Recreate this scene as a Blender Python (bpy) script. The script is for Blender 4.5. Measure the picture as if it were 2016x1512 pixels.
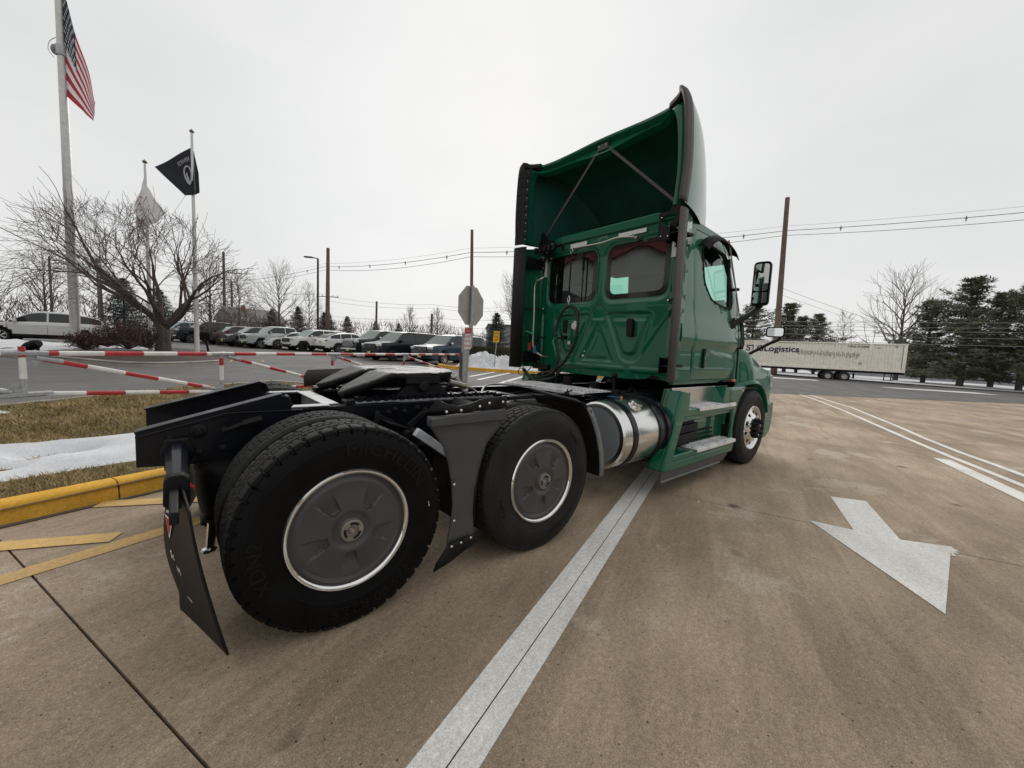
import bpy, bmesh, math, random
from mathutils import Vector, Matrix, noise
from mathutils.geometry import delaunay_2d_cdt
random.seed(7)
R = math.radians
PI = math.pi
sc = bpy.context.scene
for o in list(bpy.data.objects):
    bpy.data.objects.remove(o)
# ------------------------------------------------------------------ camera
cd = bpy.data.cameras.new('camera'); cam = bpy.data.objects.new('camera', cd)
sc.collection.objects.link(cam); sc.camera = cam
cd.sensor_width = 36.0; cd.lens = 13.857; cd.clip_start = 0.05; cd.clip_end = 2000
_yaw, _pit, _rol = 0.865647, -0.0881723, 0.0461379
_f = Vector((math.cos(_yaw)*math.cos(_pit), math.sin(_yaw)*math.cos(_pit), math.sin(_pit)))
_r0 = Vector((math.sin(_yaw), -math.cos(_yaw), 0)); _u0 = _r0.cross(_f)
_r = _r0*math.cos(_rol)+_u0*math.sin(_rol); _u = _u0*math.cos(_rol)-_r0*math.sin(_rol)
cam.matrix_world = Matrix(((_r.x, _u.x, -_f.x, -0.6297), (_r.y, _u.y, -_f.y, -3.0941), (_r.z, _u.z, -_f.z, 1.4166), (0, 0, 0, 1)))
# ------------------------------------------------------------------ world, sun
SUN_EL, SUN_AZ = R(32), R(52)          # azimuth measured from +x towards +y
w = bpy.data.worlds.new('World'); sc.world = w; w.use_nodes = True
nt = w.node_tree; nt.nodes.clear()
out = nt.nodes.new('ShaderNodeOutputWorld'); bg = nt.nodes.new('ShaderNodeBackground')
sky = nt.nodes.new('ShaderNodeTexSky'); sky.sky_type = 'NISHITA'; sky.sun_disc = False
sky.sun_elevation = SUN_EL; sky.sun_rotation = PI/2-SUN_AZ
tc = nt.nodes.new('ShaderNodeTexCoord'); mp = nt.nodes.new('ShaderNodeMapping'); mp.inputs['Scale'].default_value = (1.2, 1.2, 3.2)
nz = nt.nodes.new('ShaderNodeTexNoise'); nz.inputs['Scale'].default_value = 1.6; nz.inputs['Detail'].default_value = 5; nz.inputs['Roughness'].default_value = .5
cr = nt.nodes.new('ShaderNodeValToRGB')
cr.color_ramp.elements[0].position = .3; cr.color_ramp.elements[0].color = (.70, .703, .70, 1)
cr.color_ramp.elements[1].position = .7; cr.color_ramp.elements[1].color = (.775, .775, .764, 1)
# broad soft glow of the sun behind the cloud
dot = nt.nodes.new('ShaderNodeVectorMath'); dot.operation = 'DOT_PRODUCT'
sd = Vector((math.cos(SUN_AZ)*math.cos(R(24)), math.sin(SUN_AZ)*math.cos(R(24)), math.sin(R(24))))
dot.inputs[1].default_value = sd
mr = nt.nodes.new('ShaderNodeMapRange'); mr.inputs['From Min'].default_value = .80; mr.inputs['From Max'].default_value = 1.0
mr.inputs['To Min'].default_value = 0; mr.inputs['To Max'].default_value = .10; mr.interpolation_type = 'SMOOTHSTEP'
add = nt.nodes.new('ShaderNodeMixRGB'); add.blend_type = 'ADD'; add.inputs[0].default_value = 1
sm = nt.nodes.new('ShaderNodeMixRGB'); sm.blend_type = 'MIX'; sm.inputs[0].default_value = .96
sk = nt.nodes.new('ShaderNodeMixRGB'); sk.blend_type = 'MULTIPLY'; sk.inputs[0].default_value = 1; sk.inputs[2].default_value = (.1, .1, .1, 1)
l = nt.links.new
l(tc.outputs['Generated'], mp.inputs['Vector']); l(mp.outputs[0], nz.inputs['Vector']); l(nz.outputs['Fac'], cr.inputs[0])
l(tc.outputs['Generated'], dot.inputs[0]); l(dot.outputs['Value'], mr.inputs['Value'])
l(cr.outputs[0], add.inputs[1]); l(mr.outputs[0], add.inputs[2])
l(sky.outputs[0], sk.inputs[1]); l(sk.outputs[0], sm.inputs[1]); l(add.outputs[0], sm.inputs[2])
l(sm.outputs[0], bg.inputs['Color']); bg.inputs['Strength'].default_value = 1.0; l(bg.outputs[0], out.inputs[0])
sl = bpy.data.lights.new('sun', 'SUN'); sl.energy = 1.5; sl.angle = R(45); sl.color = (1, .97, .93)
so = bpy.data.objects.new('sun', sl); sc.collection.objects.link(so)
so.rotation_euler = Vector((math.cos(SUN_AZ)*math.cos(SUN_EL), math.sin(SUN_AZ)*math.cos(SUN_EL), math.sin(SUN_EL))).to_track_quat('Z', 'Y').to_euler()
sc.view_settings.view_transform = 'Standard'; sc.view_settings.look = 'None'
sc.view_settings.exposure = 0.1; sc.view_settings.gamma = 1.0; sc.view_settings.use_curve_mapping = False
sc.render.engine = 'CYCLES'
sc.cycles.max_bounces = 8; sc.cycles.transparent_max_bounces = 12

# ------------------------------------------------------------------ helpers
def link(o): sc.collection.objects.link(o); return o
def gz(x, y):
    d = math.hypot(x-2, y); t = min(max((d-5)/14, 0), 1); t = t*t*(3-2*t)
    return t*(-.0073*x+.0168*y)
def tag(o, label=None, cat=None, group=None, kind=None):
    if label: o['label'] = label
    if cat: o['category'] = cat
    if group: o['group'] = group
    if kind: o['kind'] = kind
    return o
def thing(name, label, cat, loc=(0, 0, 0), rz=0, group=None):
    o = bpy.data.objects.new(name, None); o.empty_display_size = .2; link(o)
    o.location = loc; o.rotation_euler = (0, 0, rz)
    return tag(o, label, cat, group)
def copy_tree(o, parent=None):
    c = o.copy(); link(c)
    if parent: c.parent = parent
    for ch in [x for x in o.children]: copy_tree(ch, c)
    return c

class MB:
    def __init__(s): s.v = []; s.f = []; s.m = []
    def add(s, vs, fs, mi=0):
        b = len(s.v); s.v += [tuple(v) for v in vs]
        s.f += [tuple(b+i for i in f) for f in fs]; s.m += [mi]*len(fs); return s
    def box(s, c, d, rot=None, mi=0):
        hx, hy, hz = d[0]/2, d[1]/2, d[2]/2; c = Vector(c)
        P = [Vector((x*hx, y*hy, z*hz)) for x in (-1, 1) for y in (-1, 1) for z in (-1, 1)]
        if rot is not None:
            if not isinstance(rot, Matrix):
                from mathutils import Euler
                rot = Euler(rot).to_matrix()
            P = [rot @ q for q in P]
        return s.add([c+q for q in P], [(0, 1, 3, 2), (4, 6, 7, 5), (0, 4, 5, 1), (2, 3, 7, 6), (0, 2, 6, 4), (1, 5, 7, 3)], mi)
    def bar(s, a, b, w, h, up=(0, 0, 1), mi=0):
        a = Vector(a); b = Vector(b); d = (b-a); L = d.length; d.normalize(); up = Vector(up)
        sd = d.cross(up)
        if sd.length < 1e-4: sd = d.cross(Vector((1, 0, 0)))
        sd.normalize(); u = sd.cross(d)
        M = Matrix((d, sd, u)).transposed()
        return s.box((a+b)/2, (L, w, h), M, mi)
    def tube(s, pts, r, n=8, cap=True, mi=0):
        pts = [Vector(q) for q in pts]; k = len(pts)
        rr = r if isinstance(r, (list, tuple)) else [r]*k
        vs = []; fs = []; prev = None
        for i, q in enumerate(pts):
            t = (pts[min(i+1, k-1)]-pts[max(i-1, 0)])
            if t.length < 1e-9: t = Vector((0, 0, 1))
            t.normalize()
            if prev is None:
                a = t.cross(Vector((0, 0, 1)))
                if a.length < .05: a = t.cross(Vector((1, 0, 0)))
            else:
                a = prev-t*prev.dot(t)
                if a.length < 1e-6: a = t.cross(Vector((1, 0, 0)))
            a.normalize(); prev = a; b = t.cross(a)
            for j in range(n):
                an = 2*PI*j/n; vs.append(q+(a*math.cos(an)+b*math.sin(an))*rr[i])
        for i in range(k-1):
            for j in range(n):
                fs.append((i*n+j, i*n+(j+1) % n, (i+1)*n+(j+1) % n, (i+1)*n+j))
        if cap and n > 2:
            fs.append(tuple(range(n-1, -1, -1))); fs.append(tuple((k-1)*n+j for j in range(n)))
        return s.add(vs, fs, mi)
    def lathe(s, prof, origin=(0, 0, 0), axis='z', n=32, mi=0, flip=1):
        # prof: list (radius, height); axis: direction of height
        vs = []; fs = []; o = Vector(origin); k = len(prof)
        for (r, h) in prof:
            for j in range(n):
                a = 2*PI*j/n; c, t = r*math.cos(a), r*math.sin(a)
                if axis == 'z': q = (c, t, h)
                elif axis == 'y': q = (c, h*flip, t)
                else: q = (h*flip, c, t)
                vs.append(o+Vector(q))
        for i in range(k-1):
            for j in range(n):
                fs.append((i*n+j, i*n+(j+1) % n, (i+1)*n+(j+1) % n, (i+1)*n+j))
        return s.add(vs, fs, mi)
    def prism(s, poly, a0, a1, plane='xz', mi=0):
        n = len(poly)
        def P(q, t):
            return {'xz': (q[0], t, q[1]), 'xy': (q[0], q[1], t), 'yz': (t, q[0], q[1])}[plane]
        vs = [P(q, a0) for q in poly]+[P(q, a1) for q in poly]
        fs = [tuple(range(n)), tuple(range(2*n-1, n-1, -1))]+[(i, (i+1) % n, n+(i+1) % n, n+i) for i in range(n)]
        return s.add(vs, fs, mi)
    def grid(s, rows, close=False, mi=0):
        nr = len(rows); nc = len(rows[0]); vs = [q for r_ in rows for q in r_]; fs = []
        for i in range(nr-1):
            for j in range(nc if close else nc-1):
                fs.append((i*nc+j, i*nc+(j+1) % nc, (i+1)*nc+(j+1) % nc, (i+1)*nc+j))
        return s.add(vs, fs, mi)
    def sphere(s, c, r, n=10, m=6, mi=0, sq=(1, 1, 1)):
        rows = []
        for i in range(m+1):
            th = PI*i/m
            rows.append([(c[0]+sq[0]*r*math.sin(th)*math.cos(2*PI*j/n), c[1]+sq[1]*r*math.sin(th)*math.sin(2*PI*j/n), c[2]+sq[2]*r*math.cos(th)) for j in range(n)])
        return s.grid(rows, True, mi)
    def build(s, name, mats, parent=None, smooth=35, bevel=0, seg=2, doubles=False, fixn=True, solid=0, subsurf=0):
        me = bpy.data.meshes.new(name); me.from_pydata(s.v, [], s.f)
        if not isinstance(mats, (list, tuple)): mats = [mats]
        for m in mats: me.materials.append(m)
        if len(mats) > 1: me.polygons.foreach_set('material_index', s.m)
        if doubles or fixn:
            bm = bmesh.new(); bm.from_mesh(me)
            if doubles: bmesh.ops.remove_doubles(bm, verts=bm.verts, dist=1e-5)
            if fixn and len(bm.faces) < 60000: bmesh.ops.recalc_face_normals(bm, faces=bm.faces)
            bm.to_mesh(me); bm.free()
        if smooth: me.shade_smooth(); me.set_sharp_from_angle(angle=R(smooth))
        me.update()
        o = bpy.data.objects.new(name, me); link(o)
        if parent: o.parent = parent
        if solid:
            m = o.modifiers.new('solid', 'SOLIDIFY'); m.thickness = solid; m.offset = -1
        if bevel:
            m = o.modifiers.new('bevel', 'BEVEL'); m.width = bevel; m.segments = seg; m.limit_method = 'ANGLE'; m.angle_limit = R(40)
        if subsurf:
            m = o.modifiers.new('sub', 'SUBSURF'); m.levels = m.render_levels = subsurf
        return o

def pip(x, y, poly):
    c = False; j = len(poly)-1
    for i in range(len(poly)):
        xi, yi = poly[i]; xj, yj = poly[j]
        if (yi > y) != (yj > y) and x < (xj-xi)*(y-yi)/(yj-yi)+xi: c = not c
        j = i
    return c
def sdf(x, y, poly):
    d = 1e9; n = len(poly)
    for i in range(n):
        ax, ay = poly[i]; bx, by = poly[(i+1) % n]
        ex, ey = bx-ax, by-ay; L = ex*ex+ey*ey
        t = 0 if L == 0 else min(max(((x-ax)*ex+(y-ay)*ey)/L, 0), 1)
        q = math.hypot(x-ax-ex*t, y-ay-ey*t)
        if q < d: d = q
    return -d if pip(x, y, poly) else d
def seg_d(x, y, a, b):
    ex, ey = b[0]-a[0], b[1]-a[1]; L = ex*ex+ey*ey
    t = min(max(((x-a[0])*ex+(y-a[1])*ey)/L, 0), 1)
    return math.hypot(x-a[0]-ex*t, y-a[1]-ey*t)
def rounded(poly, r, n=5):
    outp = []; k = len(poly)
    for i in range(k):
        p0 = Vector(poly[i-1]); p1 = Vector(poly[i]); p2 = Vector(poly[(i+1) % k])
        a = (p0-p1); b = (p2-p1); rr = min(r, a.length*.45, b.length*.45)
        a = p1+a.normalized()*rr; b = p1+b.normalized()*rr
        for j in range(n+1):
            t = j/n; outp.append(tuple(a*(1-t)**2+p1*2*t*(1-t)+b*t*t))
    return outp
def densify(poly, step):
    o = []
    for i in range(len(poly)):
        a = Vector(poly[i]); b = Vector(poly[(i+1) % len(poly)]); n = max(1, int((b-a).length/step))
        for j in range(n): o.append(tuple(a+(b-a)*j/n))
    return o
def cdt(outline, holes, step):
    """2-D triangulated panel with clean edges; returns verts, faces"""
    co = []; ed = []; loops = [densify(outline, step)]+[densify(h, step) for h in holes]
    for lp in loops:
        b = len(co); n = len(lp); co += [Vector(q) for q in lp]; ed += [(b+i, b+(i+1) % n) for i in range(n)]
    xs = [q[0] for q in outline]; ys = [q[1] for q in outline]
    x = min(xs)+step/2; row = 0
    while x < max(xs):
        y = min(ys)+(step/2 if row % 2 else step)
        while y < max(ys):
            if pip(x, y, outline) and not any(pip(x, y, h) for h in holes):
                ok = True
                for lp in (outline, *holes):
                    for i in range(len(lp)):
                        if seg_d(x, y, lp[i], lp[(i+1) % len(lp)]) < step*.45 if lp[i] != lp[(i+1) % len(lp)] else False: ok = False; break
                    if not ok: break
                if ok: co.append(Vector((x, y)))
            y += step
        x += step; row += 1
    V, _, F, *_r2 = delaunay_2d_cdt(co, ed, [], 0, 1e-6)
    fs = []
    for f in F:
        cx = sum(V[i][0] for i in f)/len(f); cy = sum(V[i][1] for i in f)/len(f)
        if pip(cx, cy, outline) and not any(pip(cx, cy, h) for h in holes): fs.append(tuple(f))
    return [tuple(q) for q in V], fs
def smooth01(a, b, x):
    t = min(max((x-a)/(b-a), 0), 1); return t*t*(3-2*t)
def spline(pts, n=8):
    pts = [Vector(q) for q in pts]; o = []
    for i in range(len(pts)-1):
        p0 = pts[max(i-1, 0)]; p1 = pts[i]; p2 = pts[i+1]; p3 = pts[min(i+2, len(pts)-1)]
        for j in range(n):
            t = j/n
            o.append(.5*((2*p1)+(p2-p0)*t+(2*p0-5*p1+4*p2-p3)*t*t+(3*p1-p0-3*p2+p3)*t**3))
    o.append(pts[-1]); return o

# ------------------------------------------------------------------ materials
MATS = {}
def mat(name, col, rough=.6, metal=0, var=0, vscale=4, bump=0, bscale=40, coat=0, col2=None, spec=.5, detail=4, rvar=0, stretch=None, coatrough=.03):
    if name in MATS: return MATS[name]
    m = bpy.data.materials.new(name); m.use_nodes = True; MATS[name] = m
    n = m.node_tree; b = n.nodes['Principled BSDF']
    b.inputs['Base Color'].default_value = (*col, 1); b.inputs['Roughness'].default_value = rough
    b.inputs['Metallic'].default_value = metal; b.inputs['Specular IOR Level'].default_value = spec
    if coat: b.inputs['Coat Weight'].default_value = coat; b.inputs['Coat Roughness'].default_value = coatrough
    if var or bump or rvar:
        t = n.nodes.new('ShaderNodeTexCoord'); mpn = n.nodes.new('ShaderNodeMapping')
        if stretch: mpn.inputs['Scale'].default_value = stretch
        n.links.new(t.outputs['Object'], mpn.inputs[0])
    if var or rvar:
        a = n.nodes.new('ShaderNodeTexNoise'); a.inputs['Scale'].default_value = vscale; a.inputs['Detail'].default_value = detail
        n.links.new(mpn.outputs[0], a.inputs['Vector'])
        r_ = n.nodes.new('ShaderNodeValToRGB')
        c2 = col2 if col2 else tuple(max(0, c*(1-var)) for c in col)
        c1 = tuple(min(1, c*(1+var*.6)) for c in col) if not col2 else col
        r_.color_ramp.elements[0].position = .33; r_.color_ramp.elements[1].position = .67
        r_.color_ramp.elements[0].color = (*c2, 1); r_.color_ramp.elements[1].color = (*c1, 1)
        n.links.new(a.outputs['Fac'], r_.inputs[0])
        if var: n.links.new(r_.outputs[0], b.inputs['Base Color'])
        if rvar:
            q = n.nodes.new('ShaderNodeMapRange'); q.inputs['To Min'].default_value = max(0, rough-rvar); q.inputs['To Max'].default_value = min(1, rough+rvar)
            q.inputs['From Min'].default_value = .3; q.inputs['From Max'].default_value = .7
            n.links.new(a.outputs['Fac'], q.inputs['Value']); n.links.new(q.outputs[0], b.inputs['Roughness'])
    if bump:
        a2 = n.nodes.new('ShaderNodeTexNoise'); a2.inputs['Scale'].default_value = bscale; a2.inputs['Detail'].default_value = 5
        n.links.new(mpn.outputs[0], a2.inputs['Vector'])
        bp = n.nodes.new('ShaderNodeBump'); bp.inputs['Strength'].default_value = bump; bp.inputs['Distance'].default_value = .01
        n.links.new(a2.outputs['Fac'], bp.inputs['Height']); n.links.new(bp.outputs[0], b.inputs['Normal'])
    return m
def glassmat(name, tint, refl=.06, rough=0.0):
    if name in MATS: return MATS[name]
    m = bpy.data.materials.new(name); m.use_nodes = True; MATS[name] = m
    n = m.node_tree; n.nodes.clear()
    o = n.nodes.new('ShaderNodeOutputMaterial'); mx = n.nodes.new('ShaderNodeMixShader')
    t = n.nodes.new('ShaderNodeBsdfTransparent'); t.inputs[0].default_value = (*tint, 1)
    g = n.nodes.new('ShaderNodeBsdfGlossy'); g.inputs['Roughness'].default_value = rough; g.inputs[0].default_value = (.95, .97, .97, 1)
    f = n.nodes.new('ShaderNodeFresnel'); f.inputs[0].default_value = 1.52
    ge = n.nodes.new('ShaderNodeNewGeometry'); io = n.nodes.new('ShaderNodeMath'); io.operation = 'MULTIPLY_ADD'; io.inputs[1].default_value = 1/1.52-1.52; io.inputs[2].default_value = 1.52
    n.links.new(ge.outputs['Backfacing'], io.inputs[0]); n.links.new(io.outputs[0], f.inputs[0])
    ad = n.nodes.new('ShaderNodeMath'); ad.operation = 'ADD'; ad.inputs[1].default_value = refl; ad.use_clamp = True
    n.links.new(f.outputs[0], ad.inputs[0]); n.links.new(ad.outputs[0], mx.inputs[0])
    n.links.new(t.outputs[0], mx.inputs[1]); n.links.new(g.outputs[0], mx.inputs[2]); n.links.new(mx.outputs[0], o.inputs[0])
    return m
GREEN = mat('green_paint', (.004, .116, .063), .35, coat=.85, var=.10, vscale=2, spec=.15, coatrough=.015)
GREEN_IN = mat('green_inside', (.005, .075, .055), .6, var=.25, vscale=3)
BLK = mat('black_frame_paint', (.003, .004, .008), .35, var=.4, vscale=9, bump=.15, bscale=30, coat=.25, coatrough=.12, spec=.25)
BLKM = mat('black_matte', (.007, .007, .008), .6, var=.4, vscale=12, bump=.2, bscale=60, spec=.3)
RUB = mat('rubber', (.0045, .0045, .005), .5, var=.4, vscale=6, bump=.2, bscale=120, spec=.13, rvar=.1)
TRD = mat('tread_rubber', (.022, .021, .020), .75, var=.45, vscale=14, bump=.4, bscale=90, spec=.3)
PLAS = mat('grey_plastic', (.062, .064, .067), .5, var=.12, vscale=6, bump=.2, bscale=400)
PLAS2 = mat('brown_grey_plastic', (.075, .065, .063), .6, var=.15, vscale=6, bump=.25, bscale=300)
COVER = mat('wheel_cover_plastic', (.062, .058, .059), .36, var=.12, vscale=6, bump=.06, bscale=500)
CHR = mat('chrome', (.80, .80, .80), .12, 1, rvar=.06, vscale=7)
ALU = mat('polished_aluminium', (.76, .76, .75), .24, 1, rvar=.04, vscale=2)
RUB2 = mat('rubber_dusty', (.014, .0135, .013), .6, var=.4, vscale=6, bump=.2, bscale=120, spec=.3)
GALV = mat('galvanised_steel', (.42, .43, .44), .5, .6, var=.2, vscale=22)
SILV = mat('silver_paint', (.5, .51, .53), .35, .7, rvar=.12, vscale=9)
TREADP = mat('tread_plate_aluminium', (.80, .80, .80), .4, .1, var=.25, vscale=12)
GREASE = mat('greasy_iron', (.042, .038, .034), .42, .1, var=.9, vscale=9, bump=1.0, bscale=14, stretch=(.5, 2.6, 1), spec=.45, col2=(.003, .003, .003), rvar=.15)
GREY_EDGE = mat('grey_edge', (.17, .18, .18), .5, var=.15, vscale=10)
REFL = mat('reflective_tape', (.70, .70, .68), .45, var=.12, vscale=60)
WHITE = mat('white_paint', (.78, .78, .76), .5, var=.12, vscale=6)
GLS = glassmat('tinted_glass', (.50, .82, .70), .09)
GLS_L = glassmat('light_green_glass', (.60, .86, .77), .02)
ORANGE = mat('amber_lens', (.55, .09, .02), .3, coat=.5)
RED = mat('red_paint', (.52, .02, .025), .5, var=.15, vscale=8)
INT = mat('cab_interior', (.03, .03, .032), .8, var=.3, vscale=6)
# ================================================================== SETTING
TH = R(20.8); UX, UY = math.cos(TH), math.sin(TH)
def UW(u, w): return (u*UX+w*UY, u*UY-w*UX)
def toUW(x, y): return (x*UX+y*UY, x*UY-y*UX)
def surface_mat(name, base, dark, light, streak=0, speck=.5, spots=.5, rough=.85, bump=.35, scale=1.0, blotch=None):
    m = bpy.data.materials.new(name); m.use_nodes = True; n = m.node_tree; L = n.links.new; b = n.nodes['Principled BSDF']
    g = n.nodes.new('ShaderNodeNewGeometry')
    def noise_(sc_, det=4, rg=.55, st=None, rot=TH):
        mp_ = n.nodes.new('ShaderNodeMapping'); mp_.vector_type = 'TEXTURE'
        mp_.inputs['Rotation'].default_value = (0, 0, rot)
        if st: mp_.inputs['Scale'].default_value = st
        L(g.outputs['Position'], mp_.inputs[0]); a = n.nodes.new('ShaderNodeTexNoise')
        a.inputs['Scale'].default_value = sc_; a.inputs['Detail'].default_value = det; a.inputs['Roughness'].default_value = rg
        L(mp_.outputs[0], a.inputs['Vector']); return a.outputs['Fac']
    def ramp(src, p0, p1, c0=0., c1=1.):
        r_ = n.nodes.new('ShaderNodeMapRange'); r_.inputs['From Min'].default_value = p0; r_.inputs['From Max'].default_value = p1
        r_.inputs['To Min'].default_value = c0; r_.inputs['To Max'].default_value = c1; L(src, r_.inputs['Value']); return r_.outputs[0]
    def mix(a, c, fac, mode='MIX'):
        x = n.nodes.new('ShaderNodeMixRGB'); x.blend_type = mode
        if isinstance(fac, float): x.inputs[0].default_value = fac
        else: L(fac, x.inputs[0])
        for i, s_ in ((1, a), (2, c)):
            if isinstance(s_, tuple): x.inputs[i].default_value = (*s_, 1)
            else: L(s_, x.inputs[i])
        return x.outputs[0]
    c = mix(dark, base, ramp(noise_(.75*scale, 7, .68, st=(1.8, 1, 1)), .40, .62))
    c = mix(c, light, ramp(noise_(.9*scale, 5, .65, st=(2.2, 1, 1)), .56, .80, 0, .55))
    if streak:
        c = mix(c, tuple(q*.60 for q in base), ramp(noise_(2.6, 6, .68, st=(7, .8, 1)), .50, .68, 0, streak))
        c = mix(c, tuple(min(1, q*1.3) for q in base), ramp(noise_(3.7, 4, .6, st=(7, .6, 1), rot=TH+.10), .52, .80, 0, streak*.4))
    if blotch: c = mix(c, blotch, ramp(noise_(.9, 6, .68), .58, .63, 0, .5))
    if spots:
        v = n.nodes.new('ShaderNodeTexVoronoi'); v.inputs['Scale'].default_value = 1.25; L(g.outputs['Position'], v.inputs['Vector'])
        nn = noise_(9, 3, .6)
        ad_ = n.nodes.new('ShaderNodeMath'); ad_.operation = 'MULTIPLY_ADD'; ad_.inputs[1].default_value = .14; L(nn, ad_.inputs[0]); L(v.outputs['Distance'], ad_.inputs[2])
        c = mix(c, tuple(q*.45 for q in dark), ramp(ad_.outputs[0], .10, .165, spots, 0.))
    fine = noise_(150, 2, .7); mid = noise_(38, 4, .7)
    c = mix(c, mix(c, (.5, .5, .5), 1., 'OVERLAY'), 0.)
    hs = n.nodes.new('ShaderNodeHueSaturation'); L(c, hs.inputs['Color']); L(ramp(mid, .25, .75, 1-.32*speck, 1+.32*speck), hs.inputs['Value']); c = hs.outputs[0]
    hs2 = n.nodes.new('ShaderNodeHueSaturation'); L(c, hs2.inputs['Color']); L(ramp(fine, .25, .75, 1-.5*speck, 1+.5*speck), hs2.inputs['Value']); c = hs2.outputs[0]
    vv = n.nodes.new('ShaderNodeTexVoronoi'); vv.inputs['Scale'].default_value = 26; L(g.outputs['Position'], vv.inputs['Vector'])
    c = mix(c, (.55, .5, .45), ramp(vv.outputs['Distance'], .05, .11, speck*.9, 0.))
    vv2 = n.nodes.new('ShaderNodeTexVoronoi'); vv2.inputs['Scale'].default_value = 17; L(g.outputs['Position'], vv2.inputs['Vector'])
    c = mix(c, (.02, .018, .016), ramp(vv2.outputs['Distance'], .05, .10, speck*.9, 0.))
    L(c, b.inputs['Base Color'])
    L(ramp(noise_(1.3, 4), .3, .7, rough-.13, min(1, rough+.05)), b.inputs['Roughness'])
    b.inputs['Specular IOR Level'].default_value = .3
    bp = n.nodes.new('ShaderNodeBump'); bp.inputs['Strength'].default_value = bump; bp.inputs['Distance'].default_value = .004
    L(mid, bp.inputs['Height']); bp2 = n.nodes.new('ShaderNodeBump'); bp2.inputs['Strength'].default_value = bump; bp2.inputs['Distance'].default_value = .002
    L(fine, bp2.inputs['Height']); L(bp.outputs[0], bp2.inputs['Normal']); L(bp2.outputs[0], b.inputs['Normal'])
    return m
CONC = surface_mat('driveway_concrete', (.435, .337, .240), (.255, .194, .138), (.55, .465, .37), streak=1.0, speck=.95, spots=1.0, blotch=(.50, .44, .365))
JOINT = mat('joint_filler', (.035, .026, .020), .9, var=.4, vscale=20)
ASPH = surface_mat('asphalt', (.150, .143, .137), (.115, .11, .105), (.195, .188, .18), streak=.35, speck=.5, spots=.15, bump=.5)
ROADM = surface_mat('road_asphalt', (.15, .143, .138), (.10, .096, .092), (.20, .19, .185), streak=.5, speck=.4, spots=.1, bump=.4)
PAVE_W = surface_mat('worn_white_road_paint', (.80, .78, .735), (.66, .64, .60), (.85, .83, .79), streak=.25, speck=.55, spots=.12, bump=.3, scale=3, blotch=(.56, .52, .46))
PAVE_Y = surface_mat('worn_yellow_road_paint', (.66, .43, .15), (.50, .34, .15), (.72, .50, .21), streak=.3, speck=.6, spots=.15, bump=.3, scale=3, blotch=(.42, .32, .2))
KERB_Y = surface_mat('yellow_kerb_paint', (.82, .46, .06), (.64, .34, .045), (.86, .54, .12), streak=.3, speck=.5, spots=.5, bump=.5, scale=2.5)
KERB_C = surface_mat('kerb_concrete', (.40, .37, .32), (.30, .27, .23), (.48, .45, .40), streak=.2, speck=.35, spots=.3, bump=.4, scale=2)
SNOWM = surface_mat('old_snow', (.70, .71, .73), (.60, .61, .635), (.76, .76, .775), streak=.10, speck=.35, spots=.35, rough=.8, bump=1.3, scale=3)
DIRTY = surface_mat('dirty_snow', (.62, .61, .60), (.36, .33, .29), (.8, .8, .8), streak=.2, speck=.5, spots=.3, rough=.85, bump=.9, scale=4)
SOIL = surface_mat('winter_turf_soil', (.17, .125, .065), (.115, .085, .045), (.24, .185, .10), streak=.0, speck=.9, spots=.2, bump=1, scale=3)
MULCH = surface_mat('mulch', (.070, .042, .032), (.045, .030, .024), (.12, .085, .07), streak=.0, speck=1.0, spots=.0, bump=1.2, scale=5)
DIRT = surface_mat('verge_dirt', (.16, .13, .10), (.10, .08, .06), (.40, .38, .36), streak=.2, speck=.8, spots=.2, bump=1, scale=2)

def sheet(name, poly, off, m, step=3.0, parent=None, kind='structure', hf=None):
    V, F = cdt(poly, [], step)
    mb = MB(); mb.add([(x, y, gz(x, y)+off+(hf(x, y) if hf else 0)) for x, y in V], F)
    o = mb.build(name, m, parent, smooth=60)
    for q in o.data.polygons:
        pass
    if o.data.polygons and sum(q.normal.z for q in o.data.polygons) < 0: o.data.flip_normals()
    if kind: o['kind'] = kind
    return o
# big terrain
rows = []
for i in range(61):
    row = []
    for j in range(61):
        x = -1200*(1-i/30)**3 if i < 30 else 1200*(i/30-1)**3
        y = -1200*(1-j/30)**3 if j < 30 else 1200*(j/30-1)**3
        zz = gz(x, y) if math.hypot(x, y) < 150 else gz(x*150/math.hypot(x, y), y*150/math.hypot(x, y))
        row.append((x, y, zz-.06))
    rows.append(row)
g_ = MB().grid(rows).build('ground', DIRT, smooth=60); g_['kind'] = 'structure'
if g_.data.polygons[0].normal.z < 0: g_.data.flip_normals()
# snow covered field beyond the road
def snowh(x, y): return .10*noise.noise(Vector((x*.35, y*.35, 0)))+.05
sheet('snow_field', [(57.4, 2.6), (65.1, -15.2), (82.3, -60), (200, -60), (200, 60), (60, 60), (36, 58), (52, 19)], .06, SNOWM, 4, hf=snowh)
sheet('verge', [(56.6, 2.4), (64.2, -15.5), (81, -60), (83, -60), (65.7, -14.9), (58.0, 2.8), (51.4, 18.6), (50, 18)], .055, DIRT, 2, hf=lambda x, y: .06*noise.noise(Vector((x*1.3, y*1.3, 3))))
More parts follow.
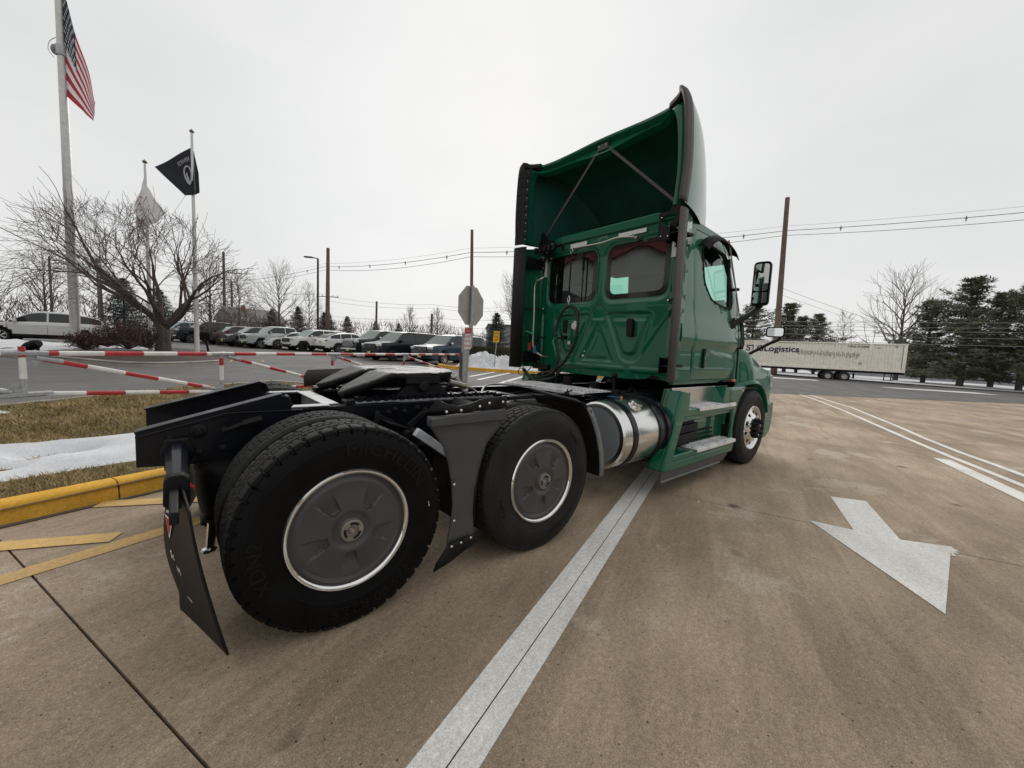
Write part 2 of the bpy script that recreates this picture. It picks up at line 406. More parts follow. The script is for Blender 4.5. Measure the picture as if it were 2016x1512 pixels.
# asphalt lot and road, concrete driveway
sheet('asphalt_lot', [UW(-40, -1.72), UW(13.0, -1.72), (18.2, 4.4), (36, -5.0), (64, -19.5), (81, -60), (64.5, -15.5), (56.8, 2.4), (50.2, 17.8), (34, 57), (30, 66), (-60, 66)], 0.0, ASPH, 3)
def P4(u0, u1, w0, w1): return [UW(u0, w0), UW(u1, w0), UW(u1, w1), UW(u0, w1)]
base = sheet('concrete_driveway', [UW(-16, -1.72), UW(13, -1.72), UW(28, -1.7), UW(46, 26), UW(-16, 26)], -.022, JOINT, 3)
UE = [-15.9, -12.2, -8.5, -4.8, -1.11, 2.59, 6.95, 10.6, 14.3, 18.0, 21.7, 25.4, 29.1, 32.8, 36.5]
WE = [-1.70, 1.945, 5.6, 9.25, 12.9, 16.55, 20.2, 23.85]
def roadside(x, y): return (x-20.8)*8+(y-3.0)*15.2    # >0 beyond the asphalt edge line
for i in range(len(UE)-1):
    for j in range(len(WE)-1):
        u0, u1, w0, w1 = UE[i]+.0055, UE[i+1]-.0055, WE[j]+.004, WE[j+1]-.004
        cx, cy = UW((u0+u1)/2, (w0+w1)/2)
        if roadside(*UW(u0, w1)) > 0 and roadside(*UW(u1, w1)) > 0 and roadside(*UW(u0, w0)) > 0: continue
        if (cx+.63)*math.cos(R(49.6))+(cy+3.1)*math.sin(R(49.6)) < -3: continue
        mb = MB(); k = 4
        rows = [[(*UW(u0+(u1-u0)*a/k, w0+(w1-w0)*b/k), 0) for b in range(k+1)] for a in range(k+1)]
        rows = [[(q[0], q[1], gz(q[0], q[1])) for q in r_] for r_ in rows]
        mb.grid(rows)
        rim = [rows[a][0] for a in range(k+1)]+[rows[k][b] for b in range(1, k+1)]+[rows[a][k] for a in range(k-1, -1, -1)]+[rows[0][b] for b in range(k-1, 0, -1)]
        mb.grid([rim, [(q[0], q[1], q[2]-.02) for q in rim]], close=True)
        s_ = mb.build('slab', CONC, base, smooth=0, doubles=True)
sheet('road_surface', [(18.2, 4.4), (20.8, 3.02), (36, -5.0), (64, -19.8), (82, -60), (64.2, -15.5), (56.6, 2.4), (50, 18), (46, 27), (30, 20)], .008, ROADM, 3)
# painted markings
def mark(name, poly, m, step=1.5, off=.004): return sheet(name, poly, off, m, step)
mark('lane_line', P4(-14, 8.5, 1.83, 1.9425), PAVE_W, off=.003); mark('lane_line', P4(-14, 8.5, 1.948, 2.04), PAVE_W, off=.003)
mark('stop_bar', P4(4.3, 7.02, 5.62, 5.82), PAVE_W)
mark('direction_arrow', [(4.672, -2.207), (4.841, -2.471), (3.877, -2.816), (4.069, -3.093), (2.735, -3.109), (3.686, -2.243), (3.775, -2.536)], PAVE_W, .6)
for pl, wa in (([(23.1, 2.75), (19.19, .90), (15.64, -.50), (12.17, -1.74), (10.27, -2.44), (8.99, -2.95), (8.15, -3.31), (7.55, -3.57), (5.5, -4.45), (2.5, -5.7)], .105), ([(23.4, 2.35), (17.83, -.30), (13.17, -1.88), (10.99, -2.57), (9.77, -3.02), (9.01, -3.36), (8.39, -3.62), (6.0, -4.66), (2.8, -6.0)], .105)):
    q = [Vector(v) for v in pl]; lo = []; hi = []
    for i in range(len(q)):
        d = (q[min(i+1, len(q)-1)]-q[max(i-1, 0)]).normalized(); n_ = Vector((-d.y, d.x))*wa/2; lo.append(tuple(q[i]+n_)); hi.append(tuple(q[i]-n_))
    mark('white_line', lo+hi[::-1], PAVE_W, 1.5)
mark('paint_drip', [(4.066, -3.088), (3.99, -3.14), (3.975, -3.115), (3.93, -3.14), (3.92, -3.108), (3.85, -3.125), (3.84, -3.10)], PAVE_W, .6, .0045)
yl = [(29, 1.9), (27, .9), (23.6, -.75), (21.6, -2.2), (20.3, -2.95), (18.1, -4.1), (14, -6.2)]
for off_ in (0, .35):
    a = [(x+off_, y+off_*.6) for x, y in yl]; mark('yellow_line', a+[(x-.14, y-.1) for x, y in a[::-1]], PAVE_Y, 1.5, .012)
mark('yellow_line', P4(-12, 7.5, -.86, -.72), PAVE_Y, off=.0035)
for u in (-5.2, -3.9, -2.75):
    pass
def hatch(a, b, wd=.14):
    a = Vector(a); b = Vector(b); d = (b-a).normalized(); n_ = Vector((-d.y, d.x))*wd/2
    mark('yellow_hatch', [tuple(a+n_), tuple(a-n_), tuple(b-n_), tuple(b+n_)], PAVE_Y, .8, .0065)
hatch((-1.95, 1.02), (-.98, .62)); hatch((-1.15, 1.42), (-.05, .92)); hatch((-2.7, .7), (-2.0, .25)); hatch((-.1, 1.75), (.9, 1.2))
for p_ in ([(9.2, 9.3), (12.5, 11.6), (12.6, 11.45), (9.3, 9.1)], [(9.0, 10.6), (13, 13.3), (13.1, 13.15), (9.1, 10.4)], [(9.4, 11.8), (12.6, 14.0), (12.7, 13.85), (9.5, 11.65)]):
    mark('white_parking_line', p_, PAVE_W, 1.5)
mark('yellow_parking_line', [(8.6, 12.9), (11.0, 18.8), (11.2, 18.8), (8.85, 12.9)], PAVE_Y, 1.5)
arc = [(1.34, 20.3), (2.0, 20.2), (2.5, 19.4), (2.44, 18.6), (1.9, 18.0), (1.2, 17.9)]
arc = [tuple(q)[:2] for q in spline([(a, b, 0) for a, b in arc], 5)]
mark('yellow_arc', arc+[(x*.94+.09, y*.985+.28) for x, y in arc[::-1]], PAVE_Y, 1, .006)
sheet('road_salt_patch', [(47, 7), (45, 6.4), (41, 9.5), (43, 10.6)], .014, PAVE_W, 2)
sheet('road_salt_patch', [(43, 2), (50, -3), (48.5, -4.5), (42.5, 1)], .014, PAVE_W, 2)

def kerb(path, h, wd, m, name='kerb', left=True, n_=None, seg_len=None):
    """row of kerb stones along a ground path; the island lies on the left of the path"""
    pts = [Vector((x, y)) for x, y in path]; L = 0; mb = None
    tot = [0]
    for a, b in zip(pts, pts[1:]): tot.append(tot[-1]+(b-a).length)
    def at(s):
        for i in range(len(pts)-1):
            if s <= tot[i+1] or i == len(pts)-2:
                t = (s-tot[i])/(tot[i+1]-tot[i]); return pts[i]+(pts[i+1]-pts[i])*t
    sl_ = seg_len or 3.0; N = max(1, round(tot[-1]/sl_)); objs = []
    top = bpy.data.objects.new(name, None); link(top); top['kind'] = 'structure'
    for k in range(N):
        s0 = tot[-1]*k/N+.006; s1 = tot[-1]*(k+1)/N-.006; rows = []; q = max(2, int((s1-s0)/.35))
        for i in range(q+1):
            s = s0+(s1-s0)*i/q; c = at(s); d = (at(min(s+.02, tot[-1]))-at(max(s-.02, 0))).normalized(); nn = Vector((-d.y, d.x))
            if not left: nn = -nn
            z = gz(c.x, c.y); wv = .006*noise.noise(Vector((c.x*2, c.y*2, 5)))
            prof = [(0, -.03), (.015, h*.55), (.03, h-.025+wv), (.06, h+wv), (wd, h+wv), (wd, -.03)]
            rows.append([(c.x+nn.x*a_, c.y+nn.y*a_, z+b_) for a_, b_ in prof])
        mb = MB().grid(rows, close=True); n0 = len(rows[0]); b_ = len(mb.v)
        mb.f.append(tuple(range(n0))); mb.f.append(tuple(range(b_-n0, b_))); mb.m += [0, 0]
        mb.build('kerb_stone', m, top, smooth=40)
    return top
nearK = [UW(-9, -1.62), (-3.2, .86), (-1.62, 1.27), (-.75, 1.60), (.6, 2.1), (2.2, 2.72), (3.6, 3.35), (4.4, 4.0), (4.8, 5.0), (4.3, 6.4)]
farK = [(4.3, 6.4), (3.1, 8.6), (1.5, 10.3), (.26, 9.55), (-1.46, 8.36), (-2.84, 7.0), (-5.2, 4.6), (-9.5, .6)]
kerb(nearK, .15, .17, KERB_Y, 'yellow_kerb')
kerb(farK, .14, .16, KERB_C, 'concrete_kerb')
isl = [(x, y) for x, y in nearK]+farK[1:-1]
def turfh(x, y): return .035*noise.noise(Vector((x*1.1, y*1.1, 2)))
sheet('turf_bed', isl, .12, SOIL, .5, hf=turfh)
# snow strip lying on the turf
SN = rounded([(-9.5, 1.0), (-4.0, 1.35), (-2.6, 1.65), (-1.75, 2.05), (-.95, 2.3), (.2, 2.95), (1.2, 3.7), (1.5, 4.5), (.6, 4.6), (-.3, 4.15), (-1.0, 3.65), (-2.1, 3.5), (-3.4, 3.1), (-6, 2.6), (-9.5, 2.4)], .3, 4)
holes = [rounded([(-1.72, 2.72), (-1.46, 2.80), (-1.40, 2.90), (-1.62, 2.93), (-1.78, 2.80)], .05, 3), rounded([(-2.03, 2.30), (-1.80, 2.37), (-1.79, 2.45), (-1.98, 2.46), (-2.08, 2.38)], .05, 3)]
V, F = cdt(SN, holes, .09); mb = MB()
def snz(x, y):
    d = min([-sdf(x, y, SN)]+[sdf(x, y, h) for h in holes])
    return gz(x, y)+.11+turfh(x, y)+.10*smooth01(-.02, .28, d)+.018*noise.noise(Vector((x*3, y*3, 1)))*smooth01(0, .2, d)+.02*noise.noise(Vector((x*.9, y*.9, 1)))*smooth01(0, .2, d)
mb.add([(x, y, snz(x, y)) for x, y in V], F)
o = mb.build('snow_strip', SNOWM, smooth=80); o['kind'] = 'stuff'
if sum(q.normal.z for q in o.data.polygons) < 0: o.data.flip_normals()
mbs = MB()
for (cx, cy, r_) in ((-2.9, 6.1, .35), (-3.4, 5.6, .5)):
    ring = [(cx+r_*(1+.3*noise.noise(Vector((a, cx, 0))))*math.cos(a), cy+r_*.6*math.sin(a)) for a in [2*PI*k/16 for k in range(16)]]
    mbs.add([(x, y, gz(x, y)+.13) for x, y in ring]+[(cx, cy, gz(cx, cy)+.22)], [(i, (i+1) % 16, 16) for i in range(16)])
mbs.build('snow_remnant', SNOWM, smooth=80)['kind'] = 'stuff'
# dead winter grass blades
GR = mat('dead_grass', (.50, .38, .19), .9, var=.5, vscale=2.3, col2=(.24, .19, .085), spec=.15)
GR2 = mat('dead_grass_green', (.24, .225, .095), .9, var=.5, vscale=3, spec=.15)
mb = MB(); rnd = random.Random(3); cnt = 0
while cnt < 52000:
    x = rnd.uniform(-6.5, 4.6); y = rnd.uniform(.6, 9.5)
    dcam = math.hypot(x+.63, y+3.1)
    if rnd.random() > (5/dcam)**1.6: continue
    if not pip(x, y, isl) or not pip(x+.03, y-.19, isl): continue
    if noise.noise(Vector((x*.1+3, 0, 0))) > 2: continue
    insn = pip(x, y, SN) and not any(pip(x, y, h) for h in holes)
    if insn: continue
    if x > 1.8 and rnd.random() < .6: continue
    cnt += 1
    z = gz(x, y)+.115+turfh(x, y); a = rnd.uniform(0, 2*PI); h = rnd.uniform(.02, .06)*(1.25 if dcam > 7 else 1); w_ = rnd.uniform(.003, .007)*(dcam/5)
    ln = rnd.uniform(.3, 1.5)*h; b_ = rnd.uniform(0, 2*PI)
    dx, dy = math.cos(a)*w_, math.sin(a)*w_
    mb.add([(x-dx, y-dy, z), (x+dx, y+dy, z), (x+math.cos(b_)*ln, y+math.sin(b_)*ln, z+h)], [(0, 1, 2)], 1 if noise.noise(Vector((x*1.4, y*1.4, 0))) > .15 and rnd.random() < .6 else 0)
mb.build('grass', [GR, GR2], smooth=0, fixn=False)['kind'] = 'stuff'

# flagpole island
I2 = [(-14, 31), (-11, 25), (-7.4, 21.0), (-5.0, 18.4), (-3.6, 16.9), (-2.5, 15.75), (-1.6, 15.35), (-.75, 15.65), (.62, 16.8), (1.15, 18.0), (1.5, 20.5), (1.4, 24), (-1, 27.5), (-6, 30)]
ring = [tuple(q)[:2] for q in spline([(a, b, 0) for a, b in I2[1:10]], 4)]
kerb(ring, .16, .16, KERB_C, 'concrete_kerb', seg_len=2.6)
kerb([(1.15, 18.0), (1.5, 20.5), (1.4, 24)], .16, .16, KERB_Y, 'yellow_kerb', seg_len=2.6)
I2s = [I2[0]]+ring+I2[10:]
def moundh(x, y):
    d = -sdf(x, y, I2s); return .12+.10*smooth01(.1, 2.6, d)+.03*noise.noise(Vector((x*1.6, y*1.6, 0)))
sheet('mulch_bed', I2s, 0, MULCH, .6, hf=moundh)
SN2 = rounded([(-12, 27.5), (-8.2, 22.4), (-5.9, 20.2), (-4.8, 19.5), (-4.2, 20.4), (-3.3, 20.0), (-2.4, 20.6), (-1.5, 20.9), (-1.2, 22.6), (-3, 24.5), (-7, 28)], .7, 4)
V, F = cdt(SN2, [], .28); mb = MB()
mb.add([(x, y, gz(x, y)+moundh(x, y)+(.03 if x < -4.3 else .05)*smooth01(-.05, .7, -sdf(x, y, SN2))+(.09*noise.noise(Vector((x*1.7, y*1.7, 7)))+.05*noise.noise(Vector((x*5, y*5, 7))))*smooth01(0, .5, -sdf(x, y, SN2))) for x, y in V], F)
o = mb.build('snow_patch', SNOWM, smooth=80); o['kind'] = 'stuff'
if sum(q.normal.z for q in o.data.polygons) < 0: o.data.flip_normals()

# far-side kerb with ploughed snow by the hydrant
kb = [(11.1, 17.6), (10.7, 16.4), (11.0, 15.2), (12.0, 14.2), (13.6, 12.9), (16.5, 10.9), (19, 9.4)]
kbs = [tuple(q)[:2] for q in spline([(a, b, 0) for a, b in kb], 4)]
kerb(kbs, .16, .18, KERB_Y, 'yellow_kerb', seg_len=2.4)
I3 = kbs+[(24, 12), (26, 20), (16, 22)]
sheet('verge', I3, .13, SOIL, 1.2)
def bank(name, poly, hgt, seed, stepb=.13, m=DIRTY):
    V, F = cdt(poly, [], stepb); mb = MB()
    for x, y in V:
        d = -sdf(x, y, poly)
        n1 = noise.noise(Vector((x*.9, y*.9, seed))); n2 = noise.noise(Vector((x*3.1, y*3.1, seed))); n3 = noise.noise(Vector((x*7, y*7, seed)))
        mb.v.append((x, y, gz(x, y)+.12+hgt*smooth01(-.05, .9, d)*(1+.5*n1)+(.34*n2+.26*n3)*smooth01(0, .4, d)))
    mb.f += F; mb.m += [0]*len(F)
    o = mb.build(name, m, smooth=50); o['kind'] = 'stuff'
    if sum(q.normal.z for q in o.data.polygons) < 0: o.data.flip_normals()
bank('snow_bank', rounded([(11.5, 16.6), (11.9, 15.4), (12.9, 14.4), (14.4, 13.3), (17, 11.6), (18.4, 12.6), (16, 15.4), (13.2, 17.4)], .4, 4), .62, 4, m=SNOWM)
# ================================================================== TRUCK
TRK = thing('semi_truck', 'dark green day cab semi truck with tall roof fairing and bare black rear frame', 'semi truck', (0, 0, 0))
_tc = {}
def text_mesh(txt, size=1, ext=.0, align='CENTER', sx=1.0, res=3):
    k = (txt, size, ext, align, sx)
    if k in _tc: return _tc[k]
    cu = bpy.data.curves.new('t', 'FONT'); cu.body = txt; cu.size = size; cu.extrude = ext; cu.align_x = align; cu.align_y = 'CENTER'; cu.resolution_u = res
    ob = bpy.data.objects.new('t', cu); link(ob); dg = bpy.context.evaluated_depsgraph_get(); dg.update()
    me = ob.evaluated_get(dg).to_mesh(); V = [(v.co.x*sx, v.co.y, v.co.z) for v in me.vertices]; F = [tuple(p.vertices) for p in me.polygons]
    ob.evaluated_get(dg).to_mesh_clear(); bpy.data.objects.remove(ob); bpy.data.curves.remove(cu)
    _tc[k] = (V, F); return V, F
def text_on(mb, txt, size, o, right, up, ext=.002, align='CENTER', sx=1.0, bold=0, mi=0, warp=None):
    V, F = text_mesh(txt, size, ext, align, sx); o = Vector(o); right = Vector(right).normalized(); up = Vector(up).normalized(); n = right.cross(up)
    reps = [(0, 0)]+([(bold, 0), (-bold, 0), (0, bold), (0, -bold)] if bold else [])
    for bx, by in reps:
        mb.add([o+right*(v[0]+bx)+up*(v[1]+by)+n*(v[2]+ext*1.05+(.0001*abs(bx+by)*100)) for v in V], F, mi)
def arc_text(mb, txt, size, rad, phi, y, ext=.0015, sx=1.0):
    V, F = text_mesh(txt, size, ext, 'CENTER', sx)
    mb.add([((rad+v[1])*math.cos(R(phi)-v[0]/rad), y-v[2], (rad+v[1])*math.sin(R(phi)-v[0]/rad)) for v in V], F)
def tyre_mesh(kind):
    N = 480; mb = MB(); rows = []
    side = [(.292, .020), (.300, .008), (.312, .004), (.330, -.001), (.352, -.006), (.354, -.008), (.372, -.010), (.405, -.012), (.430, -.009), (.432, -.006), (.452, .000), (.454, .003), (.470, .009), (.484, .016), (.488, .013), (.496, .018), (.502, .024)]
    prof = list(side); tread = 26
    for i in range(1, tread): prof.append((.5055+.004*math.sin(PI*i/tread), .024+.222*i/tread))
    inner = [(.502, .246), (.49, .254), (.46, .268), (.42, .28), (.37, .275), (.33, .265), (.292, .25)]
    prof += inner; ns = len(side)
    if kind == 'steer': NB = 60
    elif kind == 'drive': NB = 46
    else: NB = 50
    for i, (r, y) in enumerate(prof):
        row = []
        for j in range(N):
            th = 2*PI*j/N; rr = r; ph = (th*NB/(2*PI)) % 1
            if ns <= i < ns+tread-1:
                t = (y-.024)/.222
                d = 0
                zz = abs(ph*2-1)*.5            # 0..0.5 zigzag
                if kind == 'drive':
                    for c in (.30, .50, .70):
                        if abs(t-(c+(zz-.25)*.10)) < .021: d = .012
                    if t < .16 or t > .84:
                        if abs(ph-.5) < .085: d = .014
                    else:
                        k2 = (th*NB*2/(2*PI)+(.5 if .3 < t < .5 or t > .7 else 0)) % 1
                        if abs(k2-.5) < .06: d = max(d, .006)
                        if abs(t-.17) < .02: d = max(d, .008)
                        if abs(t-.83) < .02: d = max(d, .008)
                elif kind == 'block':
                    for c in (.18, .39, .61, .82):
                        if abs(t-(c+(zz-.25)*.11)) < .020: d = .011
                    kk = int(t*5); k2 = (th*NB/(2*PI)+.5*(kk % 2)) % 1
                    if .15 < t < .85 and abs(k2-.5) < .05: d = max(d, .010)
                    if (t < .04 or t > .96) and abs(ph-.5) < .05: d = .006
                else:
                    for c in (.2, .4, .6, .8):
                        if abs(t-c) < .022: d = .010
                rr = r-d
            elif kind == 'drive' and (ns-4 <= i < ns or i == ns+tread-1):
                if abs(ph-.5) < .085: rr = r-.012; 
            elif kind != 'drive' and i in (ns-2,) and abs(ph-.5) < .1: rr = r-.004
            yy = y+(.006 if (kind == 'drive' and ns-4 <= i < ns and abs(ph-.5) < .085) else 0)
            row.append((rr*math.cos(th), yy, rr*math.sin(th)))
        rows.append(row)
    mb.grid(rows, close=True)
    mi = []
    for i in range(len(prof)-1): mi += [1 if ns-1 <= i < ns+tread-1 else 0]*N
    mb.m = mi
    return mb
def cover_mesh():
    rows = []; NR, NT = 48, 300
    for i in range(NR+1):
        r = .050+(.272-.050)*i/NR; row = []
        for j in range(NT):
            th = 2*PI*j/NT
            y = .012+.016*smooth01(.235, .272, r)*1.0-.020*(1-smooth01(.055, .235, r))
            y += .016*smooth01(.105, .070, r)
            d = 0
            for k in range(5):
                a = th-R(270+72*k); a = (a+PI) % (2*PI)-PI
                if abs(a) > .7: continue
                t = r*math.sin(a); rr = r*math.cos(a); wd = .021+.27*(rr-.105)
                e = smooth01(0, .006, wd-abs(t))*smooth01(.110, .116, rr)*(1-smooth01(.13, .232, rr))
                e2 = max(0, e); d = max(d, .024*e2)
            row.append((r*math.cos(th), y+d, r*math.sin(th)))
        rows.append(row)
    mb = MB().grid(rows, close=True); mb.lathe([(.272, .028), (.272, .06)], axis='y', n=96); return mb
SIDEW = {}
def make_wheel(kind, cover, name='wheel'):
    """a wheel with its outer face in the plane y=0 looking to -y; returns its rim object"""
    mb = MB()
    mb.lathe([(.273, .07), (.273, .014), (.276, .003), (.284, -.005), (.294, -.006), (.300, .002), (.299, .02), (.286, .03), (.286, .22), (.30, .25)], axis='y', n=96)
    if kind == 'steer':
        prof = lambda r: .03-.055*(1-smooth01(.13, .262, r))
        out_ = [(.278*math.cos(2*PI*k/80), .278*math.sin(2*PI*k/80)) for k in range(80)]
        hs = [[(.212*math.cos(a)+.024*math.cos(b), .212*math.sin(a)+.024*math.sin(b)) for b in [2*PI*q/14 for q in range(14)]] for a in [2*PI*k/10 for k in range(10)]]
        V, F = cdt(out_, hs, .022)
        mb.add([(x, prof(math.hypot(x, y)), y) for x, y in V], F)
        for k in range(10):
            a = 2*PI*k/10
            c = (.212*math.cos(a), 0, .212*math.sin(a)); pr = prof(.212)
            mb.grid([[(c[0]+.024*math.cos(b), pr+q_, c[2]+.024*math.sin(b)) for b in [2*PI*q/14 for q in range(14)]] for q_ in (0, .03)], close=True)
    rim = mb.build('wheel', CHR if kind != 'steer' else CHR, smooth=40)
    tm = tyre_mesh(kind); t = tm.build('tyre', [RUB if kind == 'drive' else RUB2, TRD], rim, smooth=30, fixn=False)
    if cover:
        cover_mesh().build('hub_cover', COVER, rim, smooth=60)
        b = MB(); b.lathe([(0, -.012), (.012, -.014), (.018, -.006), (.030, -.006), (.030, -.016), (.044, -.018), (.054, -.014), (.056, .0), (.060, .012)], axis='y', n=48)
        for k in range(3):
            a0 = R(90+120*k); b.box((.024*math.cos(a0), -.013, .024*math.sin(a0)), (.006, .004, .006))
        hb = b.build('hub_badge', mat('badge_metal', (.33, .30, .28), .35, .7, var=.2, vscale=30), rim, smooth=30)
        for k in range(3):
            c2 = MB()
            for q in range(7):
                a = R(45+120*k+q*9); c2.box((.037*math.cos(a), -.0175, .037*math.sin(a)), (.011, .003, .009), Matrix.Rotation(-a, 3, 'Y'))
            c2.build('badge_slot', BLK, rim, smooth=0)
        bk = MB().lathe([(0, .10), (.29, .10)], axis='y', n=32); bk.build('rim_disc', BLKM, rim, smooth=0)
    elif kind == 'steer':
        h = MB(); h.lathe([(0, -.085), (.04, -.085), (.045, -.075), (.07, -.07), (.075, -.03), (.135, -.028), (.14, -.02)], axis='y', n=40)
        for k in range(10):
            a = 2*PI*(k+.5)/10; o_ = (.115*math.cos(a), -.028, .115*math.sin(a))
            h.lathe([(.021, 0), (.020, -.03), (.014, -.05), (.015, -.062), (.008, -.075), (0, -.078)], o_, 'y', 12)
        h.build('hub', BLKM, rim, smooth=40)
        MB().lathe([(0, .06), (.276, .06)], axis='y', n=32).build('rim_disc', BLKM, rim, smooth=0)
    else:
        MB().lathe([(0, .1), (.2, .1), (.286, .05)], axis='y', n=32).build('rim_disc', BLKM, rim, smooth=0)
    lt = MB()
    if kind == 'drive' and cover:
        LT = (('MICHELIN', .090, .400, 60, 1.22), ('XDN2', .080, .402, 190, 1.15), ('275/80 R22.5', .070, .402, 287, 1.15))
    elif kind == 'block' and cover:
        LT = (('X LINE', .040, .398, 197, 1.2), ('MICHELIN', .055, .398, 300, 1.2), ('X ONE', .036, .398, 45, 1.2))
    elif kind == 'steer': LT = (('MICHELIN', .055, .402, 80, 1.2),)
    else: LT = ()
    for (tx_, s_, r_, p_, sx_) in LT:
        lt = MB(); arc_text(lt, tx_, s_, r_, p_, -.0115, .0022, sx_); lt.build('tyre_lettering', mat('rubber_lettering', (.0065, .0065, .007), .5, spec=.22), rim, smooth=0, fixn=False)
    return rim
wd = make_wheel('drive', True); wbk = make_wheel('block', True); wst = make_wheel('steer', False); win = make_wheel('block', False)
def put(wh, x, y, rot=0, left=False, first=False):
    o = wh if first else copy_tree(wh)
    o.parent = TRK; o.location = (x, y, .503)
    o.rotation_euler = (0, R(rot), PI if left else 0); return o
def spin(root, ang):    # turns lettering to another angle, mesh is shared
    root.rotation_euler = (0, ang, root.rotation_euler[2])
YF = -1.196
put(wd, 0, YF, first=True); put(wbk, 1.32, YF, first=True); put(win, 0, -.885, first=True); put(win, 1.32, -.885)
put(wd, 0, -YF, left=True); put(wbk, 1.32, -YF, left=True); put(win, 0, .885, left=True); put(win, 1.32, .885, left=True)
put(wst, 5.315, -1.192, first=True, rot=20); put(wst, 5.315, 1.192, left=True)
mb = MB()
mb.box((.408, -.014+YF, .503+.02), (.012, .002, .03), mi=0)
MB().box((.408, YF-.0095, .545), (.012, .003, .030), (0, R(-10), 0)).build('tyre_sticker', WHITE, TRK, smooth=0)
# --- frame
for s in (-1, 1):
    m = MB(); m.box((2.3, s*.425, .857), (4.9, .012, .276)); m.box((2.3, s*.387, .991), (4.9, .085, .010)); m.box((2.3, s*.387, .722), (4.9, .085, .010))
    m.build('frame_rail', BLK, TRK, bevel=.004)
    m = MB()
    poly = [(-.80, .742), (-.80, .912), (-.20, 1.070), (-.155, 1.080), (-.125, 1.068), (-.112, 1.035), (-.112, .9975), (-.02, .9975), (-.02, .719), (-.42, .716)]
    m.prism(poly, s*.4315, s*.443); m.bar((-.803, s*.400, .917), (-.16, s*.400, 1.086), .09, .012)
    m.bar((-.80, s*.450, .895), (-.42, s*.450, .992), .010, .012); m.bar((-.42, s*.450, .992), (-.05, s*.450, .986), .008, .01)
    m.bar((-.13, s*.400, 1.075), (-.108, s*.400, 1.01), .085, .012)
    m.build('loading_ramp', BLK, TRK, bevel=.003)
    m = MB(); m.box((.0, s*.39, 1.0025), (.22, .085, .005)); m.build('rail_shim', GALV, TRK, smooth=0)
    # bolts
    for (x, z, r_) in ((-.555, .905, .014), (-.44, .90, .012), (-.555, .79, .013), (-.45, .80, .012), (-.67, .88, .009), (-.61, .86, .008), (.0, .93, .014), (.1, .93, .014), (.42, .93, .013), (.5, .93, .013), (.55, .95, .013), (.62, .93, .013), (.72, .95, .013), (.79, .93, .013), (.86, .95, .013), (1.0, .93, .013), (1.1, .95, .013)):
        b = MB(); b.lathe([(r_*1.7, 0), (r_*1.5, .006), (r_, .008), (r_, .016), (r_*.6, .018), (r_*.5, .03), (0, .031)], (x, s*.443 if x < 0 else s*.432, z), 'y', 10, flip=s)
        b.build('bolt', BLKM, TRK, smooth=30)
m = MB(); m.lathe([(.042, 0), (.038, .008), (.024, .012), (.018, .026), (0, .028)], (-.555, -.443, .905), 'y', 14, flip=-1); m.build('bolt_flange', BLKM, TRK)
m = MB(); m.tube([(-.42, -.46, .905), (-.36, -.47, .93), (-.30, -.47, .945)], .016, 8); m.tube([(-.36, -.47, .93), (-.30, -.47, .945), (-.27, -.47, .952)], .022, 8); m.tube([(-.42, -.46, .905), (-.45, -.46, .89)], .008, 6); m.build('air_fitting', BLKM, TRK)
m = MB(); m.box((.13, 0, 1.003), (.10, .76, .008)); m.box((.13, 0, .86), (.012, .82, .25)); m.build('rear_crossmember', GALV, TRK, bevel=.002)
for x in (1.05, 1.95, 2.9, 3.6):
    m = MB(); m.box((x, 0, .86), (.09, .82, .2)); m.build('crossmember', BLKM, TRK, bevel=.01)
for x in (0, 1.32):
    m = MB(); m.tube([(x, -.85, .503), (x, -.35, .503), (x, -.2, .503), (x, -.02, .50), (x, .02, .5), (x, .2, .503), (x, .35, .503), (x, .85, .503)], [.075, .08, .10, .20, .20, .10, .08, .075], 14)
    m.sphere((x+.12, 0, .5), .17, 12, 8); m.build('drive_axle', BLKM, TRK)
    for s in (-1, 1):
        m = MB(); m.lathe([(0, .46), (.085, .46), (.1, .50), (.115, .60), (.12, .70), (.105, .735), (.06, .745), (0, .745)], (x-.46, s*.53, 0), 'z', 20); m.build('air_spring', RUB, TRK)
        m = MB(); m.bar((x-.55, s*.53, .44), (x+.3, s*.48, .62), .1, .05); m.box((x-.46, s*.53, .45), (.2, .16, .02)); m.build('suspension_arm', BLKM, TRK, bevel=.008)
        m = MB(); m.tube([(x+.2, s*.56, .45), (x+.25, s*.56, .9)], .03, 8); m.tube([(x+.12, s*.64, .55), (x+.32, s*.64, .62)], [.085, .085], 12); m.build('brake_chamber', BLKM, TRK)
m = MB(); m.tube([(.1, 0, .52), (1.2, 0, .52)], .055, 10); m.tube([(1.45, 0, .55), (3.6, 0, .72)], .055, 10); m.build('drive_shaft', BLKM, TRK)
m = MB(); m.tube([(-.5, .0, .62), (-.2, .2, .6)], .06, 8); m.tube([(-.525, -.66, .34), (-.515, -.66, .47)], .02, 8); m.sphere((-.53, -.66, .33), .035, 8, 6, sq=(1, 1, .5)); m.build('drain_valve', ALU, TRK)
for k, y in enumerate((-.40, -.36, .30)):
    pts = spline([(-.62, y, .74), (-.6, y-.02, .62), (-.5, y-.05, .58), (-.3, y, .6), (0, y, .78), (.6, y+.02, .8), (1.4, y, .78), (2.4, y, .82)], 5); MB().tube(pts, .010, 6).build('air_line', [RED, BLKM, BLKM][k], TRK)
# slack air hoses inside the frame
rr_ = random.Random(5)
for k in range(5):
    y = rr_.uniform(-.3, .3); pts = spline([(.1+k*.1, y, .9), (.6, y+rr_.uniform(-.1, .1), .86), (1.2, y+rr_.uniform(-.1, .1), .96), (1.9, y, .9), (2.6, y+.05, .95)], 6); MB().tube(pts, .014, 6).build('frame_hose', BLKM, TRK)
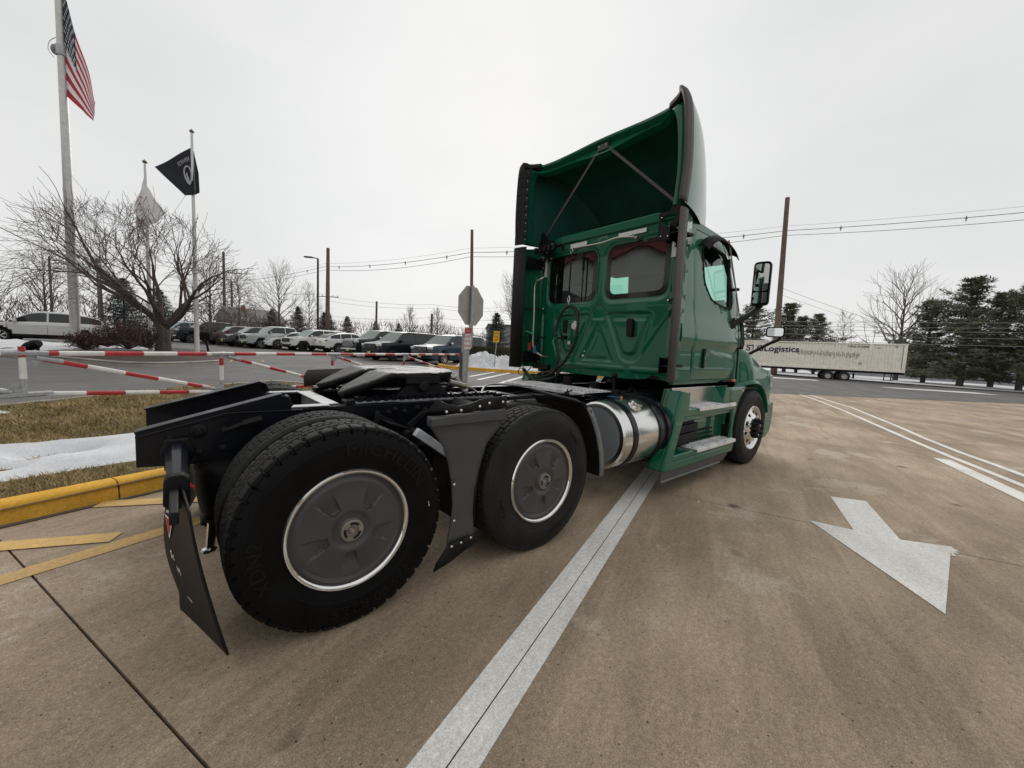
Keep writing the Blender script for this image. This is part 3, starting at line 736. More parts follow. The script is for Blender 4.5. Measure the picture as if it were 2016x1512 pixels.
# --- fifth wheel
half = [(1.17, 0), (1.15, .2), (1.06, .36), (.93, .445), (.62, .46), (.44, .43), (.27, .36), (.205, .31), (.20, .265), (.27, .155), (.45, .075), (.60, .035), (.72, .025)]
outl = [(x, -y) for x, y in half]+[(x, y) for x, y in half[::-1] if y > 0]
outl = rounded(outl, .03, 3)
def fz(x, y):
    z = 1.218-.012*(1.1-x)
    if x < .52: z -= .40*(.52-x)*(1+.2*(.52-x))
    rim = -sdf(x, y, outl); z -= .008*(1-smooth01(0, .02, rim))
    ch = abs(math.hypot((x-.75)/1.25, y)-.20); z -= .012*(1-smooth01(.006, .02, ch))*(1 if x > .5 else 0)
    return z+.003*noise.noise(Vector((x*5, y*14, 0)))
V, F = cdt(outl, [], .022); m = MB(); m.add([(x, y, fz(x, y)) for x, y in V], F)
fw = m.build('fifth_wheel', GREASE, TRK, smooth=40)
if sum(q.normal.z for q in fw.data.polygons) < 0: fw.data.flip_normals()
sd_ = fw.modifiers.new('s', 'SOLIDIFY'); sd_.thickness = .058; sd_.offset = -1; fw.data.materials.append(BLKM); sd_.material_offset_rim = 1; sd_.material_offset = 1
m = MB()
for s in (-1, 1):
    m.prism([(.55, 1.02), (.62, 1.10), (.70, 1.175), (.86, 1.175), (.95, 1.09), (1.02, 1.02)], s*.36, s*.42)
    m.lathe([(0, .05), (.035, .05), (.04, .04), (.04, 0)], (.76, s*.42, 1.11), 'y', 12, flip=s)
    m.prism([(.62, 1.13), (.9, 1.13), (.9, 1.19), (.62, 1.19)], s*.3, s*.455)
m.build('pivot_bracket', BLKM, fw, bevel=.006)
m = MB(); m.tube([(1.00, -.42, 1.135), (1.13, -.46, 1.10)], .022, 12); m.tube([(1.13, -.46, 1.10), (1.19, -.47, 1.085)], .012, 8); m.build('release_cylinder', mat('tan_steel', (.23, .20, .16), .4, .6, var=.3, vscale=30), fw)
m = MB(); m.tube([(1.12, -.30, 1.17), (1.20, -.33, 1.06)], .024, 12); m.sphere((1.205, -.335, 1.05), .028, 10, 6); m.build('shock_absorber', GALV, fw)
m = MB(); m.tube(spline([(1.2, -.35, 1.05), (1.28, -.3, 1.07), (1.33, -.33, 1.04)], 6), .006, 6); m.build('hook_wire', GALV, fw)
for s in (-1, 1):
    m = MB(); m.box((.86, s*.39, 1.0105), (1.20, .085, .014)); sr = m.build('slider_rail', GALV, TRK, bevel=.002)
    m = MB()
    for k in range(20):
        x = .30+k*.060; m.box((x, s*.395, 1.030), (.034, .092, .026)); 
        if k % 2 == 0: m.lathe([(.011, 0), (.011, .012), (0, .013)], (x, s*.415, 1.043), 'z', 6)
        m.box((x+.024, s*.42, 1.022), (.02, .022, .018))
    m.build('slider_teeth', BLK, sr, smooth=0)['kind'] = 'stuff'
    m = MB(); m.box((.24, s*.39, 1.018), (.06, .1, .03)); m.box((1.48, s*.39, 1.016), (.09, .1, .03)); m.build('slider_stop', BLK, sr, bevel=.004)
# --- mud flap at the rear and its hanger
def flapx(y, z):
    t = (.735-z)/.64; q = min(1, max(0, (abs(y)-.60)/.60)); t = min(1, max(0, t))
    xi = -.662-.045*math.sin(PI*min(1, t*1.15))+.012*t; xo = -.612+.112*t**1.3
    return xi+(xo-xi)*q**(.60+.35*t)
for s in (-1, 1):
    m = MB(); m.lathe([(.075, 0), (.07, .012), (.055, .018), (.055, .03)], (-.645, s*.443, .80), 'y', 18, flip=s)
    m.box((-.645, s*.47, .80), (.10, .05, .16)); m.build('hanger_bracket', BLKM, TRK, bevel=.006)
    sec = lambda y, z, r: [(-.645+r*math.cos(a)*.95, y, z+r*math.sin(a)) for a in [R(22.5+45*q) for q in range(8)]]
    m = MB(); m.grid([sec(s*.46, .825, .050), sec(s*.62, .805, .048), sec(s*.83, .760, .040)], close=True); m.f.append(tuple(range(16, 24))); m.m.append(0)
    m.build('flap_hanger', BLK, TRK, smooth=20)
    m = MB(); m.prism([(-.70, .60), (-.70, .745), (-.675, .77), (-.615, .77), (-.59, .745), (-.59, .60), (-.61, .575), (-.68, .575)], s*.90, s*.925) if False else None
    rows = []
    for i in range(25):            # flap hangs from z .72 to .10, curling
        t = i/24; z = .735-.64*t; row = []
        for j in range(13):
            q = j/12; y = s*(.60+.60*q)
            zb2 = z-.07*(1-q)*t; x = flapx(y, z); row.append((x, y, zb2))
        rows.append(row)
    f_ = MB().grid(rows).build('mud_flap', BLKM, TRK, smooth=60); sm_ = f_.modifiers.new('s', 'SOLIDIFY'); sm_.thickness = .008
    m = MB(); m.box((-.655, s*.90, .715), (.03, .56, .05)); m.prism([(-.695, .665), (-.69, .775), (-.67, .795), (-.625, .797), (-.60, .775), (-.60, .665), (-.62, .640), (-.675, .640)], s*.80, s*.865)
    c = m.build('flap_clamp', BLKM, TRK, bevel=.006)
    m = MB(); 
    for z in (.745, .69): m.lathe([(.009, .0), (.009, .003), (0, .003)], (-.648, s*.865, z), 'y', 12, flip=s)
    m.build('clamp_hole', mat('hole_black', (.002, .002, .002), .9), c, smooth=0)
m = MB()
def flaptext(txt, size, y, z, mb):
    V, F = text_mesh(txt, size, .0004, 'LEFT', .95)
    vs = []
    for v in V:
        yy = y-v[0]; zz = z+v[1]; vs.append((flapx(min(-.6, max(-1.2, yy)), zz)-.0065-v[2], yy, zz))
    mb.add(vs, F)
flaptext('MAX', .055, -.64, .63, m); flaptext('Supp', .06, -.63, .575, m); flaptext('Sc', .06, -.66, .355, m); flaptext('M', .06, -.71, .29, m); flaptext('La.', .065, -.75, .18, m)
m.build('flap_lettering', WHITE, TRK, smooth=0, fixn=False)
for k_, (d_, mt) in enumerate(((0, WHITE), (.014, RED))):
    m = MB(); pts = [(-.62-d_*.8, .545-d_*.7), (-.74+d_*.8, .545-d_*.7), (-.68, .44+d_*1.4)]
    m.add([(flapx(y, z)-.0068-.001*k_, y, z) for y, z in pts], [(0, 1, 2)]); m.build('flap_triangle', mt, TRK, smooth=0)
# --- quarter fenders
QF = [(.414, 1.024), (.414, .975), (.434, .959), (.509, .847), (.545, .744), (.573, .614), (.583, .485), (.573, .376), (.553, .253), (.743, .269), (.726, .407), (.731, .539), (.756, .667), (.807, .826), (.923, .939), (.940, .973), (.937, 1.045)]
QR = [(.424, 1.03), (.452, 1.055), (.475, 1.10), (.49, 1.108), (.53, 1.088), (.585, 1.078), (.68, 1.092), (.753, 1.107), (.934, 1.125), (.939, 1.044)]
for s in (-1, 1):
    def yy(x, z): return s*(1.198-.03*smooth01(.52, .41, x)-.012*smooth01(1.0, .94, z))
    V, F = cdt(QF, [], .03); m = MB(); m.add([(x, yy(x, z), z) for x, z in V], F)
    q = m.build('quarter_fender', PLAS, TRK, smooth=50, solid=.012)
    m = MB(); V, F = cdt(QR, [], .03); m.add([(x, s*(1.20+.012*math.sin(x*22)-.10*smooth01(.53, .43, x)), z+.001) for x, z in V], F); m.build('rubber_lip', BLKM, q, smooth=60, solid=.008)
    LR = [(.553, .262), (.743, .278), (.757, .225), (.60, .165), (.47, .112), (.505, .19)]
    m = MB(); V, F = cdt(LR, [], .03); m.add([(x, s*(1.2+.0*x-.02*smooth01(.56, .47, x)), z) for x, z in V], F); m.build('rubber_flap', BLKM, q, smooth=60, solid=.008)
    for (x, z) in ((.505, 1.052), (.60, 1.055), (.73, 1.07), (.80, 1.085), (.905, 1.088), (.578, .62), (.585, .40), (.575, .245), (.64, .25), (.71, .262)):
        m = MB(); m.sphere((x, yy(x, z)+s*.016, z), .0085, 8, 6, sq=(1, .6, 1)); m.build('rivet', ALU, q)
    m = MB(); m.prism([(.414, .972), (.940, .972), (.938, 1.043), (.414, 1.022)], s*1.19, s*1.214); m.build('fender_band', PLAS, q, bevel=.008)
    m = MB(); m.grid([[(.93, s*y, 1.04), (.86, s*y, .9), (.79, s*y, .72), (.755, s*y, .5), (.75, s*y, .28)] for y in (.62, .9, 1.17)]); m.build('fender_back', BLKM, q, solid=.01)
    m = MB(); m.bar((.53, s*.80, .858), (.83, s*.80, .640), .045, .055, (0, 0, 1)); m.build('fender_strut', mat('white_strut', (.62, .64, .68), .45, var=.2, vscale=20), TRK, bevel=.004)
    m = MB(); m.box((.47, s*.56, .88), (.14, .26, .012), (0, R(20), 0)); m.prism([(.38, .95), (.58, .84), (.60, .80), (.45, .72), (.36, .86)], s*.50, s*.52); m.prism([(.60, .82), (.74, .94), (.70, .95), (.58, .86)], s*.55, s*.57)
    m.tube([(.52, s*.6, .84), (.52, s*.72, .82)], .028, 10); m.tube([(.60, s*.6, .82), (.60, s*.72, .80)], .028, 10); m.build('strut_bracket', BLKM, TRK, bevel=.004)
    # front fender of the tandem
    pf = [(1.70, 1.045), (1.76, 1.0), (1.83, .90), (1.90, .77), (1.955, .62), (1.975, .50), (1.975, .42)]
    m = MB(); m.grid([[(x, s*y, z) for x, z in pf] for y in (.62, .9, 1.17, 1.20)]); ff = m.build('front_fender', BLKM, TRK, smooth=60, solid=.01)
    m = MB(); m.grid([[(x+a, s*1.205, z) for x, z in pf[1:]] for a in (-.018, .03)]); m.build('fender_lip', GREY_EDGE, ff, solid=.012)
    m = MB(); m.grid([[(1.655, s*.66, 1.10), (1.70, s*.66, 1.075)], [(1.665, s*.9, 1.075), (1.73, s*.9, 1.05)], [(1.69, s*1.13, 1.06), (1.77, s*1.13, 1.02)], [(1.745, s*1.20, 1.02), (1.80, s*1.21, .965)]]); m.build('fender_lip', PLAS, ff, solid=.012)
    m = MB(); m.tube([(1.28, s*.78, 1.0), (1.36, s*.80, .99)], .018, 10); m.build('marker_fitting', WHITE, TRK)
    m = MB(); m.tube([(1.36, s*.80, .99), (1.75, s*.85, .93)], .038, 12); m.tube([(1.10, s*.72, 1.01), (1.28, s*.78, 1.0)], .008, 6); m.build('fender_tube', BLKM, TRK)
# far side rubber pieces seen over the frame
m = MB(); m.grid([[(.23, .80, 1.0), (.22, .78, 1.09), (.25, .76, 1.15)], [(.6, .84, 1.03), (.6, .82, 1.10), (.6, .80, 1.165)], [(.95, .84, 1.03), (.95, .82, 1.10), (.95, .80, 1.17)]]); m.build('rubber_lip', PLAS2, TRK, smooth=60, solid=.01)
m = MB(); m.grid([[(1.35, .5, 1.04), (1.35, .5, 1.13)], [(1.55, .55, 1.04), (1.52, .55, 1.12)], [(1.75, .6, 1.02), (1.70, .6, 1.05)]]); m.build('rubber_lip', BLKM, TRK, smooth=60, solid=.012)
# curved pipe and steel band on the frame between tandem and cab
MB().tube(spline([(1.35, -.36, 1.02), (1.6, -.1, 1.06), (1.9, .05, 1.05), (2.3, .02, 1.02)], 6), .009, 8).build('frame_hose', GALV, TRK)
MB().box((1.75, -.47, .95), (.75, .05, .035)).box((1.75, -.52, .90), (.7, .05, .03)).build('side_bar', PLAS2, TRK, bevel=.005)
# --- catwalk
cw = MB(); cw.box((2.62, -.02, 1.018), (.46, 1.22, .006)); cw.box((2.395, -.02, 1.005), (.012, 1.22, .035)); deck = cw.build('catwalk', TREADP, TRK, bevel=.002)
m = MB()
for i in range(7):
    for j in range(24):
        cx, cy = 2.45+i*.058, -.60+j*.05; m.box((cx, cy, 1.0225), (.034, .030, .002), mi=0)
m.build('catwalk_holes', mat('hole_black', (.002,)*3, .9), deck, smooth=0)['kind'] = 'stuff'
m = MB()
for i in range(8):
    m.bar((2.42+i*.058, -.62, 1.0245), (2.42+i*.058, .58, 1.0245), .010, .006)
m.build('catwalk_ribs', TREADP, deck, smooth=0)['kind'] = 'stuff'
MB().grid([[(2.40, -.63, 1.03), (2.55, -.63, 1.035)], [(2.22, -.86, 1.025), (2.35, -.9, 1.03)], [(2.1, -1.02, 1.0), (2.18, -1.06, .99)]]).build('deck_flap', PLAS, TRK, solid=.01) if False else None
# --- fuel tank
TY, TZ, TR = -.853, .652, .32
m = MB(); m.lathe([(0, 2.345), (.26, 2.335), (.295, 2.34), (.312, 2.352), (.32, 2.375), (.32, 2.40), (.316, 2.405), (.318, 2.41), (.318, 3.08), (.30, 3.12), (0, 3.12)], (0, TY, TZ), 'x', 96)
tank = m.build('fuel_tank', ALU, TRK, smooth=25)
m = MB(); m.lathe([(0, 2.333), (.262, 2.331)], (0, TY, TZ), 'x', 64); m.build('tank_head', mat('tank_head_alu', (.22, .235, .255), .4, .2, rvar=.1, vscale=4), tank)
for x in (2.50, 2.95):
    m = MB(); m.lathe([(.319, x-.038), (.327, x-.036), (.329, x), (.327, x+.036), (.319, x+.038)], (0, TY, TZ), 'x', 96); m.build('tank_strap', BLK, tank)
m = MB(); m.lathe([(.319, 3.03), (.345, 3.035), (.348, 3.10), (.30, 3.115)], (0, TY, TZ), 'x', 96); m.build('tank_ring', BLK, tank)
n_ = Vector((0, -math.sin(R(28)), math.cos(R(28)))); c_ = Vector((2.72, TY, TZ))+n_*.322
Mx = Matrix((Vector((1, 0, 0)), n_.cross(Vector((1, 0, 0))), n_)).transposed()
def at_cap(r, h, k, n=24): a = 2*PI*k/n; return c_+Mx @ Vector((r*math.cos(a), r*math.sin(a), h))
m = MB(); m.grid([[at_cap(r, h, k) for k in range(24)] for r, h in ((.075, -.01), (.07, .004), (.05, .006), (.05, .02), (.045, .03), (.044, .036), (.03, .038), (.001, .038))], close=True)
for k in range(6): a = 2*PI*k/6; m.box(c_+Mx @ Vector((.05*math.cos(a), .05*math.sin(a), .022)), (.014, .014, .02), Mx)
m.build('filler_cap', ALU, tank, smooth=40)
MB().tube([at_cap(.098, -.010-.014*abs(math.sin(2*PI*k/24)), k) for k in range(25)], .005, 6, cap=False).build('filler_rim', ALU, tank)
MB().tube(spline([(2.55, -.80, 1.0), (2.66, -.75, .99), (2.73, -.83, .985)], 5), .005, 6).build('vent_hose', mat('blue_hose', (.03, .12, .22), .5), tank)
MB().lathe([(.012, 0), (.012, .03), (0, .03)], (2.735, -.83, .97), 'z', 10).build('vent_cap', mat('copper', (.55, .25, .12), .4, .5), tank)
# clutter between tank and cab
for k in range(22):
    x = rr_.uniform(2.2, 3.3); y = rr_.uniform(-.75, -.3); z = rr_.uniform(.86, 1.0)
    m = MB(); pts = spline([(x+rr_.uniform(-.15, .15), y+rr_.uniform(-.1, .1), z+rr_.uniform(-.06, .05)) for _ in range(4)], 5); m.tube(pts, rr_.uniform(.007, .016), 6); m.build('hose', [BLKM, BLK, GALV][k % 3 if k % 7 == 0 else k % 2], TRK)
m = MB(); m.box((3.25, -.55, .82), (.3, .45, .35)); m.tube([(3.1, -.5, 1.02), (3.1, -.5, .8)], .07, 12); m.tube([(3.1, -.2, 1.08), (3.1, -.2, .8)], .06, 12); m.tube([(3.14, .25, 1.1), (3.14, .25, .8)], .06, 12); m.build('air_bag_mount', BLKM, TRK, bevel=.01)
m = MB(); m.tube([(3.18, -.42, 1.20), (3.18, -.42, 1.0)], .018, 8); m.sphere((3.18, -.42, 1.17), .035, 8, 6); m.tube([(3.18, .48, 1.20), (3.18, .48, 1.0)], .018, 8); m.build('cab_shock', BLKM, TRK)
m = MB(); m.box((4.2, 0, .62), (1.5, .78, .35)); m.box((3.3, -.4, .55), (.25, .5, .4)); m.build('transmission', BLKM, TRK, bevel=.03)
m = MB(); m.box((3.22, -1.0, .62), (.05, .10, .16), (0, 0, .3)); m.build('bracket_tan', mat('tan_bracket', (.25, .2, .16), .6, var=.3, vscale=20), TRK, bevel=.004)
MB().tube(spline([(3.0, -1.05, .78), (3.1, -1.0, .72), (3.12, -.95, .60), (3.2, -.98, .5)], 6), .02, 8).build('hose', BLKM, TRK)
# ------------------------------------------------------------------ cab
XW = 3.35
wr = rounded([(-.075, 2.065), (-.075, 2.70), (-.885, 2.70), (-.885, 2.065)], .13, 5)
wl = [(-y, z) for y, z in wr]
triA = rounded([(-.10, 1.92), (-.76, 1.90), (-.60, 1.32), (-.36, 1.32)], .10, 4)
triB = rounded([(-.20, 1.83), (-.67, 1.815), (-.53, 1.42), (-.39, 1.42)], .05, 3)
triC = rounded([(.00, 1.83), (.27, 1.31), (-.27, 1.31)], .05, 3); triD = rounded([(0, 1.68), (.17, 1.36), (-.17, 1.36)], .03, 3)
dia = rounded([(0, 2.045), (.125, 1.93), (.085, 1.83), (-.085, 1.83), (-.125, 1.93)], .03, 3)
def backh(y, z):
    ya = -abs(y); h = 0.
    a = sdf(ya, z, triA); b = sdf(ya, z, triB)
    h -= .028*smooth01(.005, -.022, a)
    h += .024*smooth01(.004, -.014, b)
    if abs(y) < .3:
        c = sdf(y, z, triC); h -= .020*smooth01(.005, -.03, c)*smooth01(.0, .02, a)
        d = sdf(y, z, triD); h += .010*smooth01(.004, -.010, d)
        e = sdf(y, z, dia); h -= .012*smooth01(.004, -.012, e)
    w_ = sdf(ya, z, wr); h -= .022*smooth01(.055, .012, w_)
    # lower ribs
    for (y0, y1) in ((-.40, .66), (-.93, -.52)):
        r_ = seg_d(y, z, (y0, 1.245), (y1, 1.245)); h += .016*smooth01(.035, .018, r_)
    # diagonal creases and outer pillar step
    r_ = (abs(y)-.62)*.9-(z-1.42)*.62
    if .6 < abs(y) < .98 and z < 1.95: h -= .012*smooth01(-.012, .012, r_)
    h -= .020*smooth01(.925, .94, abs(y))-.014*smooth01(.985, .995, abs(y))
    h += .012*smooth01(.03, 0, math.hypot(y/1.0, max(0, abs(z-2.72)-.06)/1.0)-.045)
    return h
outb = [(-1.045, 1.17), (-.99, 1.15), (-.90, 1.15), (-.86, 1.19), (-.78, 1.20), (-.70, 1.15), (-.45, 1.135), (.45, 1.135), (.78, 1.15), (1.045, 1.17), (1.045, 2.0), (1.02, 2.70), (.93, 2.87), (.75, 2.90), (-.75, 2.90), (-.93, 2.87), (-1.02, 2.70), (-1.045, 2.0)]
V, F = cdt(outb, [wr, wl], .0165)
m = MB(); m.add([(XW-backh(y, z), y, z) for y, z in V], F)
back = m.build('cab_back_wall', GREEN, TRK, smooth=50)
m = MB()
for s in (-1, 1):
    for k in range(15): m.sphere((XW+.003, s*.962, 1.28+k*.094), .0075, 6, 4)
for k in range(14): m.sphere((XW+.004, -.85+k*.125, 1.165), .006, 6, 4)
for k in range(5): m.sphere((XW+.010, -.24-k*.085, 1.895), .005, 6, 4, mi=0)
m.build('spot_welds', GREEN, back)['kind'] = 'stuff'
FRIT = mat('black_frit', (.008, .008, .009), .12, coat=.5)
for w_, nm in ((wr, 0), (wl, 1)):
    inn = rounded([(q[0]*1.0, q[1]) for q in ([(-.135, 2.125), (-.135, 2.645), (-.825, 2.645), (-.825, 2.125)] if nm == 0 else [(.135, 2.125), (.135, 2.645), (.825, 2.645), (.825, 2.125)])], .09, 5)
    big = [(y+(.004 if y > (-.48 if nm == 0 else .48) else -.004), z+(.004 if z > 2.38 else -.004)) for y, z in w_]
    V, F = cdt(w_, [inn], .05); m = MB(); m.add([(XW+.021, y, z) for y, z in V], F); fr = m.build('window_frit', FRIT, TRK, smooth=0)
    V, F = cdt(inn, [], .12); m = MB(); m.add([(XW+.0208+.0018*math.sin(y*7+z*5), y, z) for y, z in V], F); m.build('rear_window', GLS, TRK, smooth=60)
if True:
    m = MB(); m.tube([(XW+.012, .30, 2.62), (XW+.012, .30, 2.46)], .010, 6); m.tube([(XW+.015, .30, 2.69), (XW+.015, .30, 2.07)], .004, 6); m.build('window_divider', BLKM, TRK)
# back wall fittings
m = MB(); m.prism([(-.525, 1.63), (-.525, 1.80), (-.50, 1.825), (-.46, 1.825), (-.445, 1.80), (-.455, 1.62), (-.515, 1.62)], XW-.055, XW+.01, 'yz'); m.build('latch_cover', BLKM, TRK, bevel=.006)
m = MB(); m.lathe([(.062, 0), (.060, .014), (.050, .018), (.050, .012)], (XW+.01, .374, 1.757), 'x', 28, flip=-1); m.build('lamp_ring', ALU, TRK)
m = MB(); m.lathe([(.049, .008), (.045, .020), (0, .026)], (XW+.01, .374, 1.757), 'x', 24, flip=-1); m.build('work_lamp', mat('lamp_white', (.75, .74, .70), .3, coat=.5), TRK)
m = MB(); m.prism(rounded([(.50, 1.66), (.575, 1.66), (.575, 1.84), (.50, 1.84)], .03, 4), XW+.012, XW-.002, 'yz'); m.build('vent_slot', BLKM, TRK)
m = MB(); m.box((XW-.003, .452, 1.535), (.006, .045, .045)); m.build('info_label', WHITE, TRK, bevel=.004)
for (y, z) in ((.205, 1.435), (.215, 1.375)):
    m = MB(); m.sphere((XW+.012, y, z), .020, 10, 6, sq=(.3, 1.2, .8)); m.build('plug', REFL, TRK)
def strip(name, a, b, wd, m_, n=4, off=.0):
    a = Vector(a); b = Vector(b)
    mb = MB(); mb.bar(a, b, .004, wd, (0, 0, 1) if abs((b-a).z) < .1 else (0, 1, 0)); return mb.build(name, m_, TRK, smooth=0)
strip('reflective_strip', (XW-.022, .50, 2.79), (XW-.022, .23, 2.79), .045, REFL); strip('reflective_strip', (XW-.022, -.24, 2.79), (XW-.022, -.60, 2.79), .045, REFL)
m = MB(); m.box((XW-.012, -.935, 2.60), (.004, .05, .30)); m.build('reflective_strip', REFL, TRK, smooth=0)
m = MB(); m.box((XW-.012, .945, 2.58), (.004, .05, .28)); m.build('reflective_strip', REFL, TRK, smooth=0)
STEEL = mat('stainless_tube', (.50, .47, .41), .3, .9)
MB().tube(spline([(3.24, .43, 2.727), (3.235, .352, 2.727), (3.23, -.063, 2.717), (3.23, -.298, 2.738), (3.26, -.50, 2.718)], 6), .011, 8).build('hose_rail', STEEL, TRK)
MB().box((3.31, -.51, 2.71), (.10, .03, .03)).box((3.31, .43, 2.73), (.12, .03, .03)).build('rail_clip', STEEL, TRK, bevel=.004)
MB().bar((3.21, .369, 2.66), (3.21, .375, 2.13), .004, .022, (0, 1, 0)).build('hanging_strap', BLKM, TRK, smooth=0)
MB().tube([(3.21, .37, 2.73), (3.21, .345, 2.68), (3.21, .37, 2.66), (3.21, .395, 2.68), (3.21, .37, 2.73)], .004, 6).tube([(3.21, .375, 2.13), (3.21, .355, 2.10), (3.21, .365, 2.05), (3.21, .385, 2.05), (3.21, .392, 2.10), (3.21, .375, 2.13)], .005, 6).tube([(3.21, .37, 2.06), (3.21, .365, 2.0)], .009, 8).build('snap_hook', ALU, TRK)
HOSE = mat('hose_rubber', (.02, .02, .022), .45, var=.3, vscale=40)
loop = [(3.2, .734, 1.087), (3.2, .60, 1.12), (3.2, .53, 1.17), (3.2, .502, 1.321), (3.2, .549, 1.639), (3.2, .546, 1.75), (3.2, .482, 1.906), (3.2, .36, 2.0), (3.19, .24, 1.957), (3.17, .173, 1.864), (3.16, .158, 1.714), (3.17, .205, 1.518), (3.18, .351, 1.297), (3.18, .514, 1.185), (3.17, .712, 1.105)]
lp = spline(loop, 10)
hl = MB().tube(lp, [.017+.0025*math.sin(i*1.9) for i in range(len(lp))], 10).build('air_hose_loop', HOSE, TRK)
wrap = MB(); k0 = 0
for i in range(0, len(lp)-2, 3):
    wrap.tube([lp[i]+(lp[i+1]-lp[i])*.1, lp[i]+(lp[i+1]-lp[i])*.75], .0225, 10)
wrap.build('spiral_wrap', mat('wrap_black', (.013, .013, .014), .3), hl)
MB().tube(spline([(3.15, .50, 1.17), (3.1, .56, 1.10), (3.05, .75, 1.06), (3.1, .70, 1.12), (3.15, .52, 1.14)], 8), .013, 8).build('air_hose', HOSE, TRK)
cl = spline([(3.1, 1.049, 1.14), (3.1, .942, 1.062), (3.08, .767, 1.01), (3.05, .558, 1.04), (3.1, .433, 1.088), (3.15, .398, 1.184)], 16)
MB().tube(cl, [.022+.006*math.sin(i*1.6) for i in range(len(cl))], 10).build('coiled_hose', HOSE, TRK)
MB().tube(spline([(3.14, .93, 1.633), (3.1, 1.037, 1.675), (3.1, 1.118, 1.615), (3.1, 1.135, 1.461), (3.1, 1.096, 1.257), (3.1, 1.049, 1.14)], 8), .009, 8).build('green_hose', mat('green_hose', (.06, .38, .20), .4), TRK)
MB().tube(spline([(3.09, .857, 1.211), (3.09, .974, 1.111), (3.09, 1.098, 1.059), (3.09, 1.15, 1.097), (3.09, 1.105, 1.153), (3.09, .975, 1.128)], 8), .006, 6).build('cable', HOSE, TRK)
MB().tube(spline([(3.29, .50, 1.60), (3.22, .55, 1.61), (3.2, .60, 1.55), (3.2, .56, 1.45), (3.22, .50, 1.25), (3.2, .46, 1.20)], 8), .008, 6).build('green_hose', MATS['green_hose'], TRK)
m = MB(); m.box((3.27, .47, 1.60), (.08, .05, .05)); m.tube([(3.25, .47, 1.60), (3.22, .55, 1.59)], .012, 8); m.build('air_coupling', BLKM, TRK, bevel=.004)
for y, z, mt in ((.975, 1.47, RED), (.865, 1.43, mat('blue_paint', (.04, .13, .32), .4))):
    MB().tube([(3.12, y, z-.055), (3.12, y, z+.045)], [.020, .022], 10).build('gladhand_grip', mt, TRK)
    MB().tube([(3.12, y, z+.045), (3.12, y, z+.10), (3.16, y, z+.13)], [.012, .014, .02], 8).sphere((3.14, y, z+.14), .032, 8, 6).build('gladhand', BLKM, TRK)
MB().box((3.2, .80, 1.20), (.06, .30, .07)).box((3.2, .84, 1.60), (.05, .16, .02)).build('hose_holder', BLKM, TRK, bevel=.005)
m = MB(); m.box((3.22, .80, 2.80), (.05, .46, .035))
for k in range(5): m.box((3.17, .985-k*.085, 2.775), (.05, .05, .075))
m.box((3.25, .56, 2.775), (.02, .05, .1)); m.build('connector_block', BLKM, TRK, bevel=.006)
MB().tube(spline([(3.24, .84, 2.42), (3.18, .87, 2.39), (3.16, .965, 2.31), (3.16, .955, 1.9), (3.16, .94, 1.47), (3.2, .82, 1.35), (3.3, .79, 1.33)], 7), .014, 10).build('grab_handle', STEEL, TRK)
# side walls, doors
def tumb(z): return 1.05-.075*max(0, (z-1.95)/.95)**1.4
def sidey(x, z, s): return s*(tumb(z)-.05*smooth01(4.55, 5.3, x)+.012*math.exp(-((z-1.62)/.12)**2)+.022*smooth01(1.50, 1.62, z)*smooth01(1.95, 1.75, z))
DW = rounded([(3.81, 2.62), (3.98, 2.70), (4.46, 2.655), (4.60, 2.34), (4.64, 2.02), (4.27, 2.045), (4.05, 2.085), (3.87, 2.25)], .07, 4)
body = [(3.36, 1.16), (3.36, 2.86), (3.5, 2.90), (4.30, 2.86), (4.56, 2.66), (4.74, 2.40), (4.96, 2.02), (5.0, 1.9), (4.98, 1.14)]
DOOR = [(3.685, 1.165), (3.62, 2.0), (3.60, 2.72), (3.68, 2.80), (4.32, 2.80), (4.55, 2.60), (4.80, 2.2), (4.93, 1.95), (4.95, 1.6), (4.94, 1.165)]
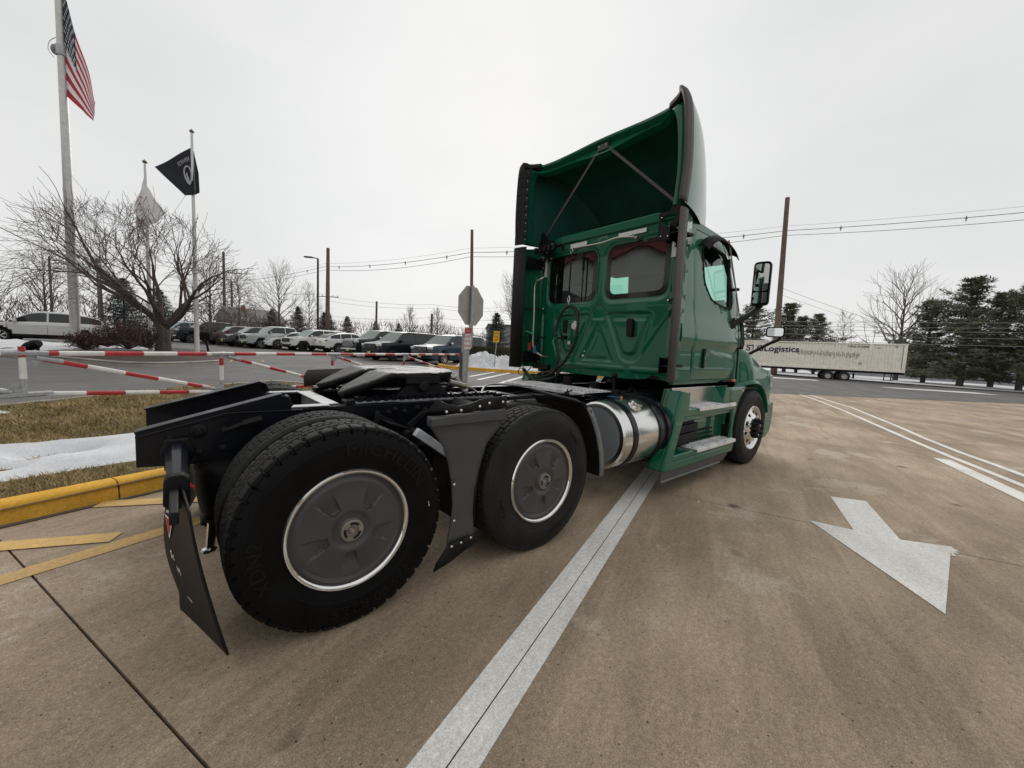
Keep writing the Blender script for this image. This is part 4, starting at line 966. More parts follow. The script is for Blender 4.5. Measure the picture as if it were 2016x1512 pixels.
for s in (-1, 1):
    V, F = cdt(body, [DOOR], .05); m = MB(); m.add([(x, sidey(x, z, s), z) for x, z in V], F); m.build('cab_side', GREEN, TRK, smooth=50, solid=.02 if s > 0 else 0)
    dn = [((x-4.28)*.993+4.28, (z-1.98)*.9945+1.98) for x, z in DOOR]
    def dh(x, z):
        h = -.006*smooth01(.014, 0, -sdf(x, z, dn)); h -= .010*smooth01(.035, .008, sdf(x, z, DW)) if sdf(x, z, DW) > 0 else 0
        h += .010*smooth01(1.20, 1.26, z)*smooth01(1.56, 1.50, z+.10*(x-4)); return h
    V, F = cdt(dn, [DW], .036); m = MB(); m.add([(x, sidey(x, z, s)+s*dh(x, z), z) for x, z in V], F)
    door = m.build('door', GREEN, TRK, smooth=50)
    m = MB(); V, F = cdt(DW, [], .3); m.add([(x, sidey(x, z, s)-s*.018, z) for x, z in V], F); m.build('door_window', GLS_L, door, smooth=60)
    m = MB(); D2 = [Vector((x, sidey(x, z, s)-s*.002, z)) for x, z in DW]; m.tube(D2+[D2[0]], .011, 8, cap=False); m.tube([(4.50, s*1.015, 2.62), (4.58, s*1.03, 2.03)], .022, 8); m.build('window_seal', BLKM, door)
    m = MB(); vs = spline([(3.72, s*1.06, 2.60), (3.82, s*1.09, 2.70), (4.00, s*1.10, 2.745), (4.30, s*1.10, 2.70), (4.46, s*1.09, 2.62)], 6)
    m.grid([[Vector(q)+Vector((0, s*a, b)) for q in vs] for a, b in ((-.06, .03), (-.02, .035), (.03, .01), (.06, -.035))]); m.build('rain_visor', BLKM, door, smooth=60, solid=.008)
    m = MB(); m.prism(rounded([(3.905, 1.30), (3.955, 1.30), (3.965, 1.52), (3.915, 1.52)], .022, 4), s*1.062, s*1.085); m.build('door_handle', BLKM, door, bevel=.005)
    m = MB(); m.prism(rounded([(3.915, 1.315), (3.945, 1.315), (3.952, 1.44), (3.925, 1.44)], .012, 3), s*1.086, s*1.0875); m.build('handle_recess', FRIT, door)
    m = MB(); m.box((4.72, s*1.045, 1.142), (.40, .04, .03)); m.build('side_marker', BLKM, TRK, bevel=.006)
    m = MB(); m.box((4.86, s*1.062, 1.143), (.13, .03, .034)); m.build('marker_lamp', ORANGE, TRK, bevel=.01)
    m = MB(); m.prism([(3.36, 1.115), (4.95, 1.125), (4.95, 1.16), (3.36, 1.16)], s*.98, s*1.03); m.build('door_sill', GREEN, TRK, bevel=.005)
# roof of the cab
rows = []
for i in range(22):
    t = i/21; row = []
    for j in range(21):
        q = -1+2*j/20; e = abs(q)**3.2
        x = 3.355+(1.66-.46*q*q)*t; y = q*(.985-.05*t); z = 2.955-.14*e-.03*t-.10*t**4*0+.012*math.cos(q*3)
        if t > .7: z -= .18*((t-.7)/.3)**2*(.5+.5*abs(q))
        row.append((x, y, z))
    rows.append(row)
MB().grid(rows).build('cab_roof', GREEN, TRK, smooth=60)
m = MB(); m.prism([(-.95, 2.84), (.95, 2.84), (.93, 2.90), (.72, 2.945), (-.72, 2.945), (-.93, 2.90)], 3.322, 3.40, 'yz'); m.build('roof_header', GREEN, TRK, bevel=.015)
# windshield, dash, seats, floor
m = MB(); m.grid([[(5.42-.40*y*y, y, 1.98), (5.22-.46*y*y, y*.98, 2.38), (4.98-.48*y*y, y*.93, 2.82)] for y in (-.98, -.75, -.5, -.25, 0, .25, .5, .75, .98)]); m.build('windshield', GLS_L, TRK, smooth=60)
for s in (-1, 1): MB().tube([(5.02, s*.96, 1.98), (4.74, s*.955, 2.42), (4.48, s*.92, 2.80)], .03, 8).build('windshield_pillar', GREEN, TRK)
m = MB(); m.box((4.2, 0, 1.19), (1.65, 2.0, .03)); m.prism([(5.2, 1.2), (4.6, 1.25), (4.55, 1.65), (4.72, 1.92), (5.12, 1.97)], -.98, .98); m.build('dashboard', INT, TRK, bevel=.02)
for y in (-.5, .5):
    wq = .70 if y > 0 else .52; m = MB(); m.box((3.85, y, 1.62), (.5, .5, .14)); m.box((3.66, y*.98, 2.02), (.13, wq, .72), (0, R(-5), 0)); m.box((3.60, y*.98, 2.50), (.12, wq-.02, .38), (0, R(-5), 0)); m.box((3.85, y, 1.4), (.35, .35, .3)); m.build('seat', INT, TRK, bevel=.04)
MB().tube([(4.42+.05*math.cos(a), .5+.21*math.cos(a+0)*0+.21*math.sin(a), 1.86+.20*math.cos(a)) for a in [2*PI*k/24 for k in range(25)]], .014, 8, cap=False).tube([(4.47, .5, 1.84), (4.7, .5, 1.7)], .03, 8).build('steering_wheel', INT, TRK)
m = MB(); m.box((3.95, 0, 2.84), (1.1, 1.8, .02)); m.build('headliner', INT, TRK); m = MB(); m.box((4.68, 0, 2.74), (.30, 1.7, .22)); m.build('overhead_console', INT, TRK, bevel=.03)
for s in (-1, 1):
    V, F = cdt([(3.38, 1.2), (3.38, 2.84), (4.5, 2.84), (4.98, 2.1), (4.9, 1.2)], [[(4.22+(x-4.22)*1.30, min(2.76, 2.36+(z-2.36)*1.25)) for x, z in DW]], .3); m = MB(); m.add([(x, s*(tumb(z)-.05), z) for x, z in V], F); m.build('inner_trim', INT, TRK, smooth=0)
V, F = cdt([(-1.0, 1.16), (1.0, 1.16), (1.0, 2.85), (-1.0, 2.85)], [wr, wl], .4); m = MB(); m.add([(XW+.04, y, z) for y, z in V], F); m.build('inner_trim', INT, TRK, smooth=0)
# plastic covered seat backs
# roof fairing
edge = [(1.165, 2.87, 3.0), (1.185, 3.2, 3.0), (1.175, 3.5, 2.995), (1.155, 3.72, 2.99), (1.125, 3.84, 2.985), (1.085, 3.895, 3.0), (1.02, 3.87, 3.05), (.90, 3.865, 3.12), (.70, 3.88, 3.17), (.45, 3.90, 3.20), (.2, 3.912, 3.205), (0, 3.915, 3.205)]
full = [(-y, z, x) for y, z, x in edge]+[(y, z, x) for y, z, x in edge[::-1][1:]]
fe = spline([(x, y, z) for y, z, x in full], 4)
def fair(inset=0., ns=16, x1=4.62, back=0.0):
    rows = []
    for i in range(ns+1):
        t = i/ns; row = []
        for q in fe:
            x, y, z = q
            wy = 1-.46*t**1.45; k = (z-2.87)/1.01
            top = 1-.97*t**2.6-.02*t
            zz = 2.87+(z-2.87)*top
            yy_ = y*wy
            n = Vector((0, yy_*1.0, (zz-2.87)*1.2+.001)); ln = n.length or 1
            f_ = max(0, 1-inset/max(ln, .01))
            row.append((x+back+(x1-x-back)*t, yy_*(1-inset/max(abs(y), .6)) if inset else yy_, zz-inset*1.0*k if inset else zz))
        rows.append(row)
    return rows
fo = MB().grid(fair()).build('roof_fairing', GREEN, TRK, smooth=60)
inner = fair(.075, 16, 4.50, .07)
MB().grid(inner).build('fairing_inside', GREEN_IN, fo, smooth=60)
# flange between skin and inner shell
rim0 = [Vector(q) for q in fair()[0]]; rim1 = []
for q in rim0:
    k = (q.z-2.87)/1.01; rim1.append(Vector((q.x+.01, q.y*(1-.05/max(abs(q.y), .6)), q.z-.045*k)))
rim1b = [Vector((q.x+.07, q.y*(1-.055/max(abs(q.y), .6)), q.z-.050*((q.z-2.87)/1.01))) for q in rim0]
rim2 = [Vector((q.x+.03, q.y*(1-.115/max(abs(q.y), .6)), q.z-(.10+.05*math.cos(q.y*2.2)**2)*((q.z-2.87)/1.01))) for q in rim0]
rim3 = [Vector((q.x+.12, q.y*(1-.13/max(abs(q.y), .6)), q.z-(.12+.05*math.cos(q.y*2.2)**2)*((q.z-2.87)/1.01))) for q in rim0]
MB().grid([rim0, [a.lerp(b, .5) for a, b in zip(rim0, rim1)], rim1b, [a.lerp(b, .15) for a, b in zip(rim2, rim1b)], rim2, rim3]).build('fairing_flange', GREEN, fo, smooth=35)
tip = [(a, b) for a, b in zip(rim0, rim1)]
for s in (-1, 1):
    # rubber trim: side strip from the bottom of the extender to the tip
    st = [(3.0, s*1.165, 1.17), (3.0, s*1.165, 2.0), (3.0, s*1.165, 2.80)]
    m = MB(); L_ = []
    for q in st: L_.append(Vector(q))
    m.grid([[q+Vector((a, s*b, 0)) for q in L_] for a, b in ((.075, .028), (.0, .040), (-.055, .030), (-.06, .012), (.0, .0))]); m.build('rubber_edge', PLAS2, TRK, smooth=40, solid=.006)
    L2 = [Vector((x, s*abs(y), z)) for x, y, z in spline([(x, y, z) for y, z, x in edge[:6]], 5)]
    m = MB(); m.grid([[q+Vector((a, s*b, 0)) for q in L2] for a, b in ((.075, .008), (.0, .022), (-.055, .012), (-.06, -.01), (0., -.045))]); re = m.build('rubber_edge', PLAS2, fo, smooth=40, solid=.006)
    L3 = [Vector((x, s*abs(y), z)) for x, y, z in spline([(x, y, z) for y, z, x in edge[4:8]], 5)]
    m = MB(); m.grid([[q+Vector((a, 0, b)) for q in L3] for a, b in ((.07, .004), (-.03, .012), (-.035, -.03), (.0, -.075))]); m.build('rubber_tip', BLKM, fo, smooth=40, solid=.006)
    # segmented flaps on the inner side
    if s > 0:
        m = MB(); m.grid([[(2.94, 1.162, z), (2.955, 1.10, z), (2.99, .985, z)] for z in (1.17, 2.0, 2.80)]); m.build('rubber_liner', BLKM, TRK, smooth=60, solid=.006)
    for k in range(9 if s > 0 else 0):
        z0 = 2.83+k*.108; L4 = [z0, z0+.103]
        yy0 = 1.165+.012
        m = MB(); m.grid([[(2.985+.012*(z == L4[1]), .995-.06*smooth01(3.6, 3.9, z), z), (2.95, 1.10-.06*smooth01(3.6, 3.9, z), z), (2.935, 1.165-.05*smooth01(3.6, 3.9, z), z)] for z in L4]); m.build('rubber_segment', BLKM, re, smooth=0, solid=.008)
        m = MB(); m.sphere((2.975, 1.01-.06*smooth01(3.6, 3.9, z0), z0+.06), .007, 6, 4); m.build('rivet', ALU, re)
    # side extender panel below
    V, F = cdt([(3.02, 1.18), (3.02, 2.80), (3.30, 2.84), (3.42, 2.84), (3.38, 1.18)], [], .12); m = MB()
    m.add([(x, s*(1.165-.10*smooth01(3.05, 3.42, x)), z) for x, z in V], F); ex = m.build('side_extender', GREEN, TRK, smooth=60, solid=.012)
    for z, h in ((2.62, .16), (1.32, .17)):
        m = MB(); m.prism([(3.05, z-h/2), (3.05, z+h/2), (3.30, z+h*.35), (3.30, z-h*.35)], s*1.02, s*1.03); m.box((3.31, s*1.0, z), (.012, .10, h)); m.prism([(3.06, z-.01), (3.30, z-.01), (3.30, z+.02), (3.06, z+.0)], s*1.03, s*1.15); b_ = m.build('extender_bracket', BLKM, ex, bevel=.003)
        for dz in (-h*.35, h*.35): MB().sphere((3.30, s*.965, z+dz), .009, 8, 5).build('bolt', ALU, b_)
    m = MB(); m.bar((3.32, s*.93, 1.995), (3.06, s*1.14, 1.99), .02, .02); b_ = m.build('extender_stay', BLKM, ex)
    for y in (.93, .99): MB().sphere((3.305, s*y, 2.0), .014, 8, 6).build('bolt', ALU, b_)
    # corner bracket and strut
    hole = [(-.80, 2.80), (-.80, 2.875), (-.93, 2.875), (-.96, 2.86), (-.90, 2.78), (-.86, 2.76)]
    ou = [(-.765, 2.68), (-.765, 2.91), (-1.10, 2.93), (-1.08, 2.90), (-.95, 2.75), (-.92, 2.66), (-.87, 2.625), (-.79, 2.63)]
    V, F = cdt(ou, [hole], .08); m = MB(); m.add([(3.295, -s*y, z) for y, z in V], F); cb_ = m.build('corner_bracket', BLKM, TRK, smooth=0, solid=.01)
    for y, z in ((.80, 2.86), (.80, 2.67), (.88, 2.66), (.895, 2.76)): MB().sphere((3.285, s*y, z), .009, 8, 5).build('bolt', ALU, cb_)
    V, F = cdt([(.86, 2.90), (1.03, 2.94), (1.02, 3.04), (.99, 3.06), (.93, 2.99)], [], .1); m = MB(); m.add([(3.30, s*y, z) for y, z in V], F); m.build('strut_foot', BLKM, cb_, smooth=0, solid=.01)
    MB().bar((3.245, s*.055, 3.825), (3.30, s*.96, 2.97), .030, .010, (1, 0, 0)).build('fairing_strut', PLAS2, TRK, smooth=0)
m = MB(); m.box((3.237, 0, 3.83), (.012, .15, .07)); ap = m.build('strut_plate', PLAS2, TRK, bevel=.004)
for y in (-.05, .05): MB().sphere((3.230, y, 3.84), .009, 8, 5).build('bolt', ALU, ap)
# hood and fenders
rows = []; XS = [4.97, 5.06, 5.16, 5.28, 5.4, 5.52, 5.64, 5.76, 5.88, 5.98, 6.08, 6.16, 6.24, 6.3, 6.35]
def hoodrow(x):
    t = (x-4.97)/1.38
    ztop = 2.00-.28*t-.42*t**3.5; zf = 1.66-.28*t-.34*t**3     # centre / fender crown heights
    yo = 1.02+.13*smooth01(0, .25, t)-.05*smooth01(.72, 1, t)
    zb = 1.13 if x < 5.0 else 1.13
    pts = [(yo-.0, .55), (yo+.015, .8), (yo+.02, 1.0), (yo+.01, 1.13), (yo-.01, 1.28), (yo-.035, zf-.22), (yo-.08, zf-.09), (yo-.17, zf-.015), (yo-.28, zf+.02), (yo-.36, zf+.07+.05*(1-t)), (yo-.45, ztop-.07), (.35, ztop-.01), (0, ztop)]
    if t > .55:
        k = (t-.55)/.45
        pts = [(a*(1-.06*k*k), b if b > .99 else b) for a, b in pts]
    return pts
def hoodgrid(sign):
    return [[(x, sign*a, b) for a, b in hoodrow(x)] for x in XS]
for s in (-1, 1):
    # fine grid with the wheel arch cut out by a curve
    xs = [4.97+1.38*i/60 for i in range(61)]; rows = []
    for x in xs:
        pr = hoodrow(x); dx = x-5.315; za = .505+math.sqrt(max(0, .615**2-dx*dx)) if abs(dx) < .615 else 0
        if x < 5.315-.30: za = max(za, 1.115)
        lo = max(za, .60)
        sp = [(a, b) for a, b in pr if b > lo+.02]
        # interpolate y at lo
        def ya(z):
            for (a0, b0), (a1, b1) in zip(pr, pr[1:]):
                if b0 <= z <= b1: return a0+(a1-a0)*(z-b0)/(b1-b0)
            return pr[0][0]
        row = []; side = pr[:7]
        zc = pr[6][1]
        for j in range(12): z = lo+(zc-lo)*j/11; row.append((x, s*ya(z), z))
        for a, b in pr[7:]: row.append((x, s*a, b))
        rows.append(row)
    hd = MB().grid(rows).build('hood', GREEN, TRK, smooth=60, doubles=True)
    pth = []
    for k in range(31):
        a = R(178-k*5.4); pth.append((5.315+.60*math.cos(a), .505+.60*math.sin(a)))
    pth = [q for q in pth if q[1] > .56]
    def yo_(x): t = (x-4.97)/1.38; return 1.04+.13*smooth01(0, .25, t)-.05*smooth01(.72, 1, t)
    m = MB(); m.grid([[(5.315+(x-5.315)*k_, s*(yo_(x)+b_), .505+(z-.505)*k_) for x, z in pth if x > 4.99 or True] for k_, b_ in ((1.08, -.02), (1.05, .012), (1.0, .018), (.985, -.01), (.99, -.30))]); m.build('wheel_arch', GREEN, hd, smooth=50)
    m = MB(); m.grid([[(5.315+.595*math.cos(a), s*y, .505+.595*math.sin(a)) for a in [R(170-8*k) for k in range(21)]] for y in (1.1, .5)]); m.build('arch_liner', BLKM, hd, smooth=60)
    # black cowl vent and body gap
    m = MB(); m.prism([(5.01, 1.60), (5.03, 1.93), (5.10, 1.87), (5.18, 1.62), (5.14, 1.55)], s*.985, s*1.045); m.build('cowl_vent', BLKM, hd, bevel=.01)
    m = MB(); m.tube([(4.965, s*1.01, 1.90), (4.975, s*1.045, 1.5), (4.97, s*1.05, 1.13)], .011, 6); m.build('hood_gap', BLKM, hd)
    # bumper side
    bp = [(6.0, .60), (6.02, .75), (6.10, .80), (6.34, .80), (6.36, .6), (6.30, .35), (6.12, .26), (5.95, .27), (5.97, .45)]
    m = MB(); m.prism(bp, s*.98, s*1.12); m.build('bumper_end', GREEN, TRK, bevel=.03, seg=3)
    m = MB(); m.prism(rounded([(5.95, .98), (6.30, 1.02), (6.32, 1.20), (6.1, 1.24)], .05, 3), s*.9, s*1.085); m.build('headlamp', mat('lamp_clear', (.5, .5, .5), .1, coat=1), TRK, bevel=.02)
m = MB(); m.box((6.25, 0, .53), (.22, 2.0, .5)); m.build('bumper', GREEN, TRK, bevel=.05)
m = MB(); m.box((6.32, 0, 1.15), (.06, 1.0, .6)); m.build('grille', BLKM, TRK, bevel=.03)
m = MB(); m.box((5.5, 0, .95), (1.5, 1.5, .5)); m.build('engine_block', BLKM, TRK, bevel=.05)
# mirrors
for s in (-1, 1):
    m = MB(); sec = rounded([(-.09, -.27), (.09, -.27), (.09, .27), (-.09, .27)], .05, 4)
    c = Vector((5.0, s*1.235, 2.375)); rt = Matrix.Rotation(s*R(-8), 3, 'Z')
    rows = []
    for dx_, k_ in ((-.05, .93), (-.052, .96), (-.045, 1.0), (.02, 1.0), (.06, .85), (.085, .5)): rows.append([c+rt @ Vector((dx_, a*k_*1.05, b*(1-(1-k_)*.5))) for a, b in sec])
    m.grid(rows, close=True); m.f.append(tuple(range(len(m.v)-len(sec), len(m.v)))); m.m.append(0); mh = m.build('mirror', PLAS2 if False else BLKM, TRK, smooth=40)
    MG = mat('mirror_glass', (.75, .80, .80), .02, 1)
    m = MB(); m.add([c+rt @ Vector((-.0535, a*.86, b*.62+.075)) for a, b in sec], [tuple(range(len(sec)))]); m.build('mirror_glass', MG, mh, smooth=0)
    m = MB(); m.add([c+rt @ Vector((-.0535, a*.86, b*.25-.175)) for a, b in sec], [tuple(range(len(sec)))]); m.build('mirror_glass', MG, mh, smooth=0)
    m = MB(); m.tube(spline([(4.62, s*1.02, 1.80), (4.70, s*1.07, 1.86), (4.90, s*1.16, 1.99), (5.02, s*1.22, 2.09), (5.03, s*1.24, 2.14)], 6), [.045]*6+[.036]*6+[.030]*6+[.034]*7, 10); m.prism([(4.48, 1.84), (4.74, 1.94), (4.80, 1.80), (4.62, 1.70), (4.50, 1.76)], s*1.0, s*1.06); m.build('mirror_arm', BLKM, mh, bevel=.008)
    c = Vector((5.9, s*1.175, 1.83)); hr = Matrix.Rotation(s*R(-11), 3, 'Z'); m = MB(); sec = rounded([(-.115, -.072), (.115, -.072), (.115, .072), (-.115, .072)], .04, 4)
    m.grid([[c+hr @ Vector((dx_, a*k_, b*k_)) for a, b in sec] for dx_, k_ in ((-.03, .93), (-.03, 1.0), (.01, 1), (.05, .7), (.065, .3))], close=True); mh = m.build('hood_mirror', BLKM, TRK, smooth=40)
    m = MB(); m.add([c+hr @ Vector((-.0325, a*.84, b*.80)) for a, b in sec], [tuple(range(len(sec)))]); m.build('mirror_glass', MG, mh, smooth=0)
    MB().tube(spline([(5.85, s*.86, 1.50), (5.88, s*.95, 1.56), (5.9, s*1.10, 1.66), (5.9, s*1.23, 1.73), (5.9, s*1.22, 1.78)], 6), .022, 8).build('hood_mirror_arm', BLKM, mh)
MB().tube([(4.17, -1.13, 2.76), (4.60, -1.15, 1.99)], .009, 6).build('antenna', GALV, TRK)
MB().box((4.5, -1.1, 2.25), (.05, .12, .03)).build('antenna_mount', BLKM, TRK)
# --- side fairing with steps (both sides)
GSF = GREEN
for s in (-1, 1):
    def arcpts(r, a0, a1, n): return [(5.315+r*math.cos(R(a0+(a1-a0)*k/n)), .505+r*math.sin(R(a0+(a1-a0)*k/n))) for k in range(n+1)]
    rearp = [(2.945, .29), (3.245, 1.07), (3.39, 1.055), (3.39, .875), (3.31, .85), (3.14, .42), (3.10, .29)]
    m = MB(); m.prism(rearp, s*1.215, s*1.175); m.prism([(2.955, .29), (3.25, 1.07), (3.29, 1.07), (2.995, .29)], s*1.176, s*1.05); fr = m.build('side_fairing', GREEN, TRK, bevel=.010)
    front = [(4.36, 1.075)]+[(4.97, 1.075)]+[(5.315-.66*math.cos(R(a)), .505+.66*math.sin(R(a))) for a in (52, 40, 28, 16, 4, -8, -16)]+[(4.60, .32), (4.58, .43), (4.60, .60), (4.56, .86), (4.47, .90)]
    front = [q for q in front]
    V, F = cdt(front, [], .05); m = MB(); m.add([(x, s*(1.185+.012*smooth01(.5, .3, z)-.05*smooth01(4.50, 4.36, x)), z) for x, z in V], F); m.build('fairing_front', GREEN, fr, smooth=50, solid=.03)
    m = MB(); m.prism([(3.0, .43), (4.72, .43), (4.70, .9), (4.78, 1.08), (3.2, 1.08)], s*1.03, s*1.02); m.build('fairing_back', GREEN, fr, bevel=.003)
    m = MB(); m.prism([(4.30, .88), (4.36, 1.075), (4.62, 1.075), (4.62, .88)], s*1.18, s*1.02); m.build('fairing_gusset', GREEN, fr, bevel=.01)
    m = MB(); m.prism([(3.30, .80), (4.62, .80), (4.62, .872), (3.30, .872)], s*1.20, s*1.0); m.prism([(3.31, .74), (4.60, .76), (4.62, .80), (3.30, .80)], s*1.17, s*1.0); m.build('step_ledge', GREEN, fr, bevel=.010)
    m = MB(); m.prism([(3.06, .36), (4.66, .36), (4.66, .425), (3.10, .425)], s*1.21, s*.98); m.prism([(2.99, .27), (4.64, .27), (4.68, .36), (3.02, .36)], s*1.205, s*1.0); m.build('step_ledge', GREEN, fr, bevel=.012)
    m = MB(); m.prism([(2.95, .185), (4.30, .185), (4.42, .20), (4.52, .25), (4.55, .30), (2.96, .30)], s*1.195, s*1.183); m.build('rubber_skirt', PLAS2, fr, smooth=0)
    m = MB(); m.box((3.625, s*1.195, .185), (1.35, .022, .018)); m.build('skirt_lip', GREY_EDGE, fr, bevel=.004)
    m = MB(); m.prism([(3.36, .885), (4.30, .885), (4.36, 1.085), (3.33, 1.085)], s*1.045, s*1.031); m.build('step_back_plate', ALU, fr, bevel=.004)
    for (x0, x1, z0, y0, y1) in ((3.62, 4.60, .878, 1.04, 1.215), (3.60, 4.63, .432, 1.04, 1.235)):
        m = MB(); m.box(((x0+x1)/2, s*(y0+y1)/2, z0), (x1-x0, y1-y0, .012)); m.box(((x0+x1)/2, s*(y1+.003), z0-.012), (x1-x0, .006, .036)); st_ = m.build('step_tread', TREADP, fr, bevel=.002)
        m = MB(); nx = int((x1-x0)/.036); ny = 5
        for i in range(nx):
            for j in range(ny):
                x = x0+.02+i*.036+(.012 if j % 2 else 0); y = y0+.02+j*(y1-y0-.03)/(ny-1)
                m.box((x, s*y, z0+.010), (.022, .012, .010), (0, 0, R(35 if (i+j) % 2 else -35)))
        m.build('tread_bumps', TREADP, st_, smooth=0)['kind'] = 'stuff'
        m = MB()
        for i in range(nx-1):
            m.box((x0+.035+i*.036, s*(y0+y1)/2, z0+.0066), (.010, .10, .0012))
        m.build('tread_slots', MATS['hole_black'], st_, smooth=0)['kind'] = 'stuff'
    # inner perforated tread and air outlet
    m = MB(); m.prism([(3.20, .46), (3.26, .70), (3.32, .735), (3.76, .745), (3.70, .50), (3.66, .46)], s*1.115, s*1.05); vt = m.build('vent_box', BLKM, fr, bevel=.015)
    for z in (.655, .56):
        m = MB(); m.prism([(3.27, z-.05), (3.32, z+.035), (3.78, z+.045), (3.75, z-.04)], s*1.15, s*1.10); m.build('vent_louvre', PLAS2 if False else BLKM, vt, bevel=.012)
    m = MB()
    for i in range(16):
        for j in range(3): m.box((3.72+i*.045-.02*j, s*(1.05-.0), .47+j*.05), (.028, .006, .022))
    m.build('perforation', MATS['hole_black'], fr, smooth=0)['kind'] = 'stuff'
# ================================================================== CARS
TYRE = mat('car_tyre', (.015, .015, .016), .7); CGL = mat('car_glass', (.012, .016, .018), .05, spec=.6)
WGL = mat('windscreen_glass', (.10, .145, .135), .06, spec=.7)
def wheel_proto(style):
    m = MB(); r = .37
    m.lathe([(.245, -.02), (.26, .0), (.30, .012), (.345, .005), (.368, -.03), (.372, -.08), (.368, -.19), (.33, -.22), (.24, -.22)], axis='y', n=32, flip=1)
    rim = MB(); rim.lathe([(.255, .004), (.245, .004), (.235, -.03), (.235, -.06)], axis='y', n=32)
    n = {'silver': 6, 'dark': 5, 'plain': 7, 'bright': 8}[style]
    for k in range(n):
        a = 2*PI*k/n
        for da in (-.14, .14): rim.bar((.05*math.cos(a), -.012, .05*math.sin(a)), (.24*math.cos(a+da), -.004, .24*math.sin(a+da)), .030, .02, (0, 1, 0))
    rim.lathe([(0, .0), (.05, .0), (.06, -.02)], axis='y', n=16)
    rm = {'silver': ALU, 'dark': mat('dark_rim', (.03, .03, .033), .35, .5), 'plain': SILV, 'bright': CHR}[style]
    ro = rim.build('wheel', rm, smooth=30); m.build('tyre', TYRE, ro, smooth=30)
    MB().lathe([(0, -.07), (.24, -.07)], axis='y', n=20).build('brake_disc', BLKM, ro, smooth=0); return ro
WP = {k: wheel_proto(k) for k in ('silver', 'dark', 'plain', 'bright')}
WPused = {}
def lerp_tab(tab, x):
    if x <= tab[0][0]: return tab[0][1]
    for (a, b), (c, d) in zip(tab, tab[1:]):
        if x <= c: return b+(d-b)*(x-a)/(c-a) if c > a else d
    return tab[-1][1]
def car(name, label, cat, paint, loc, head, kind='suv', L=4.8, W=1.95, H=1.75, rim='silver', grille='dark', clad=True, hoodz=1.05, plate=True, glass=None, rear=False, wb=None, chrome=None):
    T = thing(name, label, cat, loc, head, 'vehicles parked in the lot')
    h = L/2; gc = .24; wbx = (wb or L*.585)/2; fx = wbx+.02*L; rx = -wbx+.02*L; wr_ = .37
    zb_ = hoodz
    if kind == 'suv': top = [(-h, .75), (-h+.05, zb_+.02), (-h+.12, H*.86), (-h+.35, H-.05), (-h+.8, H), (h*.12, H), (h*.26, H-.07), (h*.55, hoodz+.05), (h*.62, hoodz+.01), (h*.9, hoodz-.07), (h*.97, hoodz-.14), (h, .80)]
    elif kind == 'sloped': top = [(-h, .75), (-h+.06, zb_+.02), (-h+.34, H*.80), (-h+.7, H-.17), (-h+1.3, H-.055), (-h+1.9, H), (h*.05, H), (h*.2, H-.07), (h*.52, hoodz+.04), (h*.62, hoodz), (h*.88, hoodz-.12), (h*.96, hoodz-.2), (h, .70)]
    elif kind == 'pickup': top = [(-h, .95), (-h+.03, hoodz+.02), (-h+.1, hoodz+.03), (-.20*L, hoodz+.03), (-.195*L, H-.28), (-.17*L, H-.05), (-.1*L, H), (.10*L, H), (.15*L, H-.06), (.27*L, hoodz+.05), (.31*L, hoodz+.02), (.46*L, hoodz-.04), (.485*L, hoodz-.12), (h, .9)]
    else: top = [(-h, .7), (-h+.1, .98), (-h+.45, 1.05), (-h+.75, 1.10), (-h+1.35, H-.05), (-h+1.9, H), (h*.0, H), (h*.15, H-.06), (h*.5, hoodz+.03), (h*.62, hoodz-.02), (h*.88, hoodz-.16), (h*.96, hoodz-.24), (h, .62)]
    belt = lambda x: min(lerp_tab(top, x)-.03, zb_+.03-.03*x/h)
    def wd(x):
        e = abs(x)/h; return W/2*(1-.10*smooth01(.72, 1.0, e)-.02*e)
    def zl(x): e = abs(x)/h; return gc+.12*smooth01(.85, 1., e)
    tum = .16 if kind != 'sedan' else .2
    def side(x, t):
        zt = lerp_tab(top, x); b = belt(x); w_ = wd(x)*.955; k = min(1, (zt-b)/(H-zb_) if H > zb_ else 1)
        return (w_-tum*k*t, b+(zt-.05*k-b)*t)
    xs = sorted(set([-h+i*L/72 for i in range(73)]+[a for a, b in top])); rows = []
    for x in xs:
        zt = lerp_tab(top, x); b = belt(x); w_ = wd(x); k = min(1, max(0, (zt-b)/(H-zb_)))
        z0 = zl(x); mid = z0+(b-z0)*.5
        y1, _z = side(x, 1)
        half_ = [(w_*.6, z0), (w_*.9, z0+.01), (w_*.985, z0+.07)]+[(w_*(1.0-.012*abs(q-.5)*2), z0+.12+(b-z0-.16)*q) for q in (0, .16, .33, .5, .67, .84, 1)]+[(w_*.957, b), side(x, .5), (y1, _z), (y1-.04, zt-.02*k-.005), (w_*.45, zt-.003), (0, zt+.006)]
        row = []
        for y, z in half_:
            for wx in (fx, rx):
                d = math.hypot(x-wx, z-wr_)
                if d < wr_+.065 and y > w_*.55 and z < b-.05: y = w_*.62
            row.append((x, y, z))
        rows.append(row)
    m = MB(); nr = len(rows[0])
    for s in (1, -1): m.grid([[(x, s*y, z) for x, y, z in r_] for r_ in rows])
    for end, idx in ((rows[0], 0), (rows[-1], 1)):
        pts = [(x, y, z) for x, y, z in end]+[(x, -y, z) for x, y, z in end[::-1]]; m.add(pts, [tuple(range(len(pts)))])
    # dark lower cladding and wheel wells
    nrows = len(rows); per = (nrows-1)*(nr-1)
